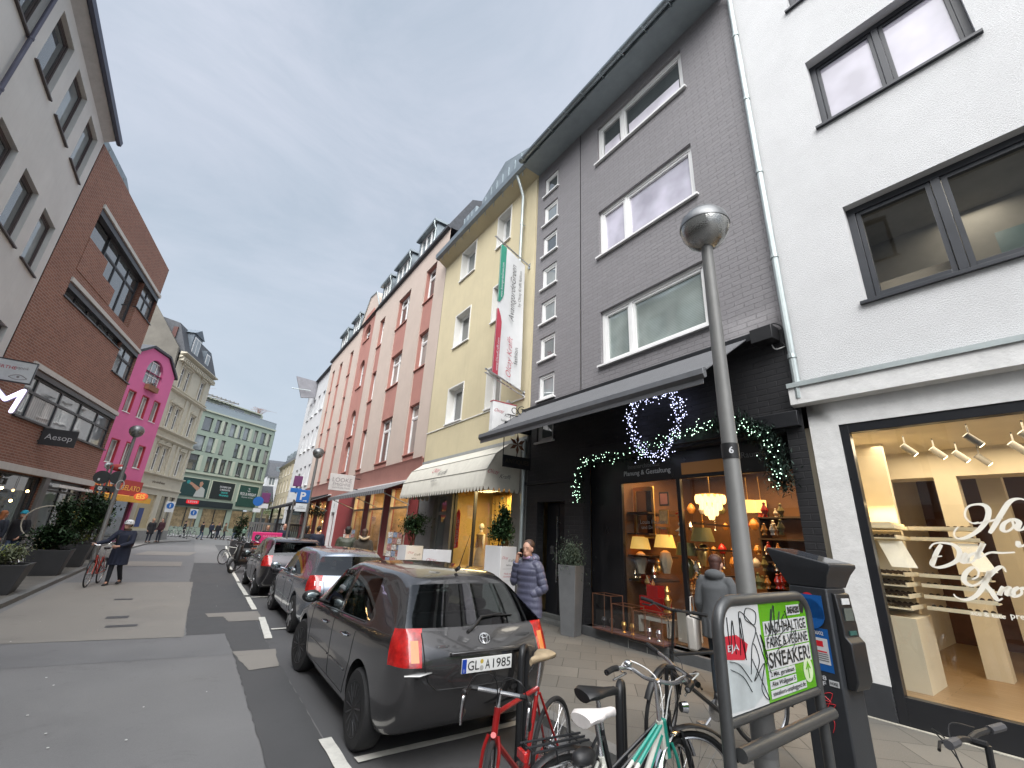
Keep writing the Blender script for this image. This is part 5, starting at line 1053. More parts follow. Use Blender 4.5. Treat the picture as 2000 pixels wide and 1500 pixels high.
# ================================================================ CREAM STUCCO HOUSE
ch_ = thing('stucco_corner_house', 'cream nineteenth-century house with cornices, paired windows and slate mansard', 'house', (-3.6 * K, 41 * K, 0), radians(70))
stc = M('cream_stucco', (.56, .52, .42), .85, var=.06, stain=.2, streak=.3); CB = 6.0
cw = [(a, a + w, z0, z1) for z0, z1 in ((4.95, 6.75), (8.2, 9.9), (11.3, 13.0)) for a, w in ((.30, .72), (1.35, .72), (4.0, .85))]
part(ch_, 'wall', stc, lambda b: (b.wall(-.6, CB, 0, 13.9, cw + [(.3, 2.6, .9, 3.3), (3.3, 4.4, .1, 3.3), (4.7, 5.6, .9, 3.3)], 0, .15), b.box(-.6, CB, -7, -6.8, 0, 13.9), b.face([(CB, 0, 0), (CB, -7, 0), (CB, -7, 13.9), (CB, 0, 13.9)])), sd=-1)
for h in cw: window(ch_, *h, -.1, whitef, P_dark, sd=-1, mull=(.5,), trans=(.68,), fw=.06, sash=False)
def _cc(b):
    for z, e in ((3.75, .12), (4.72, .22), (7.35, .22), (7.95, .25), (10.95, .25), (11.2, .15), (13.55, .25), (13.85, .45)): b.profile([(0, z - .12), (e * .5, z - .06), (e, z), (e, z + .07), (0, z + .1)], -.62, CB + .05)
    for h in cw:
        b.box(h[0] - .1, h[0] - .02, 0, .07, h[2] - .1, h[3] + .1); b.box(h[1] + .02, h[1] + .1, 0, .07, h[2] - .1, h[3] + .1); b.profile([(0, h[3] + .1), (.14, h[3] + .16), (.14, h[3] + .24), (0, h[3] + .28)], h[0] - .15, h[1] + .15)
        if h[2] < 11: b.prism([(h[0] - .1, h[3] + .28), (h[1] + .1, h[3] + .28), ((h[0] + h[1]) / 2, h[3] + .5)], 0, .08)
    for a in (-.55, 2.4, 3.3, 5.4): b.box(a, a + .3, 0, .10, 4.8, 7.2); b.box(a, a + .3, 0, .10, 8.05, 10.8)
    i = -.5
    while i < CB: b.box(i, i + .12, 0, .3, 13.25, 13.5); i += .32
part(ch_, 'stucco_trim', stc, _cc, sd=-1)
part(ch_, 'shopfront', M('cream_shop', (.45, .37, .22), .5), lambda b: b.box(.3, 2.6, -.14, -.12, .9, 3.3), sd=-1); part(ch_, 'poster', M('poster_blue', (.02, .05, .20), .5), lambda b: b.box(.9, 1.6, -.118, -.11, 1.0, 2.3), sd=-1)
part(ch_, 'shop_door', P_dark, lambda b: (b.box(3.3, 4.4, -.14, -.12, .1, 3.3), b.box(4.7, 5.6, -.14, -.12, .9, 3.3)), sd=-1); text('pia andreae', (2.2 * K, -.005 - .0, 4.2 * K), (1, 0, 0), (0, 0, 1), M('lettering_brown', (.12, .08, .05), .5, var=0), ch_, w=1.9 * K, h=.28, bold=.02, off=.006)
part(ch_, 'plinth', M('plinth_stone', (.26, .26, .25), .8, stain=.3), lambda b: b.box(-.6, CB, 0, .05, 0, .75), sd=-1)
part(ch_, 'roof', slate, lambda b: b.profile([(.25, 13.95), (-.7, 16.3), (-3.5, 17), (-6.9, 16.3), (-6.9, 13.8), (-.1, 13.85)], -.5, CB), sd=-1)
part(ch_, 'dormer', M('dormer_blue', (.12, .15, .18), .6), lambda b: (b.box(.6, 2.2, .0, -2, 14.0, 16.0), b.box(3.5, 4.4, .0, -2, 14, 15.6), b.prism([(.45, 16.0), (2.35, 16.0), (1.4, 16.6)], -2, .1)), sd=-1)
part(ch_, 'dormer_window', whitef, lambda b: (b.box(.8, 2.0, 0, .03, 14.2, 15.8), b.box(3.6, 4.3, 0, .03, 14.2, 15.4)), sd=-1); part(ch_, 'dormer_pane', P_mid, lambda b: (b.box(.9, 1.35, .031, .035, 14.3, 15.7), b.box(1.45, 1.9, .031, .035, 14.3, 15.7), b.box(3.7, 4.2, .031, .035, 14.3, 15.3)), sd=-1)
fwall = thing('bare_firewall', 'mottled grey-brown rendered firewall rising behind the pink house', 'wall', tuple(ch_.location), radians(70))
part(fwall, 'wall', M('old_render', (.155, .145, .125), .95, var=.25, vs=.6, stain=.6, bump=.5, bs=20), lambda b: b.profile([(0, 0), (0, 12.0), (-.15, 14.2), (-2.6, 17.5), (-4.5, 18.8), (-10.5, 19.5), (-10.5, 0)], -.85, -.62), sd=-1)
part(fwall, 'chimney', M('chimney_brick', (.10, .05, .045), .9), lambda b: (b.box(-.6, -.3, -1.0, -.7, 15, 15.9)), sd=-1)

# ================================================================ GREEN CORNER BUILDING
gb = thing('green_corner_building', 'pale green modern corner building with billboards over a jeans shop', 'building', (-2.27 * K, 61.7 * K, 0), radians(38))
grl = M('green_panel', (.30, .365, .30), .75, var=.05, streak=.15); grd = M('green_panel_pale', (.44, .47, .38), .75, var=.06)
gw = []; 
for z0, z1, aa in ((7.1, 8.85, (.25, 2.4, 3.25, 4.25, 5.2, 6.6, 7.85, 8.9, 10.1)), (9.35, 11.1, (.35, 1.9, 3.6, 5.6, 6.5, 7.65, 9.0, 10.2)), (11.75, 13.35, (.7, 2.3, 3.2, 4.3, 5.4, 6.3, 7.9, 9.0, 10.1))):
    for i, a in enumerate(aa):
        w = (1.2 if (i in (0,) or (z0 < 8 and i == 0)) else (.85 if i % 2 else .62)); gw.append((a, min(a + w, (aa[i + 1] - .2) if i + 1 < len(aa) else 10.9), z0, z1))
GA = -4.0
shopg = [(.2, 3.1, .9, 3.0), (3.6, 6.8, .9, 3.0), (7.5, 10.8, .9, 3.2)]
part(gb, 'wall', grl, lambda b: (b.wall(GA, 11.1, 0, 14.0, gw + shopg, 0, .2), b.box(GA, 11.1, -9, -8.8, 0, 14), b.face([(GA, 0, 0), (GA, -9, 0), (GA, -9, 14), (GA, 0, 14)])), sd=-1)
gc = radians(-38 - 0)
for h in gw:
    window(gb, *h, -.15, anth, pick(P_dark, P_mid, P_curt, P_dark), sd=-1, fw=.06, sash=False, sill=.03)
for i, h in enumerate(gw):
    if i % 2 == 0 and h[1] < 10.6: part(gb, 'facade_panel', grd, lambda b: b.box(h[1] + .03, h[1] + .38, 0, .03, h[2], h[3]), sd=-1)
part(gb, 'cornice', grd, lambda b: (b.box(GA, 11.15, 0, .18, 6.75, 6.95), b.box(GA, 11.15, 0, .15, 13.95, 14.12)), sd=-1)
part(gb, 'side_wall', grl, lambda b: b.box(11.1, 11.3, -9, -2.5, 0, 14.1), sd=-1)
ge_ = V3(gb.location) + V3((11.1 * cos(radians(38)), 11.1 * sin(radians(38)), 0)) * K; gn = empty('corner_bay', ge_, radians(83)); gn.parent = gb; gn.matrix_parent_inverse = (Matrix.Translation(gb.location) @ Matrix.Rotation(radians(38), 4, 'Z')).inverted()
hs_ = [(a, a + .8, z, z + 1.65) for a in (.3, 1.5) for z in (7.15, 9.4, 11.75)]
part(gn, 'wall', grl, lambda b: b.wall(0, 2.6, 0, 14.0, hs_, 0, .2), sd=-1); part(gn, 'railing', MATS['railing_glass'] if 'railing_glass' in MATS else P_mid, lambda b: b.box(0, 2.6, -.06, -.02, 14.0, 15.0), sd=-1); part(gn, 'pane', P_mid, lambda b: b.face([(.1, -.15, 7), (2.5, -.15, 7), (2.5, -.15, 13.6), (.1, -.15, 13.6)]), sd=-1, sm=0)
part(gb, 'railing', M('railing_glass', (.28, .33, .36), .2, var=.05), lambda b: b.box(GA, 11.1, -.06, -.02, 14.1, 15.0), sd=-1); part(gb, 'railing_rail', steel, lambda b: b.box(GA, 11.12, -.08, .0, 15.0, 15.06), sd=-1)
part(gb, 'penthouse', grd, lambda b: (b.box(GA, 10.2, -8, -1.8, 14.1, 15.95), b.box(.2, 9.8, -1.8, -1.5, 15.95, 16.1)), sd=-1)
for a in (.5, 3.3, 5.6, 8.2): part(gb, 'penthouse_window', P_dark, lambda b: b.box(a, a + 1.5, -1.79, -1.77, 14.2, 15.8), sd=-1)
part(gb, 'pergola', M('pergola', (.25, .25, .24), .7), lambda b: [b.box(a, a + .12, -1.7, .0, 16.0, 16.1) for a in (.2, .8, 1.4, 2.0, 2.6, 3.2, 3.8, 4.4)] + [b.box(.1, 4.6, -.1, 0, 15.9, 16.0)], sd=-1)
bb = M('billboard_darkgreen', (.012, .045, .045), .4)
part(gb, 'band_sign', M('signband_dark', (.012, .022, .028), .5), lambda b: b.box(GA, 7.2, .02, .22, 3.15, 3.85), sd=-1)
part(gb, 'logo_tab', M('logo_red', (.60, .01, .02), .5, emit=.25), lambda b: b.prism([(1.2, 3.42), (1.95, 3.36), (2.65, 3.44), (2.65, 3.80), (1.2, 3.80)], .22, .26), sd=-1)
text("LEVI'S", (1.93 * K, -.262 * K, 3.62 * K), (1, 0, 0), (0, 0, 1), tw, gb, w=1.1 * K, h=.22 * K, bold=.02)
for i, (a0, a1) in enumerate(((.25, 3.45), (3.85, 6.95), (7.7, 10.6))):
    q = thing('billboard', ['dark teal billboard with a person punching, left of three', 'dark billboard with white offer lettering, middle of three', 'dark green billboard with a training club emblem, right of three'][i], 'billboard', tuple(gb.location), radians(38), 'billboards on the green building')
    part(q, 'panel', [bb, M('billboard_black', (.012, .02, .024), .4), M('billboard_green', (.015, .06, .05), .4)][i], lambda b: b.box(a0, a1, .0, .08, 4.2 if i < 2 else 3.6, 6.2), sd=-1)
    part(q, 'frame', grd, lambda b: (b.box(a0 - .1, a0, 0, .1, 4.1, 6.3), b.box(a1, a1 + .1, 0, .1, 4.1, 6.3), b.box(a0, a1, 0, .1, 6.2, 6.3)), sd=-1)
    if i == 0:
        part(q, 'figure_shirt', M('shirt_print', (.40, .42, .40), .6, var=0), lambda b: b.prism([(1.9, 4.2), (3.2, 4.2), (3.1, 5.1), (2.7, 5.35), (2.2, 5.2)], .081, .085), sd=-1, sm=0)
        part(q, 'figure_skin', M('skin_print', (.40, .22, .15), .6, var=0), lambda b: (b.prism([(2.6, 5.3), (2.75, 5.75), (2.55, 5.95), (2.3, 5.85), (2.3, 5.5), (2.45, 5.3)], .081, .084), b.prism([(1.0, 5.75), (1.05, 5.55), (2.3, 5.0), (2.5, 5.2), (1.3, 5.75)], .086, .088), b.prism([(1.5, 5.3), (2.2, 4.85), (2.3, 5.0), (1.6, 5.45)], .0885, .09)), sd=-1, sm=0)
        part(q, 'glove_print', M('teal_print', (.03, .25, .25), .6, var=0), lambda b: b.ell((.95, .085, 5.72), (.22, .012, .2)), sd=-1)
    elif i == 1:
        for j, (s, m_) in enumerate((('SICHERE DIR', tw), ('2 MONATE', tw), ('GRATIS', M('lettering_teal', (.05, .45, .42), .6, var=0)), ('TRAINING', MATS['lettering_teal'] if 'lettering_teal' in MATS else tw))): text(s, (5.7 * K, -.083 * K, (5.65 - .33 * j) * K), (1, 0, 0), (0, 0, 1), m_, q, h=.23, bold=.02)
    else:
        text('PICK & WEIGHT', (9.15 * K, -.083 * K, 5.15 * K), (1, 0, 0), (0, 0, 1), tw, q, w=2.4 * K, h=.42, bold=.02); text('PERSONAL TRAINING', (9.15 * K, -.083 * K, 4.75 * K), (1, 0, 0), (0, 0, 1), tw, q, w=1.8 * K)
        part(q, 'emblem', tw, lambda b: (b.tube([(9.15, .083, 5.45), (9.15, .083, 5.95)], .02, 4), b.tube([(8.9, .083, 5.6), (9.15, .083, 5.5), (9.4, .083, 5.6)], .02, 4), b.tube([(9.0, .083, 5.85), (9.3, .083, 5.85)], .02, 4)), sd=-1)
for a0, a1, *_z in shopg:
    part(gb, 'shopfront', wlit, lambda b: b.box(a0, a1, -.19, -.17, .9, 3.0), sd=-1); part(gb, 'shop_pane', G_shop, lambda b: b.face([(a0, -.1, .9), (a1, -.1, .9), (a1, -.1, 3.1), (a0, -.1, 3.1)]), sd=-1, sm=0); part(gb, 'shop_frame', anth, lambda b: [b.box(a, a + .07, -.12, -.05, .05, 3.0) for a in (a0, (a0 + a1) / 2, a1 - .07)], sd=-1)
for i, a in enumerate((.3, 9.8)):
    q = thing('roof_plant', ['bare reddish shrub on the roof terrace, left end', 'bare reddish shrub on the roof terrace, right end'][i], 'plant', tuple(V3(gb.location) + V3((a * cos(radians(38)) * K - 2.6 * sin(radians(38)), a * sin(radians(38)) * K + 2.6 * cos(radians(38)), 15.9 * K)) ))
    part(q, 'twigs', M('twig_pink', (.26, .17, .15), .9), lambda b: [b.tube([(0, 0, 0), (random.gauss(0, .5), random.gauss(0, .3), random.uniform(.5, 1.2)), (random.gauss(0, .9), random.gauss(0, .4), random.uniform(.9, 1.5))], [.03, .02, .01], 4) for _ in range(26)], k=1)
simple_house('pale_townhouse', 'plain rendered house hidden behind the pink and cream houses', -14, 44, radians(60), 10, 8, 11, 4, 3, MATS['render_grey_far'], sd=-1)
# ================================================================ cars
def car_paint(name, c, metal=.8, rough=.2):
    m, nt, b = _nt(name); b.inputs['Base Color'].default_value = c4(c); b.inputs['Metallic'].default_value = metal; b.inputs['Roughness'].default_value = rough; b.inputs['Coat Weight'].default_value = 1; b.inputs['Coat Roughness'].default_value = .03
    vec = objco(nt); dirt = ramp(nt, noise(nt, 3, 6, .7, vec), .45, .8); sp = nt.nodes.new('ShaderNodeSeparateXYZ'); nt.links.new(vec, sp.inputs[0]); lo = nt.nodes.new('ShaderNodeMapRange'); lo.inputs[1].default_value = .75; lo.inputs[2].default_value = .2; nt.links.new(sp.outputs[2], lo.inputs[0])
    nt.links.new(mix(nt, mul(nt, mul(nt, dirt, lo.outputs[0]), .5), c, (.10, .095, .085)), b.inputs['Base Color'])
    bn = nt.nodes.new('ShaderNodeBump'); bn.inputs['Strength'].default_value = .06; bn.inputs['Distance'].default_value = .01; nt.links.new(noise(nt, 2.5, 3, .5, vec), bn.inputs['Height']); nt.links.new(bn.outputs[0], b.inputs['Coat Normal']); return m
redlamp = M('lamp_red', (.40, .010, .009), .10, var=.55, vs=13, bump=.5, bs=25, coat=1, emit=.03); amber = M('lamp_amber', (.65, .22, .05), .15, var=.1, coat=1); clearl = M('lamp_clear', (.62, .60, .58), .15, var=.1, coat=1); tyre_m = M('tyre', (.016, .016, .017), .8, var=.25, bump=.3, bs=60)
alloy = M('alloy', (.42, .43, .44), .35, .9); alloyd = M('alloy_dark', (.06, .062, .066), .4, .6); seatm = M('seat_cloth', (.045, .045, .05), .9)
# ring columns: 0..3 underside (c = 0,.45,.86,1), 4..8 side (s1,s2,s3 shoulder,gb glass bottom,gt glass top), 9..12 top (c=1,.86,.45,0)
def make_car(name, label, loc, paint, st, wheels, rad, style, L, group='parked cars', spokes=14, rimm=None, rz=0.0, hubcap=False):
    r = thing(name, label, 'car', loc, rz, group); bm = bmesh.new()
    CC = (0, .42, .80, 1.0)
    rows = []
    for s in st:
        y, w, z, cr = s['y'], s['w'], s['z'], s.get('cr', .03); by = s.get('by', 0.0)
        half = [(w[0] * c, y[0] - by * (1 - c * c) * .5, z[0]) for c in CC]
        half += [(w[i], y[i], z[i]) for i in range(1, 6)]
        half += [(w[6] * c, y[6] + s.get('ty', 0) * (1 - c * c), z[6] + cr * (1 - c * c)) for c in CC[::-1]]
        # half has 4 + 5 + 4 = 13
        ring = [bm.verts.new((-x, yy, zz)) for x, yy, zz in half]                        # left side
        rg = [ring[0]] + [bm.verts.new((x, yy, zz)) for x, yy, zz in half[1:-1]] + [ring[-1]]
        rows.append((ring, rg))
    PAINT, GLS, RED, FRONT, TRIM, AMB = 0, 1, 2, 3, 4, 5
    def add(vs, mi):
        try: f = bm.faces.new(vs); f.material_index = mi
        except ValueError: pass
    n = len(st); ws = style['wind']  # index of the station before the windshield
    for k_ in range(n - 1):
        for sd in (0, 1):
            A, B = rows[k_][sd], rows[k_ + 1][sd]
            for j in range(12):
                mi = PAINT
                if j == 7 and (k_ in style['side']): mi = GLS
                if j >= 9 and k_ == ws and j >= 10: mi = GLS
                if j < 3: mi = TRIM
                if k_ < style.get('tl', 1) and style['trow'][0] <= j <= style['trow'][1]: mi = RED
                if k_ == n - 2 and j == 5: mi = FRONT
                add((A[j], B[j], B[j + 1], A[j + 1]), mi)
    for end, sgn in ((0, 1), (n - 1, -1)):                # caps as grids
        Lr, Rr = rows[end]; prev = [Lr[i] for i in (3, 2, 1, 0)] + [Rr[i] for i in (1, 2, 3)]
        s = st[end]
        for j in range(4, 9):
            i = j - 3; w, y, z = s['w'][i], s['y'][i], s['z'][i]; bul = s.get('bulge', (.0,) * 6)[i]
            row = [Lr[j]] + [bm.verts.new((-w * c, y - sgn * bul * (1 - c * c), z + s.get('sag', (0,) * 6)[i] * (1 - c * c))) for c in (.80, .42, 0)] + [bm.verts.new((w * c, y - sgn * bul * (1 - c * c), z + s.get('sag', (0,) * 6)[i] * (1 - c * c))) for c in (.42, .80)] + [Rr[j]]
            for q in range(6):
                mi = PAINT
                if end == 0 and j == 8: mi = GLS
                if end == 0 and style['trow'][0] <= j - 1 <= style['trow'][1] and q in (0, 5): mi = RED
                if end and j == 6 and q in (0, 5): mi = FRONT
                add((prev[q], prev[q + 1], row[q + 1], row[q]), mi)
            prev = row
        row = [Lr[9], Lr[10], Lr[11], Lr[12], Rr[11], Rr[10], Rr[9]]
        for q in range(6): add((prev[q], prev[q + 1], row[q + 1], row[q]), PAINT if end == 0 else PAINT)
    bmesh.ops.recalc_face_normals(bm, faces=bm.faces)
    cl = bm.edges.layers.float.new('crease_edge')
    for e in bm.edges:
        ms = {f.material_index for f in e.link_faces}
        if len(ms) > 1: e[cl] = .75 if ms != {0, 4} else .3
    vl = bm.verts.layers.float.new('crease_vert')
    for v in bm.verts:
        for mi in (1, 2, 3):
            if sum(f.material_index == mi for f in v.link_faces) == 1: v[vl] = .62 if mi == 1 else .5
    me = bpy.data.meshes.new('car_shell'); bm.to_mesh(me); bm.free()
    mats = [paint, G_car, redlamp, clearl, black, amber]
    for m_ in mats: me.materials.append(m_)
    o = bpy.data.objects.new('tmp', me); COL.objects.link(o); ss = o.modifiers.new('s', 'SUBSURF'); ss.levels = ss.render_levels = 3
    cut = MB(1)
    for wy in wheels:
        for sx in (-1, 1): cut.tube([(sx * .52, wy, rad + .015), (sx * 1.2, wy, rad + .015)], rad + .055, 36)
    cme = cut.build('cut', None, None); cme.location = (0, 0, 0); bo = o.modifiers.new('b', 'BOOLEAN'); bo.operation = 'DIFFERENCE'; bo.object = cme; bo.solver = 'EXACT'
    bpy.context.view_layer.update(); full = evaluated(o); bpy.data.objects.remove(o); bpy.data.objects.remove(cme)
    bmf = bmesh.new(); bmf.from_mesh(full); bvh = BVHTree.FromBMesh(bmf)
    nm = {0: 'body', 1: 'window', 2: 'taillight', 3: 'headlight', 4: 'underbody'}
    for mi in (0, 1, 2, 3, 4):
        b2_ = bmesh.new(); b2_.from_mesh(full); bmesh.ops.delete(b2_, geom=[f for f in b2_.faces if (f.material_index if f.material_index < len(mats) else 4) != mi], context='FACES')
        if not b2_.faces: b2_.free(); continue
        # separate islands become parts of their own
        left = set(b2_.faces); isl = []
        while left:
            stk = [left.pop()]; g_ = set(stk)
            while stk:
                f = stk.pop()
                for e in f.edges:
                    for h in e.link_faces:
                        if h in left: left.discard(h); g_.add(h); stk.append(h)
            isl.append(g_)
        isl = [g_ for g_ in isl if len(g_) > 6] if mi not in (0, 4) else [set(b2_.faces)]
        for g_ in isl:
            idx = {}; vs, fs = [], []
            for f in g_:
                for v in f.verts:
                    if v not in idx: idx[v] = len(vs); vs.append(v.co.copy())
                fs.append([idx[v] for v in f.verts])
            m2 = bpy.data.meshes.new(nm[mi]); m2.from_pydata(vs, [], fs); m2.update(); mesh_obj(nm[mi], m2, mats[mi], r, 40)
        b2_.free()
    # surface-following seams
    def side_pt(y, z, sx, off=.002):
        h = bvh.ray_cast(V3((sx * 2, y, z)), V3((-sx, 0, 0)))
        return h[0] + V3((sx * off, 0, 0)) if h[0] else None
    def rear_pt(x, z, off=.002, front=False):
        h = bvh.ray_cast(V3((x, 6 if front else -2, z)), V3((0, -1 if front else 1, 0)))
        return h[0] + V3((0, off if front else -off, 0)) if h[0] else None
    def seam(pts, fn, rr=.0035, mat=black, name='door_seam'):
        out_ = []
        for a, b in zip(pts, pts[1:]):
            k2 = max(2, int(hypot(b[0] - a[0], b[1] - a[1]) / .03))
            for t in range(k2): out_.append(fn(a[0] + (b[0] - a[0]) * t / k2, a[1] + (b[1] - a[1]) * t / k2))
        out_.append(fn(*pts[-1])); out_ = [p for p in out_ if p is not None]
        if len(out_) > 2: bb_ = MB(1); bb_.tube(out_, rr, 5); return bb_.build(name, mat, r)
    for sx in (-1, 1):
        for ln in style['seams']: seam(ln, lambda y, z: side_pt(y, z, sx, .0005), .0032)
        for ln in style.get('strips', []): seam(ln, lambda y, z: side_pt(y, z, sx, .002), .010, paint, 'rub_strip')
        for ln in style.get('trim', []): seam(ln, lambda y, z: side_pt(y, z, sx, .001), .007, black, 'window_trim')
        for ln in style.get('chromes', []): seam(ln, lambda y, z: side_pt(y, z, sx, .003), .006, chrome, 'chrome_trim')
        for hy, hz in style['handles']:
            p = side_pt(hy, hz, sx, .0)
            if p: hb = MB(1); hb.tube([p + V3((sx * .004, -.085, 0)), p + V3((sx * .032, -.065, .004)), p + V3((sx * .032, .065, .004)), p + V3((sx * .004, .085, 0))], .012, 8, flat=.8); hb.build('door_handle', style.get('handle_mat', paint), r); hb = MB(1); hb.ell(p, (.004, .06, .025), 12, 6); hb.build('handle_recess', black, r)
        my, mz = style['mirror']; mw_ = st[style['wind']]['w'][3]
        mb_ = MB(1); mb_.ell((sx * (mw_ + .12), my, mz + .055), (.115, .06, .075), 16, 10); mb_.tube([(sx * (mw_ - .08), my + .03, mz - .02), (sx * (mw_ + .06), my + .01, mz + .02)], .022, 8); mo = mb_.build('wing_mirror', style.get('mirror_mat', paint), r)
        mg = MB(1); mg.ell((sx * (mw_ + .12), my - .050, mz + .055), (.085, .014, .052), 16, 8); mg.build('mirror_glass', M('mirror_face', (.22, .25, .25), .05, 1, var=0), mo)
    for ln in style['rear_seams']: seam(ln, lambda x, z: rear_pt(x, z, .0005), .0045, name='tailgate_seam')
    # wheels
    for wy in wheels:
        for sx in (-1, 1):
            wx_ = sx * (st[3]['w'][2] - .105)
            g = empty('wheel', (wx_, wy, rad)); g.parent = r; g.rotation_euler = (0, 0, style.get('steer', 0) if wy == max(wheels) else 0)
            T = MB(1); R0 = rad; T.lathe([(R0 * .66, .09), (R0 * .72, .1), (R0 * .93, .095), (R0 * .99, .07), (R0, .02), (R0, -.02), (R0 * .99, -.07), (R0 * .93, -.095), (R0 * .7, -.1)], (0, 0, 0), 40, (1, 0, 0))
            for i in range(60):
                t = 2 * pi * i / 60; T.box(-.07, .07, -.004, .004, -.002, .004) if 0 else None
            T.build('tyre', tyre_m, g); rm = rimm or alloy; Rb = MB(1); q = sx
            Rb.lathe([(R0 * .66, q * .098), (R0 * .68, q * .103), (R0 * .66, q * .10), (R0 * .60, q * .06), (R0 * .60, -q * .08)], (0, 0, 0), 36, (1, 0, 0)); Rb.lathe([(0, q * .095), (.035, q * .092), (.06, q * .08), (.065, q * .05), (0, q * .03)], (0, 0, 0), 20, (1, 0, 0))
            if hubcap:
                Rb.lathe([(.05, q * .085), (R0 * .4, q * .092), (R0 * .63, q * .085), (R0 * .63, q * .07), (.05, q * .07)], (0, 0, 0), 30, (1, 0, 0))
            for i in range(spokes):
                t = 2 * pi * i / spokes; c_, s_ = cos(t), sin(t); Rb.tube([(q * .085, .04 * c_, .04 * s_), (q * .096, R0 * .35 * c_, R0 * .35 * s_), (q * .092, R0 * .64 * c_, R0 * .64 * s_)], [.016, .011, .013] if spokes > 8 else [.03, .026, .034], 6, flat=.7)
            Rb.build('rim', rm, g); D = MB(1); D.lathe([(0, q * .02), (R0 * .5, q * .02), (R0 * .5, 0), (0, 0)], (0, 0, 0), 24, (1, 0, 0)); D.build('brake_disc', M('brake_iron', (.09, .08, .075), .5, .8), g)
    # interior
    I = MB(1); bw = st[4]['w'][1] - .12; I.box(-bw, bw, .35, L - 1.1, .30, .42)
    for sx in (-.36, .36):
        I.box(sx - .25, sx + .25, L * .48, L * .48 + .5, .42, .62); I.profile([(0, 0)], 0, 0) if 0 else I.box(sx - .24, sx + .24, L * .45, L * .45 + .12, .6, 1.12); I.cap((sx - .09, L * .45 + .05, 1.22), (sx + .09, L * .45 + .05, 1.22), .07)
    I.box(-.6, .6, L * .25, L * .25 + .5, .42, .62); I.box(-.62, .62, L * .2, L * .2 + .12, .6, 1.05)
    for sx in (-.4, .4): I.cap((sx - .08, L * .21, 1.12), (sx + .08, L * .21, 1.12), .06)
    I.box(-.64, .64, L - 1.35, L - 1.1, .6, .92); I.build('seats', seatm, r, bevel=.03); sw = MB(1); sw.tube([(-.36 + .18 * cos(t), L * .48 + .78 + .05 * sin(t), .93 + .17 * sin(t)) for t in [i * pi / 10 for i in range(20)]], .014, 6, closed=True); sw.build('steering_wheel', black, r)
    return r, rear_pt, side_pt
def S(y, w, z, **k_): return dict(y=y, w=w, z=z, **k_)
# y,w,z: underside, s1, s2, s3(shoulder), glass bottom, glass top, roof edge
def hatch_stations(L, Wd, H, wr, wb, rake=.40, tail=.0):
    s = Wd / 2 / .855; h = H / 1.475
    def Z(*z): return [q * h for q in z]
    def Wf(*w): return [q * s for q in w]
    f = wr + wb
    st = [S([.20, .05, .0, .06 + tail, .12 + tail, .12 + rake, .18 + rake], Wf(.66, .74, .77, .76, .74, .565, .51), Z(.27, .42, .80, .97, 1.06, 1.37, 1.415), bulge=(0, .08, .09, .05, .045, .03), cr=.035, ty=-.05, sag=(0, 0, 0, 0, -.01, .01)),
          S([.34, .22, .20, .22, .24 + tail, .36 + rake * .7, .34 + rake], Wf(.74, .81, .83, .82, .78, .60, .555), Z(.23, .38, .80, .96, 1.045, 1.37, 1.445), cr=.035),
          S([.55, .50, .50, .50, .50, .62 + rake * .5, .62 + rake * .6], Wf(.76, .845, .855, .84, .79, .635, .585), Z(.20, .30, .66, .945, 1.02, 1.375, 1.458), cr=.035),
          S([wr, wr, wr, wr, wr + .08, wr + .22, wr + .28], Wf(.76, .85, .865, .845, .795, .655, .605), Z(.19, .27, .60, .93, .995, 1.385, 1.467), cr=.035),
          S([wr + .50, wr + .50, wr + .50, wr + .50, wr + .42, wr + .46, wr + .50], Wf(.76, .84, .855, .845, .80, .665, .615), Z(.18, .26, .60, .915, .97, 1.395, 1.475), cr=.035),
          S([wr + 1.02, wr + 1.02, wr + 1.02, wr + 1.02, wr + 1.02, wr + .98, wr + .98], Wf(.76, .835, .85, .845, .80, .67, .62), Z(.18, .25, .60, .895, .945, 1.40, 1.478), cr=.035),
          S([wr + 1.12, wr + 1.12, wr + 1.12, wr + 1.12, wr + 1.12, wr + 1.07, wr + 1.07], Wf(.76, .835, .85, .845, .80, .67, .62), Z(.18, .25, .60, .893, .942, 1.40, 1.478), cr=.035),
          S([f - .55, f - .55, f - .55, f - .55, f - .62, f - 1.08, f - 1.12], Wf(.76, .84, .85, .842, .80, .675, .63), Z(.18, .26, .60, .87, .915, 1.37, 1.45), cr=.03, ty=.05),
          S([f - .36, f - .36, f - .36, f - .34, f - .30, f - .24, f - .22], Wf(.76, .845, .855, .838, .79, .72, .68), Z(.19, .27, .60, .855, .90, .935, .96), cr=.03, ty=.14),
          S([f, f, f, f, f + .02, f + .05, f + .06], Wf(.76, .85, .865, .83, .77, .70, .66), Z(.20, .28, .60, .80, .85, .875, .89), cr=.035, ty=.05),
          S([f + .40, f + .44, f + .46, f + .44, f + .44, f + .42, f + .42], Wf(.72, .80, .82, .79, .74, .68, .64), Z(.21, .29, .56, .70, .75, .78, .79), cr=.03),
          S([L - .22, L - .10, L - .08, L - .14, L - .20, L - .26, L - .30], Wf(.62, .68, .69, .67, .62, .56, .52), Z(.22, .30, .50, .64, .69, .72, .73), bulge=(0, .07, .08, .06, .05, .04), cr=.02)]
    return st
L1 = 4.18
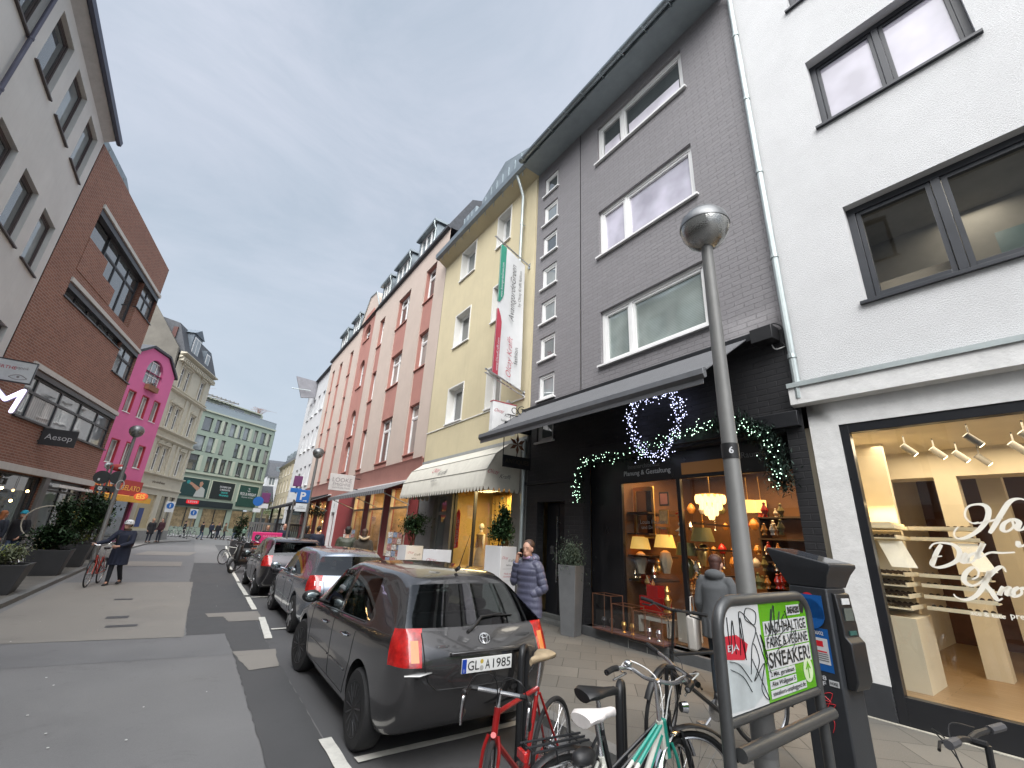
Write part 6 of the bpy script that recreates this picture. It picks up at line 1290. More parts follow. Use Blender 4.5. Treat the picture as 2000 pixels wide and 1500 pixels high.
style1 = dict(wind=7, side={3, 4, 6}, trow=(5, 6), tl=1, mirror=(2.72, .95), mirror_mat=black, handle_mat=chrome, steer=radians(8),
    seams=[[(1.95, .30), (1.95, .88)], [(1.95, 1.05), (1.9, 1.30)], [(1.12, .88), (1.15, .62), (1.22, .46), (1.32, .30)], [(2.98, .30), (3.0, .88)], [(1.32, .30), (2.95, .30)]], strips=[[(1.30, .50), (1.90, .50)], [(2.0, .50), (2.93, .50)]], trim=[[(.98, .985), (2.70, .905)]],
    handles=[(1.42, .80), (2.30, .78)], rear_seams=[[(-.60, 1.03), (-.585, .80), (-.54, .68), (-.46, .62), (.46, .62), (.54, .68), (.585, .80), (.60, 1.03)]])
st1 = hatch_stations(4.18, 1.71, 1.475, .80, 2.60, .40)
c1, rp1, sp1 = make_car('parked_car', 'dark grey-brown hatchback with dark multi-spoke wheels, nearest parked car with plate GL A 1985', (2.43, 3.84, 0), car_paint('paint_dark_grey', (.10, .098, .10)), st1, (.80, 3.40), .315, style1, 4.18, spokes=15, rimm=alloyd)
# rear details
def plate(r, rp, txt, z=.79, x=0.05):
    p = rp(x, z); y = p.y - .012
    q = MB(1); q.box(x - .26, x + .26, y, y + .012, z - .055, z + .055); o = q.build('number_plate', M('plate_white', (.72, .73, .72), .4, var=0), r, bevel=.002)
    e = MB(1); e.box(x - .258, x - .215, y - .001, y, z - .053, z + .053); e.build('blue_band', M('plate_blue', (.01, .05, .35), .4, var=0), o)
    text('D', (x - .237, y - .001, z - .032), (1, 0, 0), (0, 0, 1), tw, o, h=.02); a, b, c = txt
    text(a, (x - .145, y, z), (1, 0, 0), (0, 0, 1), black, o, w=.115, h=.072, bold=.005); text(b, (x + .0, y, z), (1, 0, 0), (0, 0, 1), black, o, w=.05, h=.072, bold=.005); text(c, (x + .15, y, z), (1, 0, 0), (0, 0, 1), black, o, w=.19, h=.072, bold=.005)
    s = MB(1); s.lathe([(0, 0), (.017, 0), (.017, .001), (0, .001)], (x - .062, y - .002, z + .025), 14, (0, 1, 0)); s.build('test_sticker', M('sticker_ochre', (.5, .38, .06), .5, var=0), o); s = MB(1); s.lathe([(0, 0), (.02, 0), (.02, .001), (0, .001)], (x - .062, y - .002, z - .025), 14, (0, 1, 0)); s.build('registration_sticker', M('sticker_grey', (.4, .4, .38), .5, var=0), o)
plate(c1, rp1, ('GL', 'A', '1985'), .78, 0.0)
pr1 = rp1(0, .93)
q = MB(1)
for rx, rz_, cx, cz in ((.055, .038, 0, 0), (.022, .036, 0, 0), (.036, .014, 0, .018)): q.tube([rp1(cx + rx * cos(t), .965 + cz + rz_ * sin(t), .007) for t in [i * pi / 12 for i in range(24)]], .0045, 6, closed=True)
q.build('emblem', chrome, c1)
for s, x, z, w_ in (('TOYOTA', -.42, .935, .11), ('COROLLA', .44, .975, .15)): text(s, (x, rp1(x, z - .02).y - .010, z), (1, .0, 0), (0, 0, 1), chrome, c1, w=w_, bold=.02, name='badge')
q = MB(1); y = rp1(0, .86).y; q.box(-.36, .36, y - .022, y + .03, .862, .888); q.build('tailgate_grip', car_paint('paint_dark_grey2', (.10, .098, .10)), c1, bevel=.006)
q = MB(1); y = rp1(.0, 1.0).y; q.tube([rp1(-.15, 1.03, .02), rp1(-.10, 1.055, .035), rp1(.03, 1.12, .03), rp1(.28, 1.135, .02)], [.018, .014, .011, .008], 8); q.tube([rp1(.02, 1.125, .02), rp1(.40, 1.12, .015)], .006, 6); q.build('rear_wiper', black, c1)
def spot_x(px_, z_, car_x, rp):
    return None
for sx in (-1, 1):
    q = MB(1); p = [rp1(sx * x, z, .004) for x, z in ((.52, .755), (.63, .745), (.74, .74))]
    if all(p): q.tube(p, [.010, .040, .018], 8, flat=.4); q.build('bumper_highlight', M('highlight_silver', (.40, .40, .39), .3, .8), c1)  # silver strip added to paint the bright reflection on the bumper corner
    lo_, hi_ = .74, .93
    q = MB(1); P4 = [rp1(sx * x, z, .004) for x, z in ((.635, .83), (.70, .83), (.70, .98), (.635, .98))]
    if all(P4): q.face(P4); q.build('indicator', amber, c1, 0)
q = MB(1); q.tube([(0, .62, 1.50), (.0, .42, 1.85)], [.006, .002], 6); q.tube([(0, .66, 1.49), (0, .60, 1.515)], .02, 8); q.build('antenna', black, c1)
# second and third cars
L2 = 4.5
style2 = dict(wind=7, side={3, 4, 6}, trow=(5, 6), tl=1, mirror=(2.95, .93), steer=radians(4), handles=[(1.62, .80), (2.52, .78)], handle_mat=None, trim=[[(1.15, .94), (2.9, .90)]],
    seams=[[(2.12, .30), (2.12, .88)], [(1.30, .88), (1.34, .62), (1.44, .46), (1.52, .30)], [(3.12, .30), (3.14, .88)]], strips=[[(1.5, .48), (3.1, .48)]], rear_seams=[[(-.58, .93), (-.55, .62), (.55, .62), (.58, .93)]])
pb = car_paint('paint_silver_blue', (.33, .36, .41)); style2['handle_mat'] = pb
st2 = hatch_stations(4.5, 1.73, 1.43, .90, 2.58, .42); 
c2, rp2, sp2 = make_car('parked_car', 'silver-blue hatchback with red and white tail lights parked in the middle of the row', (2.73, 8.85, 0), pb, st2, (.90, 3.48), .31, style2, 4.5, spokes=7)
for sx in (-1, 1):
    q = MB(1); P4 = [rp2(sx * x, z, .004) for x, z in ((.62, .87), (.73, .87), (.73, .94), (.62, .94))]
    if all(P4): q.face(P4); q.build('indicator', clearl, c2, 0)
q = MB(1); q.tube([(0.0, .78, 1.46), (-.02, .56, 1.70)], [.006, .002], 6); q.build('antenna', black, c2); plate(c2, rp2, ('K', 'LM', '482'), .72) if 0 else None
style3 = dict(style2); style3['steer'] = 0; style3['seams'] = [[(1.95, .30), (1.95, .88)], [(1.12, .88), (1.15, .62), (1.32, .30)], [(2.98, .30), (3.0, .88)]]; style3['handles'] = [(1.42, .80), (2.30, .78)]; style3['mirror'] = (2.75, .93); style3['strips'] = []
p3 = car_paint('paint_black_plum', (.045, .042, .048)); style3['handle_mat'] = p3
st3 = hatch_stations(4.2, 1.72, 1.47, .80, 2.58, .34)
c3, rp3, sp3 = make_car('parked_car', 'near-black hatchback with roof spoiler and wedge tail lights, farthest parked car', (2.58, 14.05, 0), p3, st3, (.80, 3.38), .31, style3, 4.2, spokes=5)
q = MB(1); q.profile([(.18, 1.40), (.22, 1.43), (.60, 1.475), (.60, 1.45)], -.56, .56); q.build('roof_spoiler', p3, c3, bevel=.01); q = MB(1); q.tube([(0, .66, 1.49), (.0, .45, 1.80)], [.006, .002], 6); q.build('antenna', black, c3)
# ================================================================ bicycles
bk_black = M('bike_black', (.015, .016, .018), .3, .2, coat=.5); bk_red = M('bike_red', (.33, .012, .012), .3, .2, var=.1, coat=.6); bk_teal = M('bike_teal', (.01, .26, .20), .3, .1, coat=.5); bk_white = M('bike_white', (.62, .62, .56), .35, coat=.4); bk_green = M('bike_green', (.08, .33, .05), .4); bk_blue = M('bike_blue', (.01, .03, .22), .4); bk_orange = M('bike_orange', (.45, .08, .02), .4)
silver = M('bike_silver', (.55, .55, .56), .25, .95)
def bicycle(label, rear, front, z0=0.0, col=bk_black, bars='flat', saddle=black, seat_h=.96, bar_h=1.05, rack=False, fender=None, steer=0, lean=0, mixte=False, R=.34, spokes=28, fork=None, tyre_c=None, basket=False, group='bicycles', name='bicycle', lod=0, light=False, grip=black, trunk=None):
    rx = V3((rear[0], rear[1], 0)); fx = V3((front[0], front[1], 0)); d = fx - rx; wb = d.length
    r = thing(name, label, 'bicycle', (rx.x, rx.y, z0), atan2(d.y, d.x), group); r.rotation_euler[0] = lean
    n = 26 if not lod else 12
    def wheel(par, x):
        g = empty('wheel', (x, 0, R)); g.parent = par
        b = MB(1); b.lathe([(R - .012, -.012), (R - .004, -.015), (R, 0), (R - .004, .015), (R - .012, .012), (R - .035, .012), (R - .04, 0), (R - .035, -.012)], (0, 0, 0), n * 2, (0, 1, 0)) if 0 else b.tube([((R - .016) * cos(t), 0, (R - .016) * sin(t)) for t in [2 * pi * i / (n * 2) for i in range(n * 2)]], .017, 8, closed=True)
        b.build('tyre', tyre_c or tyre_m, g)
        b = MB(1); b.tube([((R - .04) * cos(t), 0, (R - .04) * sin(t)) for t in [2 * pi * i / (n * 2) for i in range(n * 2)]], .009, 6, closed=True); b.build('rim', silver, g)
        b = MB(1); b.tube([(0, -.05, 0), (0, .05, 0)], .018, 8)
        for i in range(spokes if not lod else 14):
            t = 2 * pi * i / (spokes if not lod else 14); t2 = t + (.35 if i % 4 < 2 else -.35); sy = .03 if i % 2 else -.03
            b.tube([(.02 * cos(t2), sy, .02 * sin(t2)), ((R - .045) * cos(t), 0, (R - .045) * sin(t))], .0013 if not lod else .003, 3, caps=False)
        b.build('spokes', silver, g); return g
    wheel(r, 0)
    hx = wb - .19; hz0, hz1 = (.60 if mixte else .62, .80)
    bb = V3((.44, 0, .29)); st = V3((.27, 0, seat_h - .20)); hb = V3((hx + .035, 0, hz0)); ht = V3((hx, 0, hz1))
    F = MB(1)
    if mixte:
        F.tube([ht + V3((.01, 0, -.03)), bb], .017)
        for sy in (-.028, .028): F.tube([ht + V3((0, sy * .4, -.02)), V3((.37, sy, .52)), V3((0, sy * 2, R))], .011)
    else:
        F.tube([ht + V3((0, 0, -.03)), st + V3((0, 0, .0))], .016); F.tube([hb + V3((0, 0, .02)), bb], .019)
    F.tube([st, bb], .0165); F.tube([hb, ht], .022)
    for sy in (-.06, .06): F.tube([bb + V3((0, sy * .4, 0)), V3((0, sy, R))], .011); F.tube([st + V3((0, sy * .3, -.03)), V3((0, sy, R))], .009)
    F.build('frame', col, r)
    sp = MB(1); sp.tube([st - V3((-.02, 0, .05)), V3((.235, 0, seat_h - .04))], .0135); sp.build('seatpost', silver, r)
    s = MB(1); sx, sz = .235, seat_h
    secs = [(-.13, .075, .0), (-.10, .085, .012), (-.02, .07, .004), (.05, .035, -.002), (.13, .018, -.004), (.16, .010, -.012)]
    rings = []
    for x, w, zz in secs: rings.append([s.bm.verts.new((sx + x, w * cos(t), sz + zz + (.022 if sin(t) > 0 else .04) * sin(t) * (1 if sin(t) > 0 else .6 + w * 5))) for t in [2 * pi * j / 14 for j in range(14)]])
    for A, B in zip(rings, rings[1:]):
        for j in range(14): s.bm.faces.new([A[j], A[(j + 1) % 14], B[(j + 1) % 14], B[j]])
    s.bm.faces.new(rings[0]); s.bm.faces.new(rings[-1]); s.build('saddle', saddle, r, 60)
    # steering group, pivot at the head axis
    ax = (ht - hb).normalized(); g = empty('fork_and_bars', hb); g.parent = r; g.rotation_mode = 'AXIS_ANGLE'; g.rotation_axis_angle = (steer, *ax)
    wf = wheel(g, 0); wf.location = V3((wb, 0, R)) - hb
    fk = MB(1)
    cr = V3((wb - .10, 0, R + R + .01)) - hb
    fk.tube([V3((0, 0, 0)), cr], .018)
    for sy in (-.05, .05): fk.tube(crom([cr + V3((0, sy * .6, 0)), cr + V3((.02, sy, -.08)), V3((wb - .035, sy, R + .12)) - hb, V3((wb, sy, R)) - hb], 4), .011)
    fk.build('fork', fork or col, g)
    H = ht - hb; bz = V3((hx - .015, 0, bar_h)) - hb
    hbm = MB(1); hbm.tube([H, bz], .014); hd = MB(1); gr = MB(1); lv = MB(1); cbm = MB(1)
    if bars == 'drop':
        hbm.tube([bz, bz + V3((.07, 0, .01))], .015); c0 = bz + V3((.07, 0, .01))
        for sg in (-1, 1):
            p = crom([c0, c0 + V3((0, sg * .12, 0)), c0 + V3((.015, sg * .19, 0)), c0 + V3((.09, sg * .205, -.01)), c0 + V3((.115, sg * .21, -.08)), c0 + V3((.06, sg * .215, -.14)), c0 + V3((-.03, sg * .215, -.15))], 5)
            hd.tube(p, .0125); gr.tube(p[6:], .016); lv.tube(crom([c0 + V3((.10, sg * .205, -.0)), c0 + V3((.15, sg * .205, -.02)), c0 + V3((.145, sg * .205, -.10)), c0 + V3((.11, sg * .205, -.17))], 4), .008, 6); gr.cap(c0 + V3((.09, sg * .205, .0)), c0 + V3((.13, sg * .205, .01)), .018)
            cbm.tube(crom([c0 + V3((.12, sg * .2, .0)), c0 + V3((.16, sg * .14, .12)), c0 + V3((.08, sg * .03, .10)), c0 + V3((.0, 0, -.06))], 6), .0035, 5)
    elif bars == 'flat':
        c0 = bz + V3((.06, 0, .0)); hbm.tube([bz, c0], .016)
        for sg in (-1, 1): hd.tube(crom([c0, c0 + V3((0, sg * .1, .015)), c0 + V3((-.03, sg * .31, .03))], 4), .013); gr.tube([c0 + V3((-.018, sg * .20, .024)), c0 + V3((-.032, sg * .33, .03))], .018); lv.tube([c0 + V3((.0, sg * .17, .02)), c0 + V3((.045, sg * .20, .0)), c0 + V3((.02, sg * .29, -.01))], .007, 6); cbm.tube(crom([c0 + V3((.03, sg * .18, .02)), c0 + V3((.1, sg * .1, .02)), c0 + V3((.06, 0, -.1)), H + V3((.03, 0, -.1))], 5), .003, 5)
    else:
        c0 = bz + V3((.04, 0, .0)); hbm.tube([bz, c0], .016)
        for sg in (-1, 1): p = crom([c0, c0 + V3((.01, sg * .09, .0)), c0 + V3((-.0, sg * .19, .04)), c0 + V3((-.10, sg * .255, .045)), c0 + V3((-.20, sg * .265, .035))], 5); hd.tube(p, .0125); gr.tube(p[-7:], .019); lv.tube([p[-8] + V3((0, 0, -.02)), p[-8] + V3((.04, -sg * .02, -.035)), p[-3] + V3((.0, -sg * .03, -.045))], .007, 6); cbm.tube(crom([p[-8], p[-8] + V3((.15, 0, .02)), c0 + V3((.12, sg * .05, -.03)), H + V3((.05, 0, -.10))], 6), .0045, 5)
    h_ = hd.build('handlebar', silver if bars != 'flat' or light else (black if bars == 'flat' else silver), g); hbm.build('stem', silver if bars != 'flat' else black, g); gr.build('grip', grip, h_); lv.build('brake_lever', silver if bars != 'flat' else black, h_); cbm.build('brake_cable', whitef if bars == 'city' and not lod else black, h_)
    if bars == 'city': bl = MB(1); bl.ell(bz + V3((.03, .20, .07)), (.03, .03, .022), 14, 8); bl.build('bell', chrome, h_)
    # drivetrain
    c = MB(1); c.lathe([(.085, -.003), (.095, 0), (.085, .003)], bb + V3((0, -.05, 0)), 26, (0, 1, 0)); c.tube([bb + V3((0, -.06, 0)), bb + V3((.12, -.07, -.12))], .011); c.tube([bb + V3((0, .06, 0)), bb + V3((-.12, .07, .12))], .011); c.box(bb.x + .07, bb.x + .17, -.15, -.07, bb.z - .135, bb.z - .11); c.box(bb.x - .17, bb.x - .07, .07, .15, bb.z + .11, bb.z + .135); c.build('crankset', silver, r)
    c = MB(1); c.tube([bb + V3((0, -.05, .09)), V3((0, -.05, R + .04))], .004, 5); c.tube([bb + V3((0, -.05, -.09)), V3((.02, -.05, R - .10)), V3((0, -.05, R - .04))], .004, 5); c.lathe([(.03, -.02), (.045, -.01), (.03, .01)], (0, -.045, R), 16, (0, 1, 0)); c.build('chain', blackm, r)
    if fender:
        for par, x0, a0, a1 in ((r, 0, .1 * pi, 1.02 * pi), (g, None, .15 * pi, .95 * pi)):
            cx = V3((0, 0, R)) if par is r else V3((wb, 0, R)) - hb
            b = MB(1); pts = [cx + V3(((R + .03) * cos(a0 + (a1 - a0) * i / 18), 0, (R + .03) * sin(a0 + (a1 - a0) * i / 18))) for i in range(19)]; b.tube(pts, .026, 8, flat=.35); b.build('mudguard', fender, par)
    if rack:
        b = MB(1); zr = 2 * R + .07
        for sy in (-.06, 0, .06): b.tube([(-.28, sy, zr), (.14, sy * .7, zr)], .006, 6)
        for x in (-.26, -.1, .06): b.tube([(x, -.06, zr), (x, .06, zr)], .005, 6)
        for sy in (-.07, .07): b.tube([(-.12, sy, zr), (0, sy, R)], .005, 6)
        b.build('rack', rack, r); b = MB(1); b.box(-.31, -.285, -.04, .04, zr - .05, zr - .005); b.build('rear_reflector', redlamp, r, bevel=.004)
    if light: b = MB(1); b.lathe([(0, .0), (.03, .0), (.036, .04), (0, .05)], V3((hx + .1, 0, hz1 + .02)) - hb, 14, (1, 0, 0)); b.build('headlight', chrome, g)
    if basket: b = MB(1); b.box(wb - .12 - hb.x, wb + .22 - hb.x, -.17, .17, .16, .40); b.build('basket', blackm, g, bevel=.02)
    if trunk: b = MB(1); b.ell(st + V3((-.14, 0, .02)), (.085, .05, .05), 14, 8); b.build('saddle_bag', black, r)
    return r
beige_s = M('saddle_beige', (.36, .28, .18), .5, var=.2, vs=12); white_s = M('saddle_white', (.70, .66, .64), .45, var=.1, vs=12)
rb_ = bicycle('red racing bicycle with dropped handlebar and tan saddle behind the grey hatchback', (2.66, 3.14), (1.73, 2.72), 0, bk_red, 'drop', beige_s, .99, .89, steer=radians(26), lean=radians(0), R=.335, fork=bk_red)
gb_ = bicycle('teal and white ladies bicycle with white saddle and chrome mudguards', (1.88, 2.10), (2.90, 2.17), 0, bk_white, 'city', white_s, .93, 1.01, rack=silver, fender=chrome, steer=radians(12), mixte=True, R=.33, trunk=True)
p_ = MB(1); hx_ = 1.055 - .19
p_.tube([(hx_ + .012, 0, .765), (.66, 0, .545)], .0195); p_.tube([(hx_ + .035, 0, .60), (hx_, 0, .80)], .0245); p_.build('head_tube_paint', bk_teal, gb_)
for sy in (-1, 1): q = MB(1); ha_, hb2 = V3((.832, sy * .011, .78)), V3((.37, sy * .028, .52)); q.tube([ha_, ha_ + (hb2 - ha_) * .55], .0122); q.build('tube_paint', bk_teal, gb_)
for a, b_c, mt in ((.66, .60, bk_green), (.595, .55, bk_green), (.545, .50, bk_blue)):
    q = MB(1); k1 = lambda x: .29 + (x - .44) / (hx_ + .01 - .44) * (.77 - .29); q.tube([(a, 0, k1(a)), (b_c, 0, k1(b_c))], .0205); q.build('colour_band', mt, gb_)
for ob in [o for o in COL.objects if o.parent and o.parent.parent == gb_ and o.name.startswith('fork')]: ob.data.materials[0] = bk_teal
kb_ = bicycle('black bicycle with wide silver-black handlebar and dark saddle behind the hairpin stand', (2.08, 2.38), (3.12, 2.30), .0, bk_black, 'flat', black, .97, 1.06, fender=black, rack=blackm, mixte=True, steer=radians(-20), lean=radians(4), light=True)
fb_ = bicycle('black trekking bicycle standing on the pavement in front of the gift shop', (4.93, 2.72), (3.90, 3.12), .09, bk_black, 'flat', black, 1.0, 1.17, fender=black, rack=blackm, steer=radians(35), light=False, basket=False)
q = MB(1); q.ell((.83, 0, .0), (.0, .0, .0)) if 0 else None
nb_ = bicycle('black mountain bicycle with padded grips cropped at the bottom right corner', (3.26, -.12), (3.20, .93), .0, bk_black, 'flat', black, .95, 1.06, steer=radians(-8), grip=M('grip_grey', (.06, .06, .065), .6))
# cyclist's bicycle, far cluttered ones
cb_ = bicycle('red step-through bicycle pushed along the road by the helmeted cyclist', (-1.86, 18.0), (-1.98, 16.95), .012, M('bike_orange_red', (.40, .03, .015), .35, coat=.4), 'city', black, .95, 1.06, fender=blackm, mixte=True, lod=1, R=.33)
for i, (a, b_c, c, lab) in enumerate((((2.5, 22.4), (1.75, 22.0), bk_black, 'black bicycle leaning in the bay just ahead of the farthest parked car'), ((3.2, 23.8), (2.3, 24.3), bk_orange, 'orange bicycle beside the pink cargo box'), ((2.1, 24.6), (1.5, 25.3), bk_white, 'pale bicycle with blue saddle at the end of the bay'))): bicycle(lab, a, b_c, 0, c, 'city', black, .95, 1.05, lod=1, basket=(i == 1), group='bicycles beyond the parked cars')
for i in range(4):
    bicycle('silver bicycles crowded in the rack before the jeans shop', (-2.4 + .75 * i, 60.0 + .2 * i), (-1.9 + .75 * i, 59.2 + .2 * i), .08, random.choice((bk_black, silver, bk_white)), 'city', black, .95, 1.05, lod=1, group='bicycles in the far rack')
for i in range(2): bicycle(('dark bicycle parked by the left planters in front of the cafe window', 'second dark bicycle parked behind the first at the cafe window')[i], (-4.55 + .1 * i, 21.6 + .9 * i), (-3.9 + .1 * i, 20.9 + .9 * i), .09, bk_black, 'flat', black, .97, 1.08, lod=1, group='bicycles by the left planters')
sc1 = thing('motor_scooter', 'white motor scooter parked in front of the far jeans shop', 'scooter', (2.3, 59.5, .08), radians(60))
part(sc1, 'body', M('scooter_white', (.62, .62, .62), .3, coat=.5), lambda b: (b.cap((-.45, 0, .62), (.0, 0, .55), .17, .13), b.cap((0, 0, .35), (.35, 0, .32), .12, .12), b.cap((.45, 0, .45), (.40, 0, .95), .16, .12), b.ell((.55, 0, .55), (.2, .1, .1))), k=1)
part(sc1, 'seat', black, lambda b: b.cap((-.5, 0, .80), (.05, 0, .78), .10), k=1); part(sc1, 'handlebar', chrome, lambda b: b.tube([(.35, -.33, 1.08), (.42, 0, 1.02), (.35, .33, 1.08)], .02), k=1)
for x in (-.5, .62): part(sc1, 'wheel', tyre_m, lambda b: b.tube([(x + .2 * cos(t), 0, .24 + .2 * sin(t)) for t in [i * pi / 9 for i in range(18)]], .05, 8, closed=True), k=1)
# fallen scooter / motorbike tail by the third car
ms = thing('moped', 'small dark moped with red tail light sticking out past the farthest parked car', 'moped', (2.0, 21.6, 0), radians(235))
part(ms, 'body', black, lambda b: (b.cap((-.5, 0, .70), (0, 0, .66), .13, .12), b.cap((0, 0, .4), (.4, 0, .4), .13), b.cap((.5, 0, .5), (.44, 0, .95), .12, .09)), k=1); part(ms, 'tail_light', redlamp, lambda b: b.ell((-.64, 0, .68), (.03, .08, .05)), k=1); part(ms, 'windscreen', G_case, lambda b: b.ell((.5, 0, 1.15), (.03, .2, .22)), k=1)
for x in (-.5, .68): part(ms, 'wheel', tyre_m, lambda b: b.tube([(x + .22 * cos(t), 0, .26 + .22 * sin(t)) for t in [i * pi / 9 for i in range(18)]], .045, 8, closed=True), k=1)
cg = thing('cargo_box', 'bright pink advertising box with round dark logo on a parked cargo bike', 'cargo box', tuple(at(7.0, 24.6)), radians(-8))
part(cg, 'box', M('box_magenta', (.62, .02, .16), .5), lambda b: b.box(-.62, .62, -.04, .5, .98, 1.48), k=1, bevel=.02); part(cg, 'frame', bk_orange, lambda b: (b.box(-.6, .6, 0, .45, .9, .97), b.tube([(-.5, .2, .3), (-.5, .2, .95)], .03), b.tube([(.5, .2, .3), (.5, .2, .95)], .03)), k=1)
for x in (-.5, .5): part(cg, 'wheel', tyre_m, lambda b: b.tube([(x, .2 + .26 * cos(t), .3 + .26 * sin(t)) for t in [i * pi / 9 for i in range(18)]], .03, 6, closed=True), k=1)
part(cg, 'logo_disc', M('logo_dark', (.03, .04, .05), .5), lambda b: b.lathe([(0, -.055), (.13, -.055), (.13, -.04), (0, -.04)], (-.38, 0, 1.25), 20, (0, 1, 0)), k=1); part(cg, 'logo_mark', tw, lambda b: b.tube([(-.43, -.058, 1.28), (-.38, -.058, 1.2), (-.32, -.058, 1.33)], .012, 4), k=1)
text('GABRIELE\nKOCH', (.12, -.043, 1.25), (1, 0, 0), (0, 0, 1), M('lettering_pink', (.75, .35, .45), .5, var=0), cg, w=.6, h=.22)
# ================================================================ street furniture
pole_m = M('lamp_pole', (.17, .17, .165), .55, .35, var=.15, vs=2, stain=.3); globe_lo = None
m, nt, b_ = _nt('lamp_globe'); b_.inputs['Base Color'].default_value = (.32, .32, .31, 1); b_.inputs['Roughness'].default_value = .12; b_.inputs['Metallic'].default_value = .75
bn_ = nt.nodes.new('ShaderNodeBump'); bn_.inputs['Strength'].default_value = .5; bn_.inputs['Distance'].default_value = .006; nt.links.new(noise(nt, 70, 2, .5, objco(nt)), bn_.inputs['Height']); nt.links.new(bn_.outputs[0], b_.inputs['Normal']); globe_lo = m
def street_lamp(label, x, y, z=.09, h=4.47):
    r = thing('street_lamp', label, 'street lamp', (x, y, z), 0, 'globe street lamps')
    part(r, 'pole', pole_m, lambda b: (b.lathe([(.075, 0), (.075, 1.1), (.068, 1.12), (.050, h)], n=24)), k=1); part(r, 'globe', globe_lo, lambda b: b.lathe([(.03, h - .02), (.09, h - .0), (.16, h + .055), (.205, h + .13), (.222, h + .215), (.222, h + .225)], n=36), k=1)
    part(r, 'cap', M('lamp_cap', (.16, .165, .17), .35, .6), lambda b: b.lathe([(.226, h + .213), (.226, h + .235), (.205, h + .31), (.15, h + .375), (.07, h + .41), (0, h + .42)], n=36), k=1); return r
p1 = at(61.15, 3.9); l1 = street_lamp('tall globe street lamp with number 6 tag in front of the gift shop', p1.x, p1.y)
part(l1, 'number_tag', black, lambda b: b.lathe([(.066, 2.44), (.066, 2.56), (.06, 2.56), (.06, 2.44)], n=24), k=1)
text('6', (-.056, -.039, 2.50), (.60, -.80, 0), (0, 0, 1), tw, l1, h=.055, bold=.02)
p2 = at(9.9, 20); street_lamp('globe street lamp carrying the parking sign on the right pavement', p2.x + .2, p2.y, .09); street_lamp('globe street lamp among the planters on the left pavement', *at(-6.75, 20.6)[:2]); street_lamp('second globe street lamp farther down the left pavement', *at(-7.9, 37)[:2])
part(l1, 'door', M('lamp_door', (.15, .15, .15), .5, .3), lambda b: b.lathe([(.077, .5), (.077, .95)], n=24), k=1)
# advertising bicycle stand
Lp, Rp = at(57.95, 3.16), at(66.3, 4.30); dv_ = (Rp - Lp); W_ = dv_.length; an_ = atan2(dv_.y, dv_.x)
ad = thing('advertising_bike_stand', 'tubular bike stand framing a green and white sneaker poster with black scribbles', 'sign stand', (Lp.x, Lp.y, .0), an_)
tub = M('stand_tube', (.085, .088, .09), .38, .5, var=.15, vs=5, stain=.2)
def _fr(b):
    r_ = .16; x0, x1, zt = 0, W_, 1.545; pts = [(x0, 0, 0), (x0, 0, zt - r_)] + [(x0 + r_ - r_ * cos(t), 0, zt - r_ + r_ * sin(t)) for t in [pi / 2 * i / 6 for i in range(1, 7)]] + [(x1 - r_ + r_ * sin(t), 0, zt - r_ + r_ * cos(t)) for t in [pi / 2 * i / 6 for i in range(0, 7)]] + [(x1, 0, 0)]
    b.tube(pts, .034, 14)
part(ad, 'frame', tub, _fr, k=1); part(ad, 'lower_rail', tub, lambda b: (b.tube([(0, 0, .93), (W_, 0, .93)], .028, 12), b.tube([(.03, -.05, .80), (W_ + .05, -.05, .80)], .036, 14), b.tube([(W_ + .04, -.05, .80), (W_ + .056, -.05, .80)], .02, 8)), k=1)
px0, px1, pz0, pz1 = .045, W_ - .045, .962, 1.515
rr_ = .11
def rounded(x0, x1, z0, z1, r): return [(x0, z0), (x1, z0), (x1, z1 - r)] + [(x1 - r + r * cos(t), z1 - r + r * sin(t)) for t in [pi / 2 * i / 5 for i in range(1, 6)]] + [(x0 + r - r * sin(t), z1 - r + r * cos(t)) for t in [pi / 2 * i / 5 for i in range(0, 6)]]
po = part(ad, 'poster', M('poster_green', (.10, .36, .012), .25, var=.06, vs=2, coat=.6), lambda b: b.prism(rounded(px0, px1, pz0, pz1, rr_), -.012, .012), k=1, sm=0)
ps = px0 + (px1 - px0) * .38
part(po, 'white_field', M('poster_white', (.60, .62, .63), .25, var=.1, vs=3, coat=.6), lambda b: b.prism([(px0, pz0), (ps, pz0), (ps, pz1), (px0 + rr_, pz1)] + [(px0 + rr_ - rr_ * sin(t), pz1 - rr_ + rr_ * cos(t)) for t in [pi / 2 * i / 5 for i in range(1, 6)]], -.014, -.0121), k=1, sm=0)
part(po, 'shoe_print', M('print_pale', (.42, .46, .47), .4, var=.2, vs=4), lambda b: b.prism([(px0, .98), (px0 + .25, .97), (ps - .02, 1.03), (ps - .01, 1.12), (px0 + .2, 1.20), (px0, 1.24)], -.0148, -.0142), k=1, sm=0); part(po, 'shoe_tongue_print', M('print_crimson', (.50, .02, .04), .4, var=0), lambda b: b.prism([(px0, 1.24), (px0 + .20, 1.22), (px0 + .26, 1.30), (px0 + .13, 1.36), (px0, 1.36)], -.0153, -.0149), k=1, sm=0)
text('EJA', (px0 + .08, -.0156, 1.29), (1, 0, 0), (0, 0, 1), tw, po, w=.13, h=.045, bold=.01)
tp = M('poster_ink', (.012, .014, .014), .5, var=0); wp = MATS['poster_white']
x0 = ps + .05; x1 = px1 - .05; 
for s, zc, h_, w_, fx_ in (('NACHHALTIGE', 1.368, .066, .64, x0), ('FAIRE & VEGANE', 1.285, .060, .64, x0), ('SNEAKER!', 1.185, .088, .64, x0)):
    part(po, 'white_strip', wp, lambda b: b.box(fx_ - .012, fx_ + w_ + .012, -.0148, -.0142, zc - h_ * .62, zc + h_ * .62), k=1, sm=0); text(s, (fx_ + w_ / 2, -.015, zc), (1, 0, 0), (0, 0, 1), tp, po, w=w_ - .02, h=h_, bold=.012)
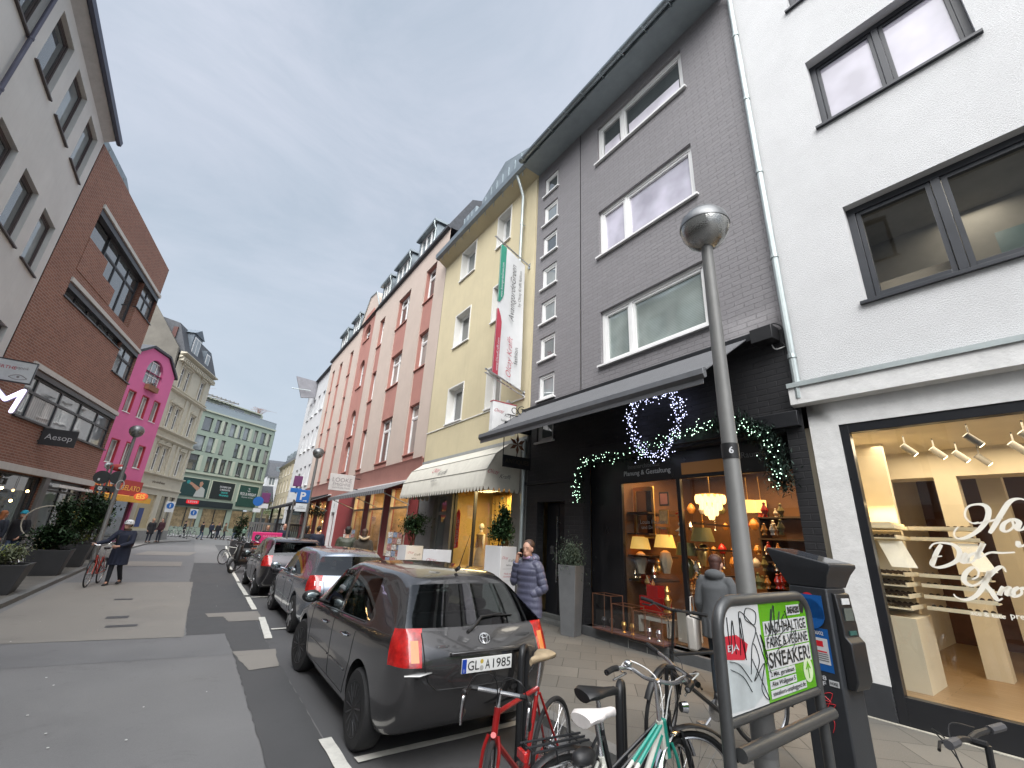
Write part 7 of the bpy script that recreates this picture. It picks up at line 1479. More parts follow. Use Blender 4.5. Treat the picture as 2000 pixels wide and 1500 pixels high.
for s, zc, w_ in (('2 Min. geradeaus', 1.105, .36), ('Alte Wallgasse 5', 1.052, .36), ('sneakers-unplugged.de', 1.000, .50)):
    part(po, 'white_strip', wp, lambda b: b.box(x0 - .01, x0 + w_ + .01, -.0148, -.0142, zc - .022, zc + .022), k=1, sm=0); text(s, (x0 + w_ / 2, -.015, zc), (1, 0, 0), (0, 0, 1), tp, po, w=w_ - .02, h=.034, bold=.01)
part(po, 'white_strip', wp, lambda b: b.box(x1 - .27, x1 - .06, -.0148, -.0142, 1.428, 1.492), k=1, sm=0); text('SNEAKERS', (x1 - .165, -.015, 1.46), (1, 0, 0), (0, 0, 1), tp, po, w=.19, h=.045, bold=.04)
part(po, 'round_logo', tp, lambda b: b.lathe([(0, 0), (.036, 0), (.036, .0008), (0, .0008)], (x1 - .02, -.0155, 1.468), 18, (0, 1, 0)), k=1, sm=0); part(po, 'arrow_disc', M('arrow_disc', (.55, .66, .42), .4), lambda b: b.lathe([(0, 0), (.075, 0), (.075, .0008), (0, .0008)], (x1 - .055, -.0152, 1.075), 24, (0, 1, 0)), k=1, sm=0)
part(po, 'arrow', MATS['poster_green'], lambda b: (b.box(x1 - .062, x1 - .048, -.0166, -.0161, 1.025, 1.115), b.prism([(x1 - .095, 1.085), (x1 - .082, 1.078), (x1 - .055, 1.105), (x1 - .028, 1.078), (x1 - .015, 1.085), (x1 - .055, 1.130)], -.0167, -.0162)), k=1, sm=0)
def _sc(b):
    random.seed(3)
    for k_ in ([(.08, 1.46), (.09, 1.28), (.14, 1.44), (.15, 1.26)], [(.20, 1.25), (.24, 1.45), (.26, 1.22), (.23, 1.48), (.40, 1.40), (.44, 1.47), (.33, 1.50), (.30, 1.44), (.42, 1.38), (.36, 1.30)], [(.30, 1.14), (.36, 1.30), (.42, 1.20), (.33, 1.10), (.48, 1.18), (.41, 1.05), (.49, .99), (.33, 1.22)], [(.07, 1.23), (.18, 1.20), (.30, 1.10)], [(.07, 1.19), (.2, 1.14), (.29, 1.05)], [(.42, 1.36), (.50, 1.18), (.53, 1.22), (.47, 1.34), (.55, 1.12)],
               [(.66, 1.48), (.60, 1.33), (.70, 1.50), (.68, 1.32), (.78, 1.46), (.74, 1.38)], [(.85, 1.44), (.80, 1.40), (.90, 1.37), (.86, 1.46)], [(.55, 1.30), (.66, 1.38), (.62, 1.27), (.78, 1.33), (.92, 1.36), (.88, 1.28), (.70, 1.24), (.60, 1.17)], [(.92, 1.30), (.99, 1.33), (.95, 1.25), (.86, 1.21), (.66, 1.22)]):
        p = crom([(x, -.0172, z) for x, z in k_], 7); b.tube(p, .0036, 5, flat=.25)
part(po, 'scribble', tp, _sc, k=1, sm=0)
# parking ticket machine
pm0 = at(68.4, 4.62); tm = thing('parking_ticket_machine', 'dark grey solar parking ticket machine with blue parking disc sticker beside the white pier', 'ticket machine', (pm0.x, pm0.y, .09), radians(-6))
# local: sticker face looks along -x side, screen face looks along -y
tmm = M('machine_grey', (.030, .033, .038), .45, .1, var=.15, vs=4, bump=.1)
part(tm, 'housing', tmm, lambda b: (b.slab([(-.02, 0), (.26, .0), (.29, .04), (.29, .30), (-.02, .30)], .0, 1.50)), k=1, bevel=.012)
part(tm, 'front_module', M('machine_black', (.018, .019, .021), .35), lambda b: b.profile([(-.055, .80), (-.085, .86), (-.085, 1.12), (-.05, 1.16), (-.05, 1.22), (-.03, 1.46), (.0, 1.47), (.0, .80)], .04, .25), k=1, bevel=.008)
part(tm, 'screen', M('machine_screen', (.10, .12, .11), .15), lambda b: b.box(.09, .21, -.052, -.046, 1.27, 1.36), k=1); part(tm, 'notice', wp, lambda b: b.box(.09, .20, -.046, -.04, 1.385, 1.43), k=1)
part(tm, 'button_panel', M('machine_teal', (.03, .10, .09), .4), lambda b: (b.box(.10, .20, -.060, -.052, 1.17, 1.20)), k=1)
def _hd(b):
    A = [(-.02, 0, 1.50), (.28, 0, 1.50), (.28, .30, 1.50), (-.02, .30, 1.50)]; B = [(-.05, -.04, 1.60), (.31, -.04, 1.60), (.31, .38, 1.66), (-.05, .38, 1.66)]; C = [(-.07, -.08, 1.66), (.33, -.08, 1.66), (.33, .42, 1.765), (-.07, .42, 1.765)]; D = [(x, y, z + .025) for x, y, z in C]
    b.face(A[::-1]); b.face(D)
    for P, Q in ((A, B), (B, C), (C, D)):
        for i in range(4): b.face([P[i], P[(i + 1) % 4], Q[(i + 1) % 4], Q[i]])
part(tm, 'solar_head', tmm, _hd, k=1, bevel=.006); part(tm, 'solar_panel', M('solar_glass', (.04, .045, .055), .08), lambda b: b.face([(-.05, -.05, 1.693), (.31, -.05, 1.693), (.31, .39, 1.785), (-.05, .39, 1.785)]), k=1)
part(tm, 'base', tmm, lambda b: b.slab([(-.04, -.02), (.30, -.02), (.31, .32), (-.04, .32)], 0, .05), k=1)
def fx(y0, y1, z0, z1, x=-.0225): return lambda b: b.box(x, x - .0015, y0, y1, z0, z1)
part(tm, 'parking_sticker', M('sticker_blue', (.01, .10, .34), .35, var=0), lambda b: (b.box(-.0355, -.034, .04, .26, 1.27, 1.44), b.lathe([(0, 0), (.11, 0), (.11, .0015), (0, .0015)], (-.0355, .15, 1.30), 24, (1, 0, 0))), k=1)
tm.children[-1].location.x = .012
part(tm, 'sticker_red', M('sticker_red', (.6, .02, .03), .4, var=0), lambda b: b.lathe([(0, 0), (.055, 0), (.055, .001), (0, .001)], (-.0255, .15, 1.40), 20, (1, 0, 0)), k=1); part(tm, 'sticker_p', wp, lambda b: (b.box(-.0245, -.0240, .195, .225, 1.26, 1.43),), k=1)
T = lambda s, y, z, w, m_=None, h=None, x=-.0268: text(s, (x, y, z), (0, -1, 0), (0, 0, 1), m_ or tw, tm, w=w, h=h, bold=.02)
T('NEU', .15, 1.405, .055); part(tm, 'number_label', black, lambda b: b.box(-.0255, -.0245, .09, .18, 1.30, 1.335), k=1); T('1503', .135, 1.317, .075)
part(tm, 'tariff_sheet', MATS['sticker_blue'], lambda b: b.box(-.0228, -.0218, .04, .21, .90, 1.20), k=1); part(tm, 'tariff_paper', wp, lambda b: b.box(-.0238, -.0230, .055, .19, .95, 1.13), k=1); T('00002', .12, 1.165, .09, tw, x=-.0235)
part(tm, 'tariff_print', MATS['sticker_red'], lambda b: (b.box(-.0246, -.0240, .09, .14, 1.07, 1.11), b.box(-.0246, -.024, .07, .17, 1.03, 1.04)), k=1); part(tm, 'tariff_text', MATS['lettering_grey'], lambda b: [b.box(-.0246, -.024, .065, .18, z, z + .008) for z in (1.0, .985, .97, 1.015)], k=1)
T('U8\nFF', .14, .835, .07, tw, .07, x=-.0235); part(tm, 'small_sticker', wp, lambda b: b.box(-.0235, -.0225, .02, .09, .81, .85), k=1); T('NOISE', .055, .83, .055, tp, .02, x=-.0245)
part(tm, 'red_scribble', MATS['sticker_red'], lambda b: b.tube(crom([(-.024, .19, .76), (-.024, .10, .70), (-.024, .18, .72), (-.024, .08, .76), (-.024, .15, .62), (-.024, .07, .69), (-.024, .17, .66), (-.024, .10, .58), (-.024, .12, .50)], 5), .0022, 4), k=1)
# hairpin cycle stands
for i, (az, D) in enumerate(((36.9, 4.72), (47.6, 3.86))):
    p = at(az, D); h_ = thing('hairpin_cycle_stand', ('black hairpin cycle stand behind the red bicycle', 'black hairpin cycle stand between the white saddle and teal frame')[i], 'bike stand', (p.x, p.y, 0), radians(35), 'hairpin cycle stands')
    part(h_, 'hoop', M('stand_black', (.022, .023, .025), .4, .3, bump=.1), lambda b: b.tube([(-.075, 0, 0), (-.075, 0, .80)] + [(-.075 * cos(t), 0, .80 + .075 * sin(t)) for t in [pi * j / 8 for j in range(1, 8)]] + [(.075, 0, .80), (.075, 0, 0)], .030, 12), k=1); part(h_, 'lock_eye', MATS['stand_black'], lambda b: b.tube([(.04 * cos(t), 0, .50 + .05 * sin(t)) for t in [i_ * pi / 8 for i_ in range(16)]], .012, 6, closed=True), k=1)
def flat_sign(name, label, az, D, z0, z1, w, mat, txt=None, th=.02, face=None, poleh=None, tm_=None):
    p = at(az, D); r = thing(name, label, 'sign', (p.x, p.y, 0), radians(-az)); part(r, 'panel', mat, lambda b: b.box(-w / 2, w / 2, -.06 - th, -.06, z0, z1), k=1, bevel=.01)
    if poleh: part(r, 'pole', pole_m, lambda b: b.tube([(0, 0, 0), (0, 0, poleh)], .038), k=1)
    if txt: text(txt, (0, -.06 - th, (z0 + z1) / 2), (1, 0, 0), (0, 0, 1), tm_ or tw, r, h=(z1 - z0) * .62, bold=.03)
    return r
blue = M('sign_blue', (.01, .12, .42), .4, var=0)
s = flat_sign('parking_sign', 'blue square parking sign with small white plate on the right lamp post', 9.75, 19.55, 2.72, 3.20, .46, blue, 'P'); part(s, 'plate', wp, lambda b: b.box(-.2, .2, -.08, -.06, 2.38, 2.68), k=1); text('2 Std.\nmit Scheibe', (0, -.081, 2.53), (1, 0, 0), (0, 0, 1), tk, s, w=.3); part(s, 'arrow', tw, lambda b: b.prism([(.02, 2.77), (.12, 2.77), (.12, 2.75), (.17, 2.785), (.12, 2.82), (.12, 2.80), (.02, 2.80)], -.085, -.082), k=1)
purp = M('sign_purple', (.14, .03, .12), .5)
s = flat_sign('shop_pole_sign', 'purple and blue stacked signs above the parking sign', 8.9, 21.5, 3.45, 3.9, .34, purp, poleh=4.0); part(s, 'lower_panel', blue, lambda b: b.box(-.22, .22, -.08, -.06, 3.2, 3.38), k=1); part(s, 'white_panel', wp, lambda b: b.box(-.22, .1, -.08, -.06, 2.9, 3.15), k=1)
s = flat_sign('shop_pole_sign', 'purple panel with blue round sign on a dark post left of the cafe awning', 6.0, 27, 2.9, 3.4, .4, purp, poleh=3.5); part(s, 'disc', blue, lambda b: b.lathe([(0, 0), (.24, 0), (.24, .02), (0, .02)], (-.3, -.09, 2.95), 20, (0, 1, 0)), k=1); part(s, 'plate', wp, lambda b: (b.box(-.25, .2, -.08, -.06, 2.62, 2.85), b.box(-.45, -.1, -.08, -.06, 2.4, 2.6)), k=1)
for i, (az, D, z) in enumerate(((-2.3, 50, 3.3), (-.2, 55, 2.9))): s = flat_sign('pedestrian_zone_sign', ('blue and white pedestrian zone sign before the cream house', 'smaller blue and white sign before the jeans shop')[i], az, D, z - .9, z, .65, wp, poleh=z); part(s, 'blue_disc', blue, lambda b: b.lathe([(0, 0), (.26, 0), (.26, .01), (0, .01)], (0, -.1, z - .35), 18, (0, 1, 0)), k=1); text('i', (0, -.11, z - .35), (1, 0, 0), (0, 0, 1), tw, s, h=.3, bold=.05)
s = thing('traffic_sign', 'backs of round traffic signs with stickers and red-white tops on the left', 'sign', tuple(at(-7.6, 27)), radians(8)); part(s, 'pole', pole_m, lambda b: (b.tube([(0, 0, 0), (0, 0, 4.0)], .04), b.tube([(.25, .1, 0), (.25, .1, 3.6)], .04)), k=1)
part(s, 'disc', M('sign_back', (.035, .04, .042), .8), lambda b: (b.lathe([(0, 0), (.29, 0), (.29, .02), (0, .02)], (-.24, -.06, 3.45), 24, (0, 1, 0)), b.lathe([(0, 0), (.29, 0), (.29, .02), (0, .02)], (.30, -.10, 3.5), 24, (0, 1, 0)), b.box(-.35, .35, -.08, -.06, 2.85, 3.1)), k=1)
part(s, 'sticker', wp, lambda b: (b.box(.2, .42, -.085, -.08, 3.4, 3.46), b.box(.1, .25, -.085, -.08, 3.2, 3.3), b.box(-.35, -.28, -.085, -.08, 3.3, 3.4), b.box(-.25, -.1, -.085, -.08, 2.9, 3.05)), k=1); part(s, 'red_rim', M('sign_red', (.40, .03, .025), .5), lambda b: b.ell((.2, .15, 3.95), (.3, .05, .16)), k=1); part(s, 'white_cap', wp, lambda b: b.ell((.32, .05, 3.92), (.12, .05, .08)), k=1)
s = thing('mirror_disc', 'small oval sign halfway up the left street lamp', 'sign', tuple(at(-6.6, 20.3)), 0); part(s, 'disc', M('sign_grey', (.4, .4, .4), .4), lambda b: b.tube([(.10 * cos(t), -.09, 2.85 + .16 * sin(t)) for t in [i * pi / 10 for i in range(20)]], .015, 6, closed=True), k=1)
# planters
def planter(name, label, loc, rz, w, d, h, mat, plants, taper=1.0, group=None, cat='planter'):
    r = thing(name, label, cat, loc, rz, group); b = MB(1)
    A = [(-w * taper / 2, -d * taper / 2, 0), (w * taper / 2, -d * taper / 2, 0), (w * taper / 2, d * taper / 2, 0), (-w * taper / 2, d * taper / 2, 0)]; B = [(-w / 2, -d / 2, h), (w / 2, -d / 2, h), (w / 2, d / 2, h), (-w / 2, d / 2, h)]; C = [(x * .88, y * .88, h) for x, y, _ in B]; D = [(x, y, h - .06) for x, y, _ in C]
    for P, Q in ((A, B), (B, C), (C, D)):
        for i in range(4): b.face([P[i], P[(i + 1) % 4], Q[(i + 1) % 4], Q[i]])
    b.face(A[::-1]); b.build('box', mat, r, bevel=.006)
    s = MB(1); s.face(D); s.build('soil', M('soil', (.03, .02, .015), .95, bump=.5), r, 0)
    for nm, m_, fn in plants: part(r, nm, m_, fn, k=1, sm=0)
    return r
wpl = M('planter_white', (.62, .62, .63), .5, var=.04, stain=.1); gpl = M('planter_grey', (.13, .135, .14), .6, var=.12, stain=.3, bump=.15)
def bush(h, rad, n, sz, cl=22): return lambda b: leaves(b, (0, 0, h), rad, n, sz, cl)
def stems(h0, h1, n, sp): return lambda b: [b.tube([(random.gauss(0, .03), random.gauss(0, .03), h0), (random.gauss(0, sp), random.gauss(0, sp), h1)], [.012, .004], 5) for _ in range(n)]
twg = M('twig', (.07, .05, .03), .9)
a_ = at(33.35, 10.35); r1 = planter('square_planter', 'tall white fashion-shop planter with laurel bush behind the phoning woman', (a_.x + .12, a_.y + .1, .09), radians(12), .50, .50, 1.56, wpl, [('foliage', lf1, bush(2.05, (.26, .26, .40), 2600, .09)), ('foliage', lf2, bush(1.78, (.36, .30, .22), 700, .07)), ('stem', twg, stems(1.5, 2.2, 7, .12))])
logo(r1, (-.0, -.2505, 1.30), (1, 0, 0), (0, 0, 1), .40); text('Mode und\nAccessoires', (0, -.2505, .98), (1, 0, 0), (0, 0, 1), tr_, r1, w=.28); part(r1, 'rule', MATS['lettering_grey'], lambda b: [b.box(-.17, .17, -.2512, -.2502, z, z + .004) for z in (1.1, .86)] + [b.box(.2502, .2512, -.18, .18, z, z + .004) for z in (1.38, 1.25, 1.1)], k=1)
a_ = at(22.7, 15.3); r2_ = planter('square_planter', 'white fashion-shop planter with round shrub by the stationery window', (a_.x, a_.y, .09), radians(8), .62, .5, 1.35, wpl, [('foliage', lf1, bush(1.92, (.48, .4, .42), 2400, .10)), ('stem', twg, stems(1.3, 2.0, 10, .22))])
logo(r2_, (0, -.2505, 1.12), (1, 0, 0), (0, 0, 1), .46); text('Abendmode', (0, -.2505, .85), (1, 0, 0), (0, 0, 1), MATS['lettering_grey'], r2_, w=.35)
planter('tall_planter', 'slim grey tapered planter with small conifer by the gift shop door', (6.60, 7.28, .09), radians(20), .40, .40, 1.28, gpl, [('foliage', lf5, lambda b: (needles(b, [(0, 0, 1.32 + .1 * i) for i in range(3)], .13, 1500, .07, .008), [needles(b, [(.10 * cos(t), .10 * sin(t), 1.35 + .05 * j) for j in range(5)], .04, 200, .06, .008) for t in (0, 1, 2, 3, 4, 5)], needles(b, [(.02, 0, 1.5), (.03, .02, 1.62)], .04, 300, .07, .008)))], .75)
sw_ = thing('sandwich_board', 'white pavement board with fashion shop logo behind the nearest car', 'sign board', tuple(at(25.9, 12.6, .09)), radians(-12)); part(sw_, 'board', wpl, lambda b: (b.box(-.38, .38, -.02, .02, .35, 1.35), b.box(-.42, .42, -.05, .05, .0, .05), b.tube([(-.3, 0, 0), (-.3, 0, .4)], .02), b.tube([(.3, 0, 0), (.3, 0, .4)], .02)), k=1); logo(sw_, (0, -.021, 1.05), (1, 0, 0), (0, 0, 1), .55)
dkp = M('planter_dark', (.045, .045, .048), .6, var=.15, stain=.3)
planter('pavement_planter', 'low dark tapered planter with pale heather, nearest on the left kerb', (-3.42, 15.3, .09), radians(2), 1.15, .9, .62, dkp, [('foliage', lf3, bush(.78, (.55, .42, .20), 1700, .08)), ('foliage', lf4, bush(.86, (.45, .35, .18), 260, .07))], .72, 'planters on the left pavement')
planter('pavement_planter', 'dark tapered planter with a wreath-hung conifer, second on the left kerb', (-3.34, 19.6, .09), radians(2), 1.0, .95, .72, dkp, [('foliage', lf1, bush(1.05, (.56, .5, .40), 3600, .11, 34)), ('foliage', lf1, bush(1.75, (.34, .35, .48), 2400, .10, 30)), ('stem', twg, stems(.7, 1.9, 8, .15))], .72, 'planters on the left pavement')
planter('pavement_planter', 'dark planter with a large bright green shrub beside the cyclist', (-3.30, 22.6, .09), radians(2), 1.0, 1.0, .75, dkp, [('foliage', lf2, bush(1.55, (.62, .55, .62), 3800, .12, 30)), ('foliage', lf1, bush(1.9, (.70, .6, .75), 3000, .12, 34)), ('foliage', lf4, bush(.95, (.45, .3, .18), 300, .10)), ('stem', twg, stems(.7, 2.3, 10, .25))], .72, 'planters on the left pavement')
planter('pavement_planter', 'darkest leafy planter farthest back on the left kerb', (-3.55, 26.3, .09), 0, 1.0, 1.0, .75, dkp, [('foliage', lf1, bush(1.7, (.65, .6, .8), 3200, .14, 30)), ('stem', twg, stems(.7, 2.2, 8, .25))], .72, 'planters on the left pavement')
fl_ = thing('flower_bunch', 'bunch of yellow flowers and pale twigs against the pink wall', 'flowers', tuple(at(-9.4, 20.6))); part(fl_, 'blossoms', M('blossom_yellow', (.60, .42, .08), .7), lambda b: leaves(b, (0, 0, 1.75), (.22, .2, .22), 260, .09, 12), k=1, sm=0); part(fl_, 'stems', twg, stems(.5, 1.8, 10, .1), k=1)
lw_ = thing('lit_wire_ring', 'curved pale wire ring around the second left planter', 'decoration', tuple(at(-10.6, 20.2))); part(lw_, 'ring', M('wire_pale', (.5, .45, .36), .5), lambda b: b.tube([(.55 * cos(t), 0, 1.55 + .5 * sin(t)) for t in [i * pi / 12 for i in range(24)]], .018, 6, closed=True), k=1)
pt_ = thing('palm_tree', 'small palm rising behind the far sign posts', 'tree', tuple(at(6.5, 44)))
part(pt_, 'trunk', M('palm_trunk', (.12, .08, .05), .9, bump=.5), lambda b: b.tube([(0, 0, 0), (.1, 0, 2.6)], [.16, .12], 10), k=1)
def _fr2(b):
    for i in range(40):
        t = 2 * pi * i / 40 + random.random() * .3; e = random.uniform(-.3, 1.2); p = crom([(.1, 0, 2.6), (.1 + .6 * cos(t), .6 * sin(t), 2.6 + .5 * e + .3), (.1 + 1.25 * cos(t), 1.25 * sin(t), 2.6 + .5 * e - .1)], 5)
        for q, w_ in zip(p[2:], p[3:]):
            dd = (w_ - q).normalized(); sd2 = V3((-dd.y, dd.x, 0)).normalized()
            for sg in (-1, 1): b.face([q, q + dd * .03, q + sd2 * sg * .28 + dd * .25 - V3((0, 0, .12))])
part(pt_, 'fronds', lf2, _fr2, k=1, sm=0)
sp_ = thing('container', 'dark slatted enclosure and pale board standing at the end of the parking bay', 'enclosure', tuple(at(7.6, 38)), radians(-5)); part(sp_, 'panel', M('enclosure_grey', (.12, .12, .12), .7), lambda b: [b.box(-1.7 + i * .14, -1.62 + i * .14, 0, .04, .1, 1.9) for i in range(24)] + [b.box(-1.75, 1.75, .04, .08, 1.82, 1.95), b.box(-1.75, 1.75, .04, .08, .1, .2)], k=1)
planter('square_planter', 'dark tall planter with slim conifer at the end of the parking bay', tuple(at(4.4, 33, .0)), 0, .8, .8, .8, dkp, [('foliage', lf1, bush(1.5, (.4, .4, .9), 1800, .12, 26))], .8)
# postcard racks and small board in front of the red house
for i, (az, D, h_, lab) in enumerate(((20.6, 16.4, 1.75, 'tall revolving postcard rack right of the stationery windows'), (15.4, 21.5, 1.8, 'slim postcard rack beside the red door of the red house'))):
    r = thing('postcard_rack', lab, 'rack', tuple(at(az, D, .09)), radians(-10)); part(r, 'frame', blackm, lambda b: (b.tube([(0, 0, 0), (0, 0, h_)], .02), b.lathe([(.25, 0), (.25, .03), (0, .05)]), *[b.tube([(-.24, -.13, z), (.24, -.13, z)], .008) for z in [.3 + .2 * j for j in range(7)]]), k=1)
    for cix, cc in enumerate(('rack_white', 'rack_red', 'rack_blue')):
        m_ = M(cc, ((.48, .45, .43), (.34, .17, .16), (.20, .24, .32))[cix], .5, var=.6, vs=22); part(r, 'cards', m_, lambda b: [b.box(-.23 + .16 * q, -.09 + .16 * q, -.15, -.14, .35 + .2 * j, .52 + .2 * j) for j in range(7) for q in range(3) if (q * 2 + j + i) % 3 == cix], k=1)
ab = thing('a_board', 'black a-board standing under the far bulbs by the red house', 'sign board', tuple(at(13.3, 22, .09)), radians(-8)); part(ab, 'board', M('board_black', (.03, .022, .02), .6), lambda b: b.box(-.38, .38, -.02, .02, .05, 1.0), k=1, bevel=.01)
# ================================================================ people
def remesh(b, vox, smooth=2):
    bm = b.bm; bmesh.ops.recalc_face_normals(bm, faces=bm.faces); me = bpy.data.meshes.new('t'); bm.to_mesh(me); bm.free(); o = bpy.data.objects.new('t', me); COL.objects.link(o)
    r = o.modifiers.new('r', 'REMESH'); r.mode = 'VOXEL'; r.voxel_size = vox; s = o.modifiers.new('s', 'SMOOTH'); s.iterations = smooth; s.factor = .5
    out = evaluated(o); bpy.data.objects.remove(o); return out
def obj_me(name, me, mat, par): return mesh_obj(name, me, mat, par, 80)
def lerp(a, b, t): return V3(a) + (V3(b) - V3(a)) * t
skin = M('skin', (.48, .27, .19), .55, var=.08, vs=20); 
def cloth(name, c, rough=.85, bs=120): return M(name, c, rough, var=.15, vs=6, bump=.25, bs=bs)
def human(label, loc, az, H=1.70, pose=None, coat=None, hem=.85, trous=None, hair=None, hairlen=0, shoes=black, group=None, vox=.012, puff=0, hood=False, hat=None, bag=None, slim=1.0, beard=False, legs=None, cat='person', scarf=None, female=True, hoodcol=None):
    """faces local +y; az = heading clockwise from +Y; joints for H = 1.70"""
    k = H / 1.70; P = dict(pel=(0, 0, .94), neck=(0, .0, 1.44), head=(0, .03, 1.60), shR=(.18, 0, 1.38), shL=(-.18, 0, 1.38), elR=(.24, -.02, 1.10), elL=(-.24, -.02, 1.10), haR=(.25, .10, .86), haL=(-.25, .10, .86), hiR=(.09, 0, .90), hiL=(-.09, 0, .90), knR=(.10, .02, .49), knL=(-.10, .02, .49), anR=(.10, -.01, .08), anL=(-.10, -.01, .08))
    P.update(pose or {}); P = {a: V3(b) for a, b in P.items() if hasattr(b, "__len__")}
    r = thing('person', label, cat, loc, -radians(az), group); r.scale = (1, 1, 1)
    def sc(me):
        me.transform(Matrix.Scale(k, 4)); return me
    b = MB(1); hd = P['head']; fw_ = (pose or {}).get('look', (0, 1, 0)); fw_ = V3(fw_).normalized() if not isinstance(fw_, V3) else fw_.normalized(); sd_v = fw_.cross(V3((0, 0, 1))).normalized(); upv = V3((0, 0, 1)); R3 = Matrix((sd_v, fw_, upv)).transposed()
    h = lambda x, y, z: hd + R3 @ V3((x, y, z))
    b.ell(hd + V3((0, 0, .02)), (.074, .092, .105), 18, 12, R3); b.ell(h(0, .03, -.055), (.056, .062, .062), 14, 10, R3); b.ell(h(0, .088, -.015), (.013, .022, .026), 10, 8, R3); b.cap(h(0, .083, .02), h(0, .100, -.022), .009, .013, 8)
    for s in (-1, 1): b.ell(h(s * .078, -.0, -.005), (.012, .022, .034), 10, 8, R3); b.ell(h(s * .032, .080, .030), (.022, .012, .008), 8, 6, R3)
    b.ell(h(0, .083, -.062), (.024, .012, .009), 10, 6, R3); b.cap(lerp(P['neck'], hd, -.1), hd - V3((0, .01, .04)), .055, .05)
    b.cap(P['neck'] + V3((0, 0, -.1)), P['pel'], .12 * slim, .13 * slim, 14); b.cap(P['shR'], P['shL'], .06); b.cap(P['hiR'], P['hiL'], .09)
    for s in 'RL':
        b.cap(P['sh' + s], P['el' + s], .050, .040); b.cap(P['el' + s], P['ha' + s], .040, .027); b.cap(P['hi' + s], P['kn' + s], .078, .055); b.cap(P['kn' + s], P['an' + s], .054, .036); b.cap(P['an' + s], P['an' + s] + V3((0, .14, -.04)), .035, .028)
        # hand: palm, four fingers, thumb
        w, d = P['ha' + s], (P['ha' + s] - P['el' + s]).normalized(); hdv = (pose or {}).get('hand' + s); d = V3(hdv).normalized() if hdv else d
        sv = (pose or {}).get('palm' + s); sv = V3(sv) if sv else V3((1 if s == 'R' else -1, 0, 0)); t = d.cross(sv).normalized(); q = t.cross(d).normalized()    # t across the palm
        curl = (pose or {}).get('curl' + s, .45)
        b.cap(w, w + d * .075, .026, .030, 8)
        for i in range(4):
            o_ = t * (-.027 + .018 * i); L_ = (.070, .082, .078, .060)[i]; a0 = w + d * .085 + o_; a1 = a0 + (d * cos(curl) - q * sin(curl)) * L_ * .5; a2 = a1 + (d * cos(curl * 2.4) - q * sin(curl * 2.4)) * L_ * .5; b.cap(a0, a1, .0098, .009, 6); b.cap(a1, a2, .009, .0075, 6)
        th = w + d * .03 - t * .03; b.cap(th, th + d * .035 - t * .02 - q * .012, .012, .010, 6); b.cap(th + d * .035 - t * .02 - q * .012, th + d * .062 - t * .018 - q * .025, .010, .008, 6)
    obj_me('body', sc(remesh(b, vox, 3)), skin, r)
    # face marks
    f = MB(1)
    for s in (-1, 1): f.ell(h(s * .032, .0855, .017), (.010, .005, .0045), 8, 6, R3)
    e = f.build('eyes', M('eye_dark', (.07, .05, .04), .3, var=0), r); e.data.transform(Matrix.Scale(k, 4))
    f = MB(1)
    for s in (-1, 1): f.tube([h(s * .015, .093, .037), h(s * .035, .091, .042), h(s * .052, .079, .037)], .0028, 5)
    f.build('eyebrows', hair or black, r).data.transform(Matrix.Scale(k, 4)); f = MB(1); f.ell(h(0, .0945, -.062), (.021, .005, .0055), 8, 6, R3); f.build('lips', M('lips', (.30, .10, .09), .5, var=0), r).data.transform(Matrix.Scale(k, 4))
    # trousers and shoes
    b = MB(1); b.cap(P['hiR'], P['hiL'], .105); b.cap(P['pel'], P['pel'] + V3((0, 0, .08)), .13)
    for s in 'RL': b.cap(P['hi' + s], P['kn' + s], .092, .066); b.cap(P['kn' + s], lerp(P['kn' + s], P['an' + s], .95), .066, .052)
    obj_me('trousers', sc(remesh(b, vox * 1.1, 3)), trous or cloth('denim_dark', (.02, .025, .04)), r)
    for s in 'RL':
        b = MB(1); a = P['an' + s]; dd = V3((0, 1, 0)); b.cap(a + V3((0, -.03, -.035)), a + V3((0, .15, -.05)), .043, .034); b.cap(a + V3((0, 0, .05)), a + V3((0, 0, -.03)), .048, .046); b.box(a.x - .042, a.x + .042, a.y - .07, a.y + .18, a.z - .08, a.z - .055); obj_me('shoe', sc(remesh(b, vox * .8, 2)), shoes, r)
    # coat
    cm = coat or cloth('coat_black', (.014, .014, .018))
    b = MB(1); n = 30; z1, z0 = P['neck'].z + .0, hem; rings = []; N_ = max(16, int((z1 - z0) / .022))
    for i in range(N_ + 1):
        t = i / N_; z = z1 + (z0 - z1) * t; u = (z1 - z) / (1.44 - .80)
        wx_ = .09 + .125 * min(1, u / .13) ** .7 - .03 * max(0, 1 - abs(u - .5) / .35) * slim + (.035 + .03 * (1 - slim)) * max(0, u - .6); wy_ = .075 + .06 * min(1, u / .2) + .02 * max(0, u - .5) + (.03 if not slim == 1 else 0)
        if puff: p_ = abs(sin(pi * (z - .1) / puff)); q_ = (p_ ** .5) * .013; wx_ += q_; wy_ += q_
        c = lerp(P['neck'], P['pel'], min(1, max(0, (P['neck'].z - z) / max(.01, P['neck'].z - P['pel'].z)))); c = V3((c.x, c.y, z))
        if z < .7: c.y += .0
        rings.append([b.bm.verts.new((c.x + wx_ * cos(2 * pi * j / n), c.y + wy_ * sin(2 * pi * j / n) * (1 + .06 * sin(3 * j + i * .05) * (1 if z < .9 else 0)), z)) for j in range(n)])
    for A, B in zip(rings, rings[1:]):
        for j in range(n): b.bm.faces.new([A[j], A[(j + 1) % n], B[(j + 1) % n], B[j]])
    b.bm.faces.new(rings[0]); b.bm.faces.new(rings[-1])
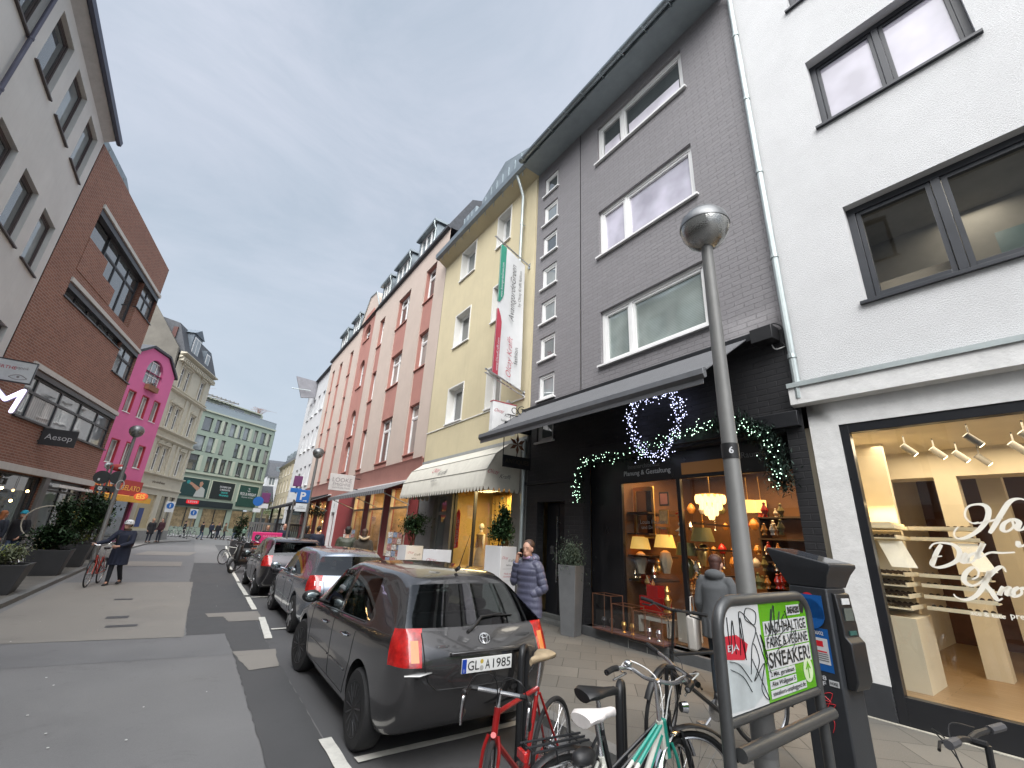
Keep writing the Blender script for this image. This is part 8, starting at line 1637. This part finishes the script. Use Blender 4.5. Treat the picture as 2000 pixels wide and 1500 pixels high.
    for s in 'RL':
        S0, E0, W0 = P['sh' + s], P['el' + s], lerp(P['el' + s], P['ha' + s], .93); pts = [lerp(P['neck'], S0, .55) - V3((0, 0, .03)), lerp(S0, E0, .0)] + [lerp(S0, E0, i / 8) for i in range(1, 8)] + [E0] + [lerp(E0, W0, i / 8) for i in range(1, 9)]
        rad = [.070, .076] + [.074 - .010 * i / 8 for i in range(1, 8)] + [.062] + [.062 - .014 * i / 8 for i in range(1, 9)]
        if puff:
            P2, R2 = [], []
            for a_, c_, ra, rc in zip(pts, pts[1:], rad, rad[1:]):
                for q_ in range(4): P2.append(lerp(a_, c_, q_ / 4)); R2.append(ra + (rc - ra) * q_ / 4)
            acc = 0; pp = P2[0]
            for i_, p0_ in enumerate(P2): acc += (p0_ - pp).length; pp = p0_; R2[i_] += .010 * abs(sin(pi * acc / (puff * .95))) ** .5
            pts, rad = P2, R2
        b.tube(pts, rad, 14)
    if hood: b.ell(P['neck'] + V3((0, -.075, .03)), (.125, .085, .075), 16, 10); b.cap(P['neck'] + V3((-.06, .03, .02)), P['neck'] + V3((.06, .03, .02)), .055)
    co = obj_me('coat', sc(remesh(b, vox * (.75 if puff else 1), 1 if puff else 2)), cm, r)
    if hoodcol: b = MB(1); b.tube([P['neck'] + V3((.12 * cos(t), -.07 + .10 * sin(t), .06 + .03 * cos(2 * t))) for t in [i * pi / 8 for i in range(16)]], .03, 8, closed=True); q = b.build('hood_trim', hoodcol, r); q.data.transform(Matrix.Scale(k, 4))
    if scarf: b = MB(1); b.tube([P['neck'] + V3((.07 * cos(t), .01 + .07 * sin(t), .035 + .01 * sin(t))) for t in [i * pi / 8 for i in range(16)]], .028, 8, closed=True); q = b.build('scarf', scarf, r); q.data.transform(Matrix.Scale(k, 4))
    if hat:
        b = MB(1); b.ell(h(0, -.008, .055), (.092, .108, .085), 16, 10, R3); b.tube([h(.090 * cos(t), -.006 + .105 * sin(t), .035) for t in [i * pi / 10 for i in range(20)]], .016, 8, closed=True); q = b.build('hat', hat, r); q.data.transform(Matrix.Scale(k, 4))
    if hair and not (hat and hairlen < .1):
        b = MB(1); b.ell(h(0, -.030, .058), (.086, .100, .084), 16, 10, R3)
        if hairlen > .05: b.cap(h(0, -.055, .02), h(0, -.075, -.02 - hairlen), .075, .05)
        elif hairlen == .05: b.ell(h(0, -.105, .0), (.045, .05, .045), 12, 8, R3); b.cap(h(0, -.04, .03), h(0, -.06, -.04), .06, .04)
        else: b.ell(h(0, -.05, .0), (.07, .06, .07), 12, 8, R3)
        me_ = sc(remesh(b, vox * .8, 1)); obj_me('hair', me_, hair, r)
    return r
h_brown = M('hair_brown', (.06, .03, .018), .6, var=.4, vs=30); h_dark = M('hair_dark', (.018, .013, .010), .6, var=.3, vs=30); h_blond = M('hair_blond', (.35, .22, .10), .6, var=.3, vs=30); h_grey = M('hair_grey', (.3, .28, .26), .6); h_red = M('hair_auburn', (.05, .016, .010), .6, var=.4, vs=30)
jean = cloth('denim_blue', (.06, .085, .14)); navy = cloth('coat_navy', (.012, .016, .035)); blackc = cloth('coat_black', (.014, .014, .018))
# woman on the phone
wp_ = at(37.2, 7.1)
W1 = human('woman in a long quilted blue-grey coat talking on her phone', (wp_.x, wp_.y, .09), 262, 1.70, dict(look=(-.35, 1, -.12), head=(0, .05, 1.60), neck=(0, .01, 1.44), shR=(.17, 0, 1.37), elR=(.24, .08, 1.13), haR=(.135, .14, 1.44), handR=(-.15, -.1, 1), palmR=(1, .0, 0), curlR=.75, shL=(-.17, 0, 1.37), elL=(-.25, -.05, 1.08), haL=(-.115, .085, .97), handL=(.5, .1, -1), knR=(.08, .02, .49), knL=(-.08, .0, .49), anR=(.08, .0, .08), anL=(-.09, -.03, .08)), cloth('puffer_blue', (.085, .088, .135), .38), .70, cloth('jeans_black', (.012, .013, .018)), h_brown, .05, puff=.088, hood=True, scarf=cloth('scarf_lilac', (.42, .28, .42)), vox=.0085, slim=1.0)
ph = MB(1); ph.box(-.036, .036, -.005, .005, -.072, .072); pho = ph.build('smartphone', black, None, bevel=.004); tag(pho, 'black smartphone held to the ear of the woman in the quilted coat', 'phone'); pho.matrix_world = W1.matrix_basis @ Matrix.Translation((.094, .095, 1.545)) @ Euler((radians(-22), radians(8), radians(80))).to_matrix().to_4x4()
# cyclist
C1 = human('cyclist in a white helmet and long dark blue coat pushing a red bicycle', (-1.52, 17.5, .012), 192, 1.72, dict(look=(.75, 1, -.1), head=(0, .06, 1.59), elR=(.34, .10, 1.14), haR=(.50, .42, 1.06), handR=(.3, 1, 0), elL=(-.22, .10, 1.12), haL=(-.02, .36, 1.02), handL=(1, .5, 0), knR=(.08, .08, .49), anR=(.07, .10, .08), knL=(-.09, .04, .49), anL=(-.10, -.28, .10)), navy, .52, cloth('trousers_navy', (.012, .014, .02)), h_dark, 0, slim=1.12, scarf=cloth('scarf_olive', (.12, .10, .06)), vox=.011, female=False)
hl = thing('bicycle_helmet', 'white vented bicycle helmet on the cyclist', 'helmet', (0, 0, 0)); hl.matrix_world = C1.matrix_basis
def _he(b): b.lathe([(.0, .205), (.06, .195), (.10, .165), (.118, .12), (.120, .075), (.11, .07)], (0, .05, 1.56), 20, sy=1.15)
part(hl, 'shell', M('helmet_white', (.66, .67, .68), .3, coat=.5), _he, k=1); part(hl, 'vent', black, lambda b: [b.ell((x, .05 + y, 1.745 - abs(x) * .35 - abs(y) * .3), (.012, .035, .014)) for x in (-.06, -.02, .02, .06) for y in (-.07, .03, .10)], k=1)
bp = thing('backpack', 'dark red rucksack on the back of the cyclist', 'backpack', (0, 0, 0)); bp.matrix_world = C1.matrix_basis; part(bp, 'bag', cloth('bag_maroon', (.07, .02, .025)), lambda b: b.ell((-.03, -.20, 1.15), (.17, .13, .27), 16, 10), k=1); part(bp, 'strap', black, lambda b: [b.tube(crom([(x, -.1, 1.38), (x, .02, 1.44), (x, .14, 1.3), (x, .14, 1.1)], 5), .018, 6, flat=.4) for x in (-.12, .12)], k=1)
# grey coat at the window
gp_ = at(58.2, 6.85)
human('person in a grey hooded coat looking into the gift shop window', (gp_.x, gp_.y, .09), 78, 1.66, dict(head=(0, .08, 1.585), neck=(0, .03, 1.43)), cloth('coat_grey', (.075, .08, .085)), .70, cloth('trousers_teal', (.02, .03, .04)), h_red, .12, hood=True, slim=1.1)
hb_ = thing('handbag', 'pale silver handbag hanging from the grey coated person', 'handbag', (gp_.x - .12, gp_.y + .30, .60), radians(20)); part(hb_, 'bag', M('bag_silver', (.45, .43, .40), .4, .2), lambda b: b.box(-.14, .14, -.06, .06, 0, .40), k=1, bevel=.03); part(hb_, 'handle', MATS['bag_silver'], lambda b: b.tube([(-.1, 0, .38), (-.06, 0, .62), (.06, 0, .62), (.1, 0, .38)], .01), k=1)
def ped(az, D, label, face, coat, hair, hl_=0, H=1.72, z=.09, hem=.86, tr=None, **kw):
    p = at(az, D); return human(label, (p.x, p.y, z), face, H, kw.pop('pose', None), coat, hem, tr, hair, hl_, vox=kw.pop('vox', .016), **kw)
walk = dict(knR=(.09, .14, .50), anR=(.09, .10, .09), knL=(-.09, .02, .49), anL=(-.09, -.24, .13), haR=(.24, -.05, .86), haL=(-.24, .22, .90))
ped(15.3, 13.9, 'man in an olive quilted jacket seen from behind beside the stationery windows', 20, cloth('puffer_olive', (.045, .05, .03), .5), h_dark, 0, 1.78, puff=.1, female=False)
ped(17.2, 13.7, 'woman in a brown parka with pale fur hood seen from behind', 20, cloth('parka_brown', (.05, .04, .03)), h_brown, .12, 1.74, hood=True, hem=.72, hoodcol=M('fur_trim', (.45, .34, .22), .95, var=.4, vs=30, bump=.8, bs=60))
ped(10.9, 20.5, 'person in a dark coat facing the bulb-lit windows', 30, blackc, h_dark, .1, 1.74, pose=walk); ped(12.1, 20.0, 'broad man in a dark navy jacket seen from behind near the a-board', 10, navy, h_dark, 0, 1.76, slim=1.15, female=False)
ped(8.55, 25.5, 'bald man in a dark jacket walking towards the camera beside the pink box', 190, navy, None, 0, 1.8, pose=walk, female=False); ped(6.9, 27.5, 'blond woman walking towards the camera behind the pink box', 185, blackc, h_blond, .15, 1.68, pose=walk)
ped(-12.1, 22.8, 'person in a long black coat with turquoise knit hat on the left pavement', 205, blackc, h_dark, .0, 1.76, hat=cloth('hat_turquoise', (.02, .30, .42)), tr=jean, hem=.80, pose=walk); ped(-13.3, 23.2, 'woman with auburn hair in a dark jacket at the left edge of the picture', 30, cloth('coat_slate', (.03, .035, .05)), M('hair_ginger', (.35, .12, .04), .6), .15, 1.72, tr=jean, pose=walk)
seat = dict(pel=(0, 0, .55), neck=(0, .08, 1.05), head=(0, .14, 1.22), shR=(.18, .08, 1.0), shL=(-.18, .08, 1.0), elR=(.24, .1, .75), elL=(-.24, .1, .75), haR=(.15, .38, .78), haL=(-.15, .38, .78), hiR=(.09, 0, .52), hiL=(-.09, 0, .52), knR=(.12, .42, .52), knL=(-.12, .42, .52), anR=(.12, .44, .08), anL=(-.12, .44, .08))
ped(-10.6, 22.3, 'person in pale jacket and jeans seated behind the second left planter', 100, cloth('coat_sand', (.30, .24, .14)), h_dark, 0, 1.7, tr=jean, pose=seat, hem=.52); 
st_ = thing('cafe_stool', 'dark stool under the seated person by the left planters', 'stool', tuple(at(-10.6, 22.3, .09))); part(st_, 'seat', black, lambda b: b.lathe([(0, .44), (.19, .44), (.19, .40), (0, .40)]), k=1)
for i in range(4): part(st_, 'leg', blackm, lambda b: b.tube([(.12 * cos(i * pi / 2 + .7), .12 * sin(i * pi / 2 + .7), .41), (.17 * cos(i * pi / 2 + .7), .17 * sin(i * pi / 2 + .7), 0)], .012), k=1)
ped(-3.25, 44.5, 'person in black with blond hair standing on the far left kerb', 150, blackc, h_blond, .1, 1.72, vox=.022, hem=.6); ped(-2.5, 45.5, 'person in a dark red-sleeved jacket next to the blond person in black', 220, cloth('coat_winered', (.04, .012, .02)), h_dark, 0, 1.76, vox=.022)
far = [(.9, 56, blackc, 'dark-coated walker left of the white scooter'), (2.9, 58, cloth('coat_tan', (.14, .10, .06)), 'walker in a tan coat right of the white scooter'), (2.3, 59, blackc, 'dark figure just behind the tan-coated walker'), (3.9, 57, blackc, 'dark-coated walker at the left of the far pair'), (4.25, 56, cloth('coat_slate', (.03, .035, .05)), 'slate-coated walker at the right of the far pair'), (4.75, 52, cloth('coat_mint', (.20, .32, .24)), 'walker in a mint green coat near the conifer planter'), (5.3, 60, blackc, 'dark figure beside the green corner shop'), (1.7, 61, navy, 'navy-coated shopper at the jeans shop door'), (-.6, 60.3, blackc, 'dark-coated shopper left of the jeans shop door')]
for i, (az, D, c, lab) in enumerate(far): ped(az, D, lab, 60 + i * 47, c, h_dark, 0, 1.72, .02, vox=.025, pose=walk, tr=jean if i % 3 == 0 else None)
# ================================================================ camera, light, sky
cd = bpy.data.cameras.new('Camera'); cam = bpy.data.objects.new('camera', cd); COL.objects.link(cam); SC.camera = cam
cd.sensor_width = 36; cd.lens = FPX / 2000 * 36; cd.clip_end = 2000; cd.clip_start = .05
Mx = Matrix((( _R.x, _U.x, -_f.x), (_R.y, _U.y, -_f.y), (_R.z, _U.z, -_f.z))); cam.matrix_world = Matrix.Translation(CAM) @ Mx.to_4x4()
w = bpy.data.worlds.new('World'); SC.world = w; w.use_nodes = True; nt = w.node_tree; nt.nodes.clear()
out = nt.nodes.new('ShaderNodeOutputWorld'); b1 = nt.nodes.new('ShaderNodeBackground'); b2 = nt.nodes.new('ShaderNodeBackground'); mx = nt.nodes.new('ShaderNodeMixShader')
SUN_EL, SUN_AZ = radians(46), radians(222)      # azimuth clockwise from +Y
sky = nt.nodes.new('ShaderNodeTexSky'); sky.sky_type = 'NISHITA'; sky.sun_disc = False; sky.sun_elevation = SUN_EL; sky.sun_rotation = SUN_AZ; sky.dust_density = 3; sky.air_density = 1.5
nt.links.new(sky.outputs[0], b1.inputs[0]); b1.inputs[1].default_value = .10
tc = nt.nodes.new('ShaderNodeTexCoord'); mp = nt.nodes.new('ShaderNodeMapping'); nt.links.new(tc.outputs['Generated'], mp.inputs[0]); mp.inputs['Scale'].default_value = (1, 1, 2.2)
n1 = ramp(nt, noise(nt, 1.9, 7, .62, mp.outputs[0], .5), .32, .70); n2 = ramp(nt, noise(nt, .9, 3, .5, mp.outputs[0]), .35, .65)
c = mix(nt, n1, (.205, .240, .285), (.300, .318, .365)); c = mix(nt, mul(nt, n2, .45), c, (.243, .287, .330))
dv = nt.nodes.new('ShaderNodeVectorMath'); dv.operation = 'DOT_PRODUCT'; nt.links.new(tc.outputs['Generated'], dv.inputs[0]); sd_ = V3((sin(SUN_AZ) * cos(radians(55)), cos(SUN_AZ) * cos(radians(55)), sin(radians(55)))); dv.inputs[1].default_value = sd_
g = nt.nodes.new('ShaderNodeMapRange'); g.inputs[1].default_value = .60; g.inputs[2].default_value = 1; g.inputs[3].default_value = 1.0; g.inputs[4].default_value = 9.0; nt.links.new(dv.outputs['Value'], g.inputs[0])  # added bright sky area behind the view, toward the sun, to light the facades
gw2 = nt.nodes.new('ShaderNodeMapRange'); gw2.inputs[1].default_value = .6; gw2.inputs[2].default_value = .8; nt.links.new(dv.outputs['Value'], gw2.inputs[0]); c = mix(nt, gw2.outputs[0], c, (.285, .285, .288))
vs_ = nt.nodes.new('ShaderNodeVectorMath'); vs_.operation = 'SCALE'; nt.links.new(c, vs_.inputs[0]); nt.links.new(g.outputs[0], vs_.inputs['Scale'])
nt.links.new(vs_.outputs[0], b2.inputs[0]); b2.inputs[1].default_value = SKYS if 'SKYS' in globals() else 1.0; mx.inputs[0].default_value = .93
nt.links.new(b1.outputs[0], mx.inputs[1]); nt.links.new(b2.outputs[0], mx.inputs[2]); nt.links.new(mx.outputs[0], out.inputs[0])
sl = bpy.data.lights.new('sun', 'SUN'); sl.energy = 1.25; sl.angle = radians(50); sl.color = (1, .985, .965); so_ = bpy.data.objects.new('sun', sl); COL.objects.link(so_)
dz = V3((sin(SUN_AZ) * cos(SUN_EL), cos(SUN_AZ) * cos(SUN_EL), sin(SUN_EL))); so_.rotation_euler = dz.to_track_quat('Z', 'Y').to_euler()
SC.view_settings.view_transform = 'Standard'; SC.view_settings.look = 'None'; SC.view_settings.gamma = 1; SC.view_settings.exposure = 1.22
SC.render.engine = 'CYCLES'; SC.cycles.max_bounces = 7; SC.cycles.transparent_max_bounces = 12; SC.cycles.caustics_reflective = False; SC.cycles.caustics_refractive = False; SC.cycles.sample_clamp_indirect = 4
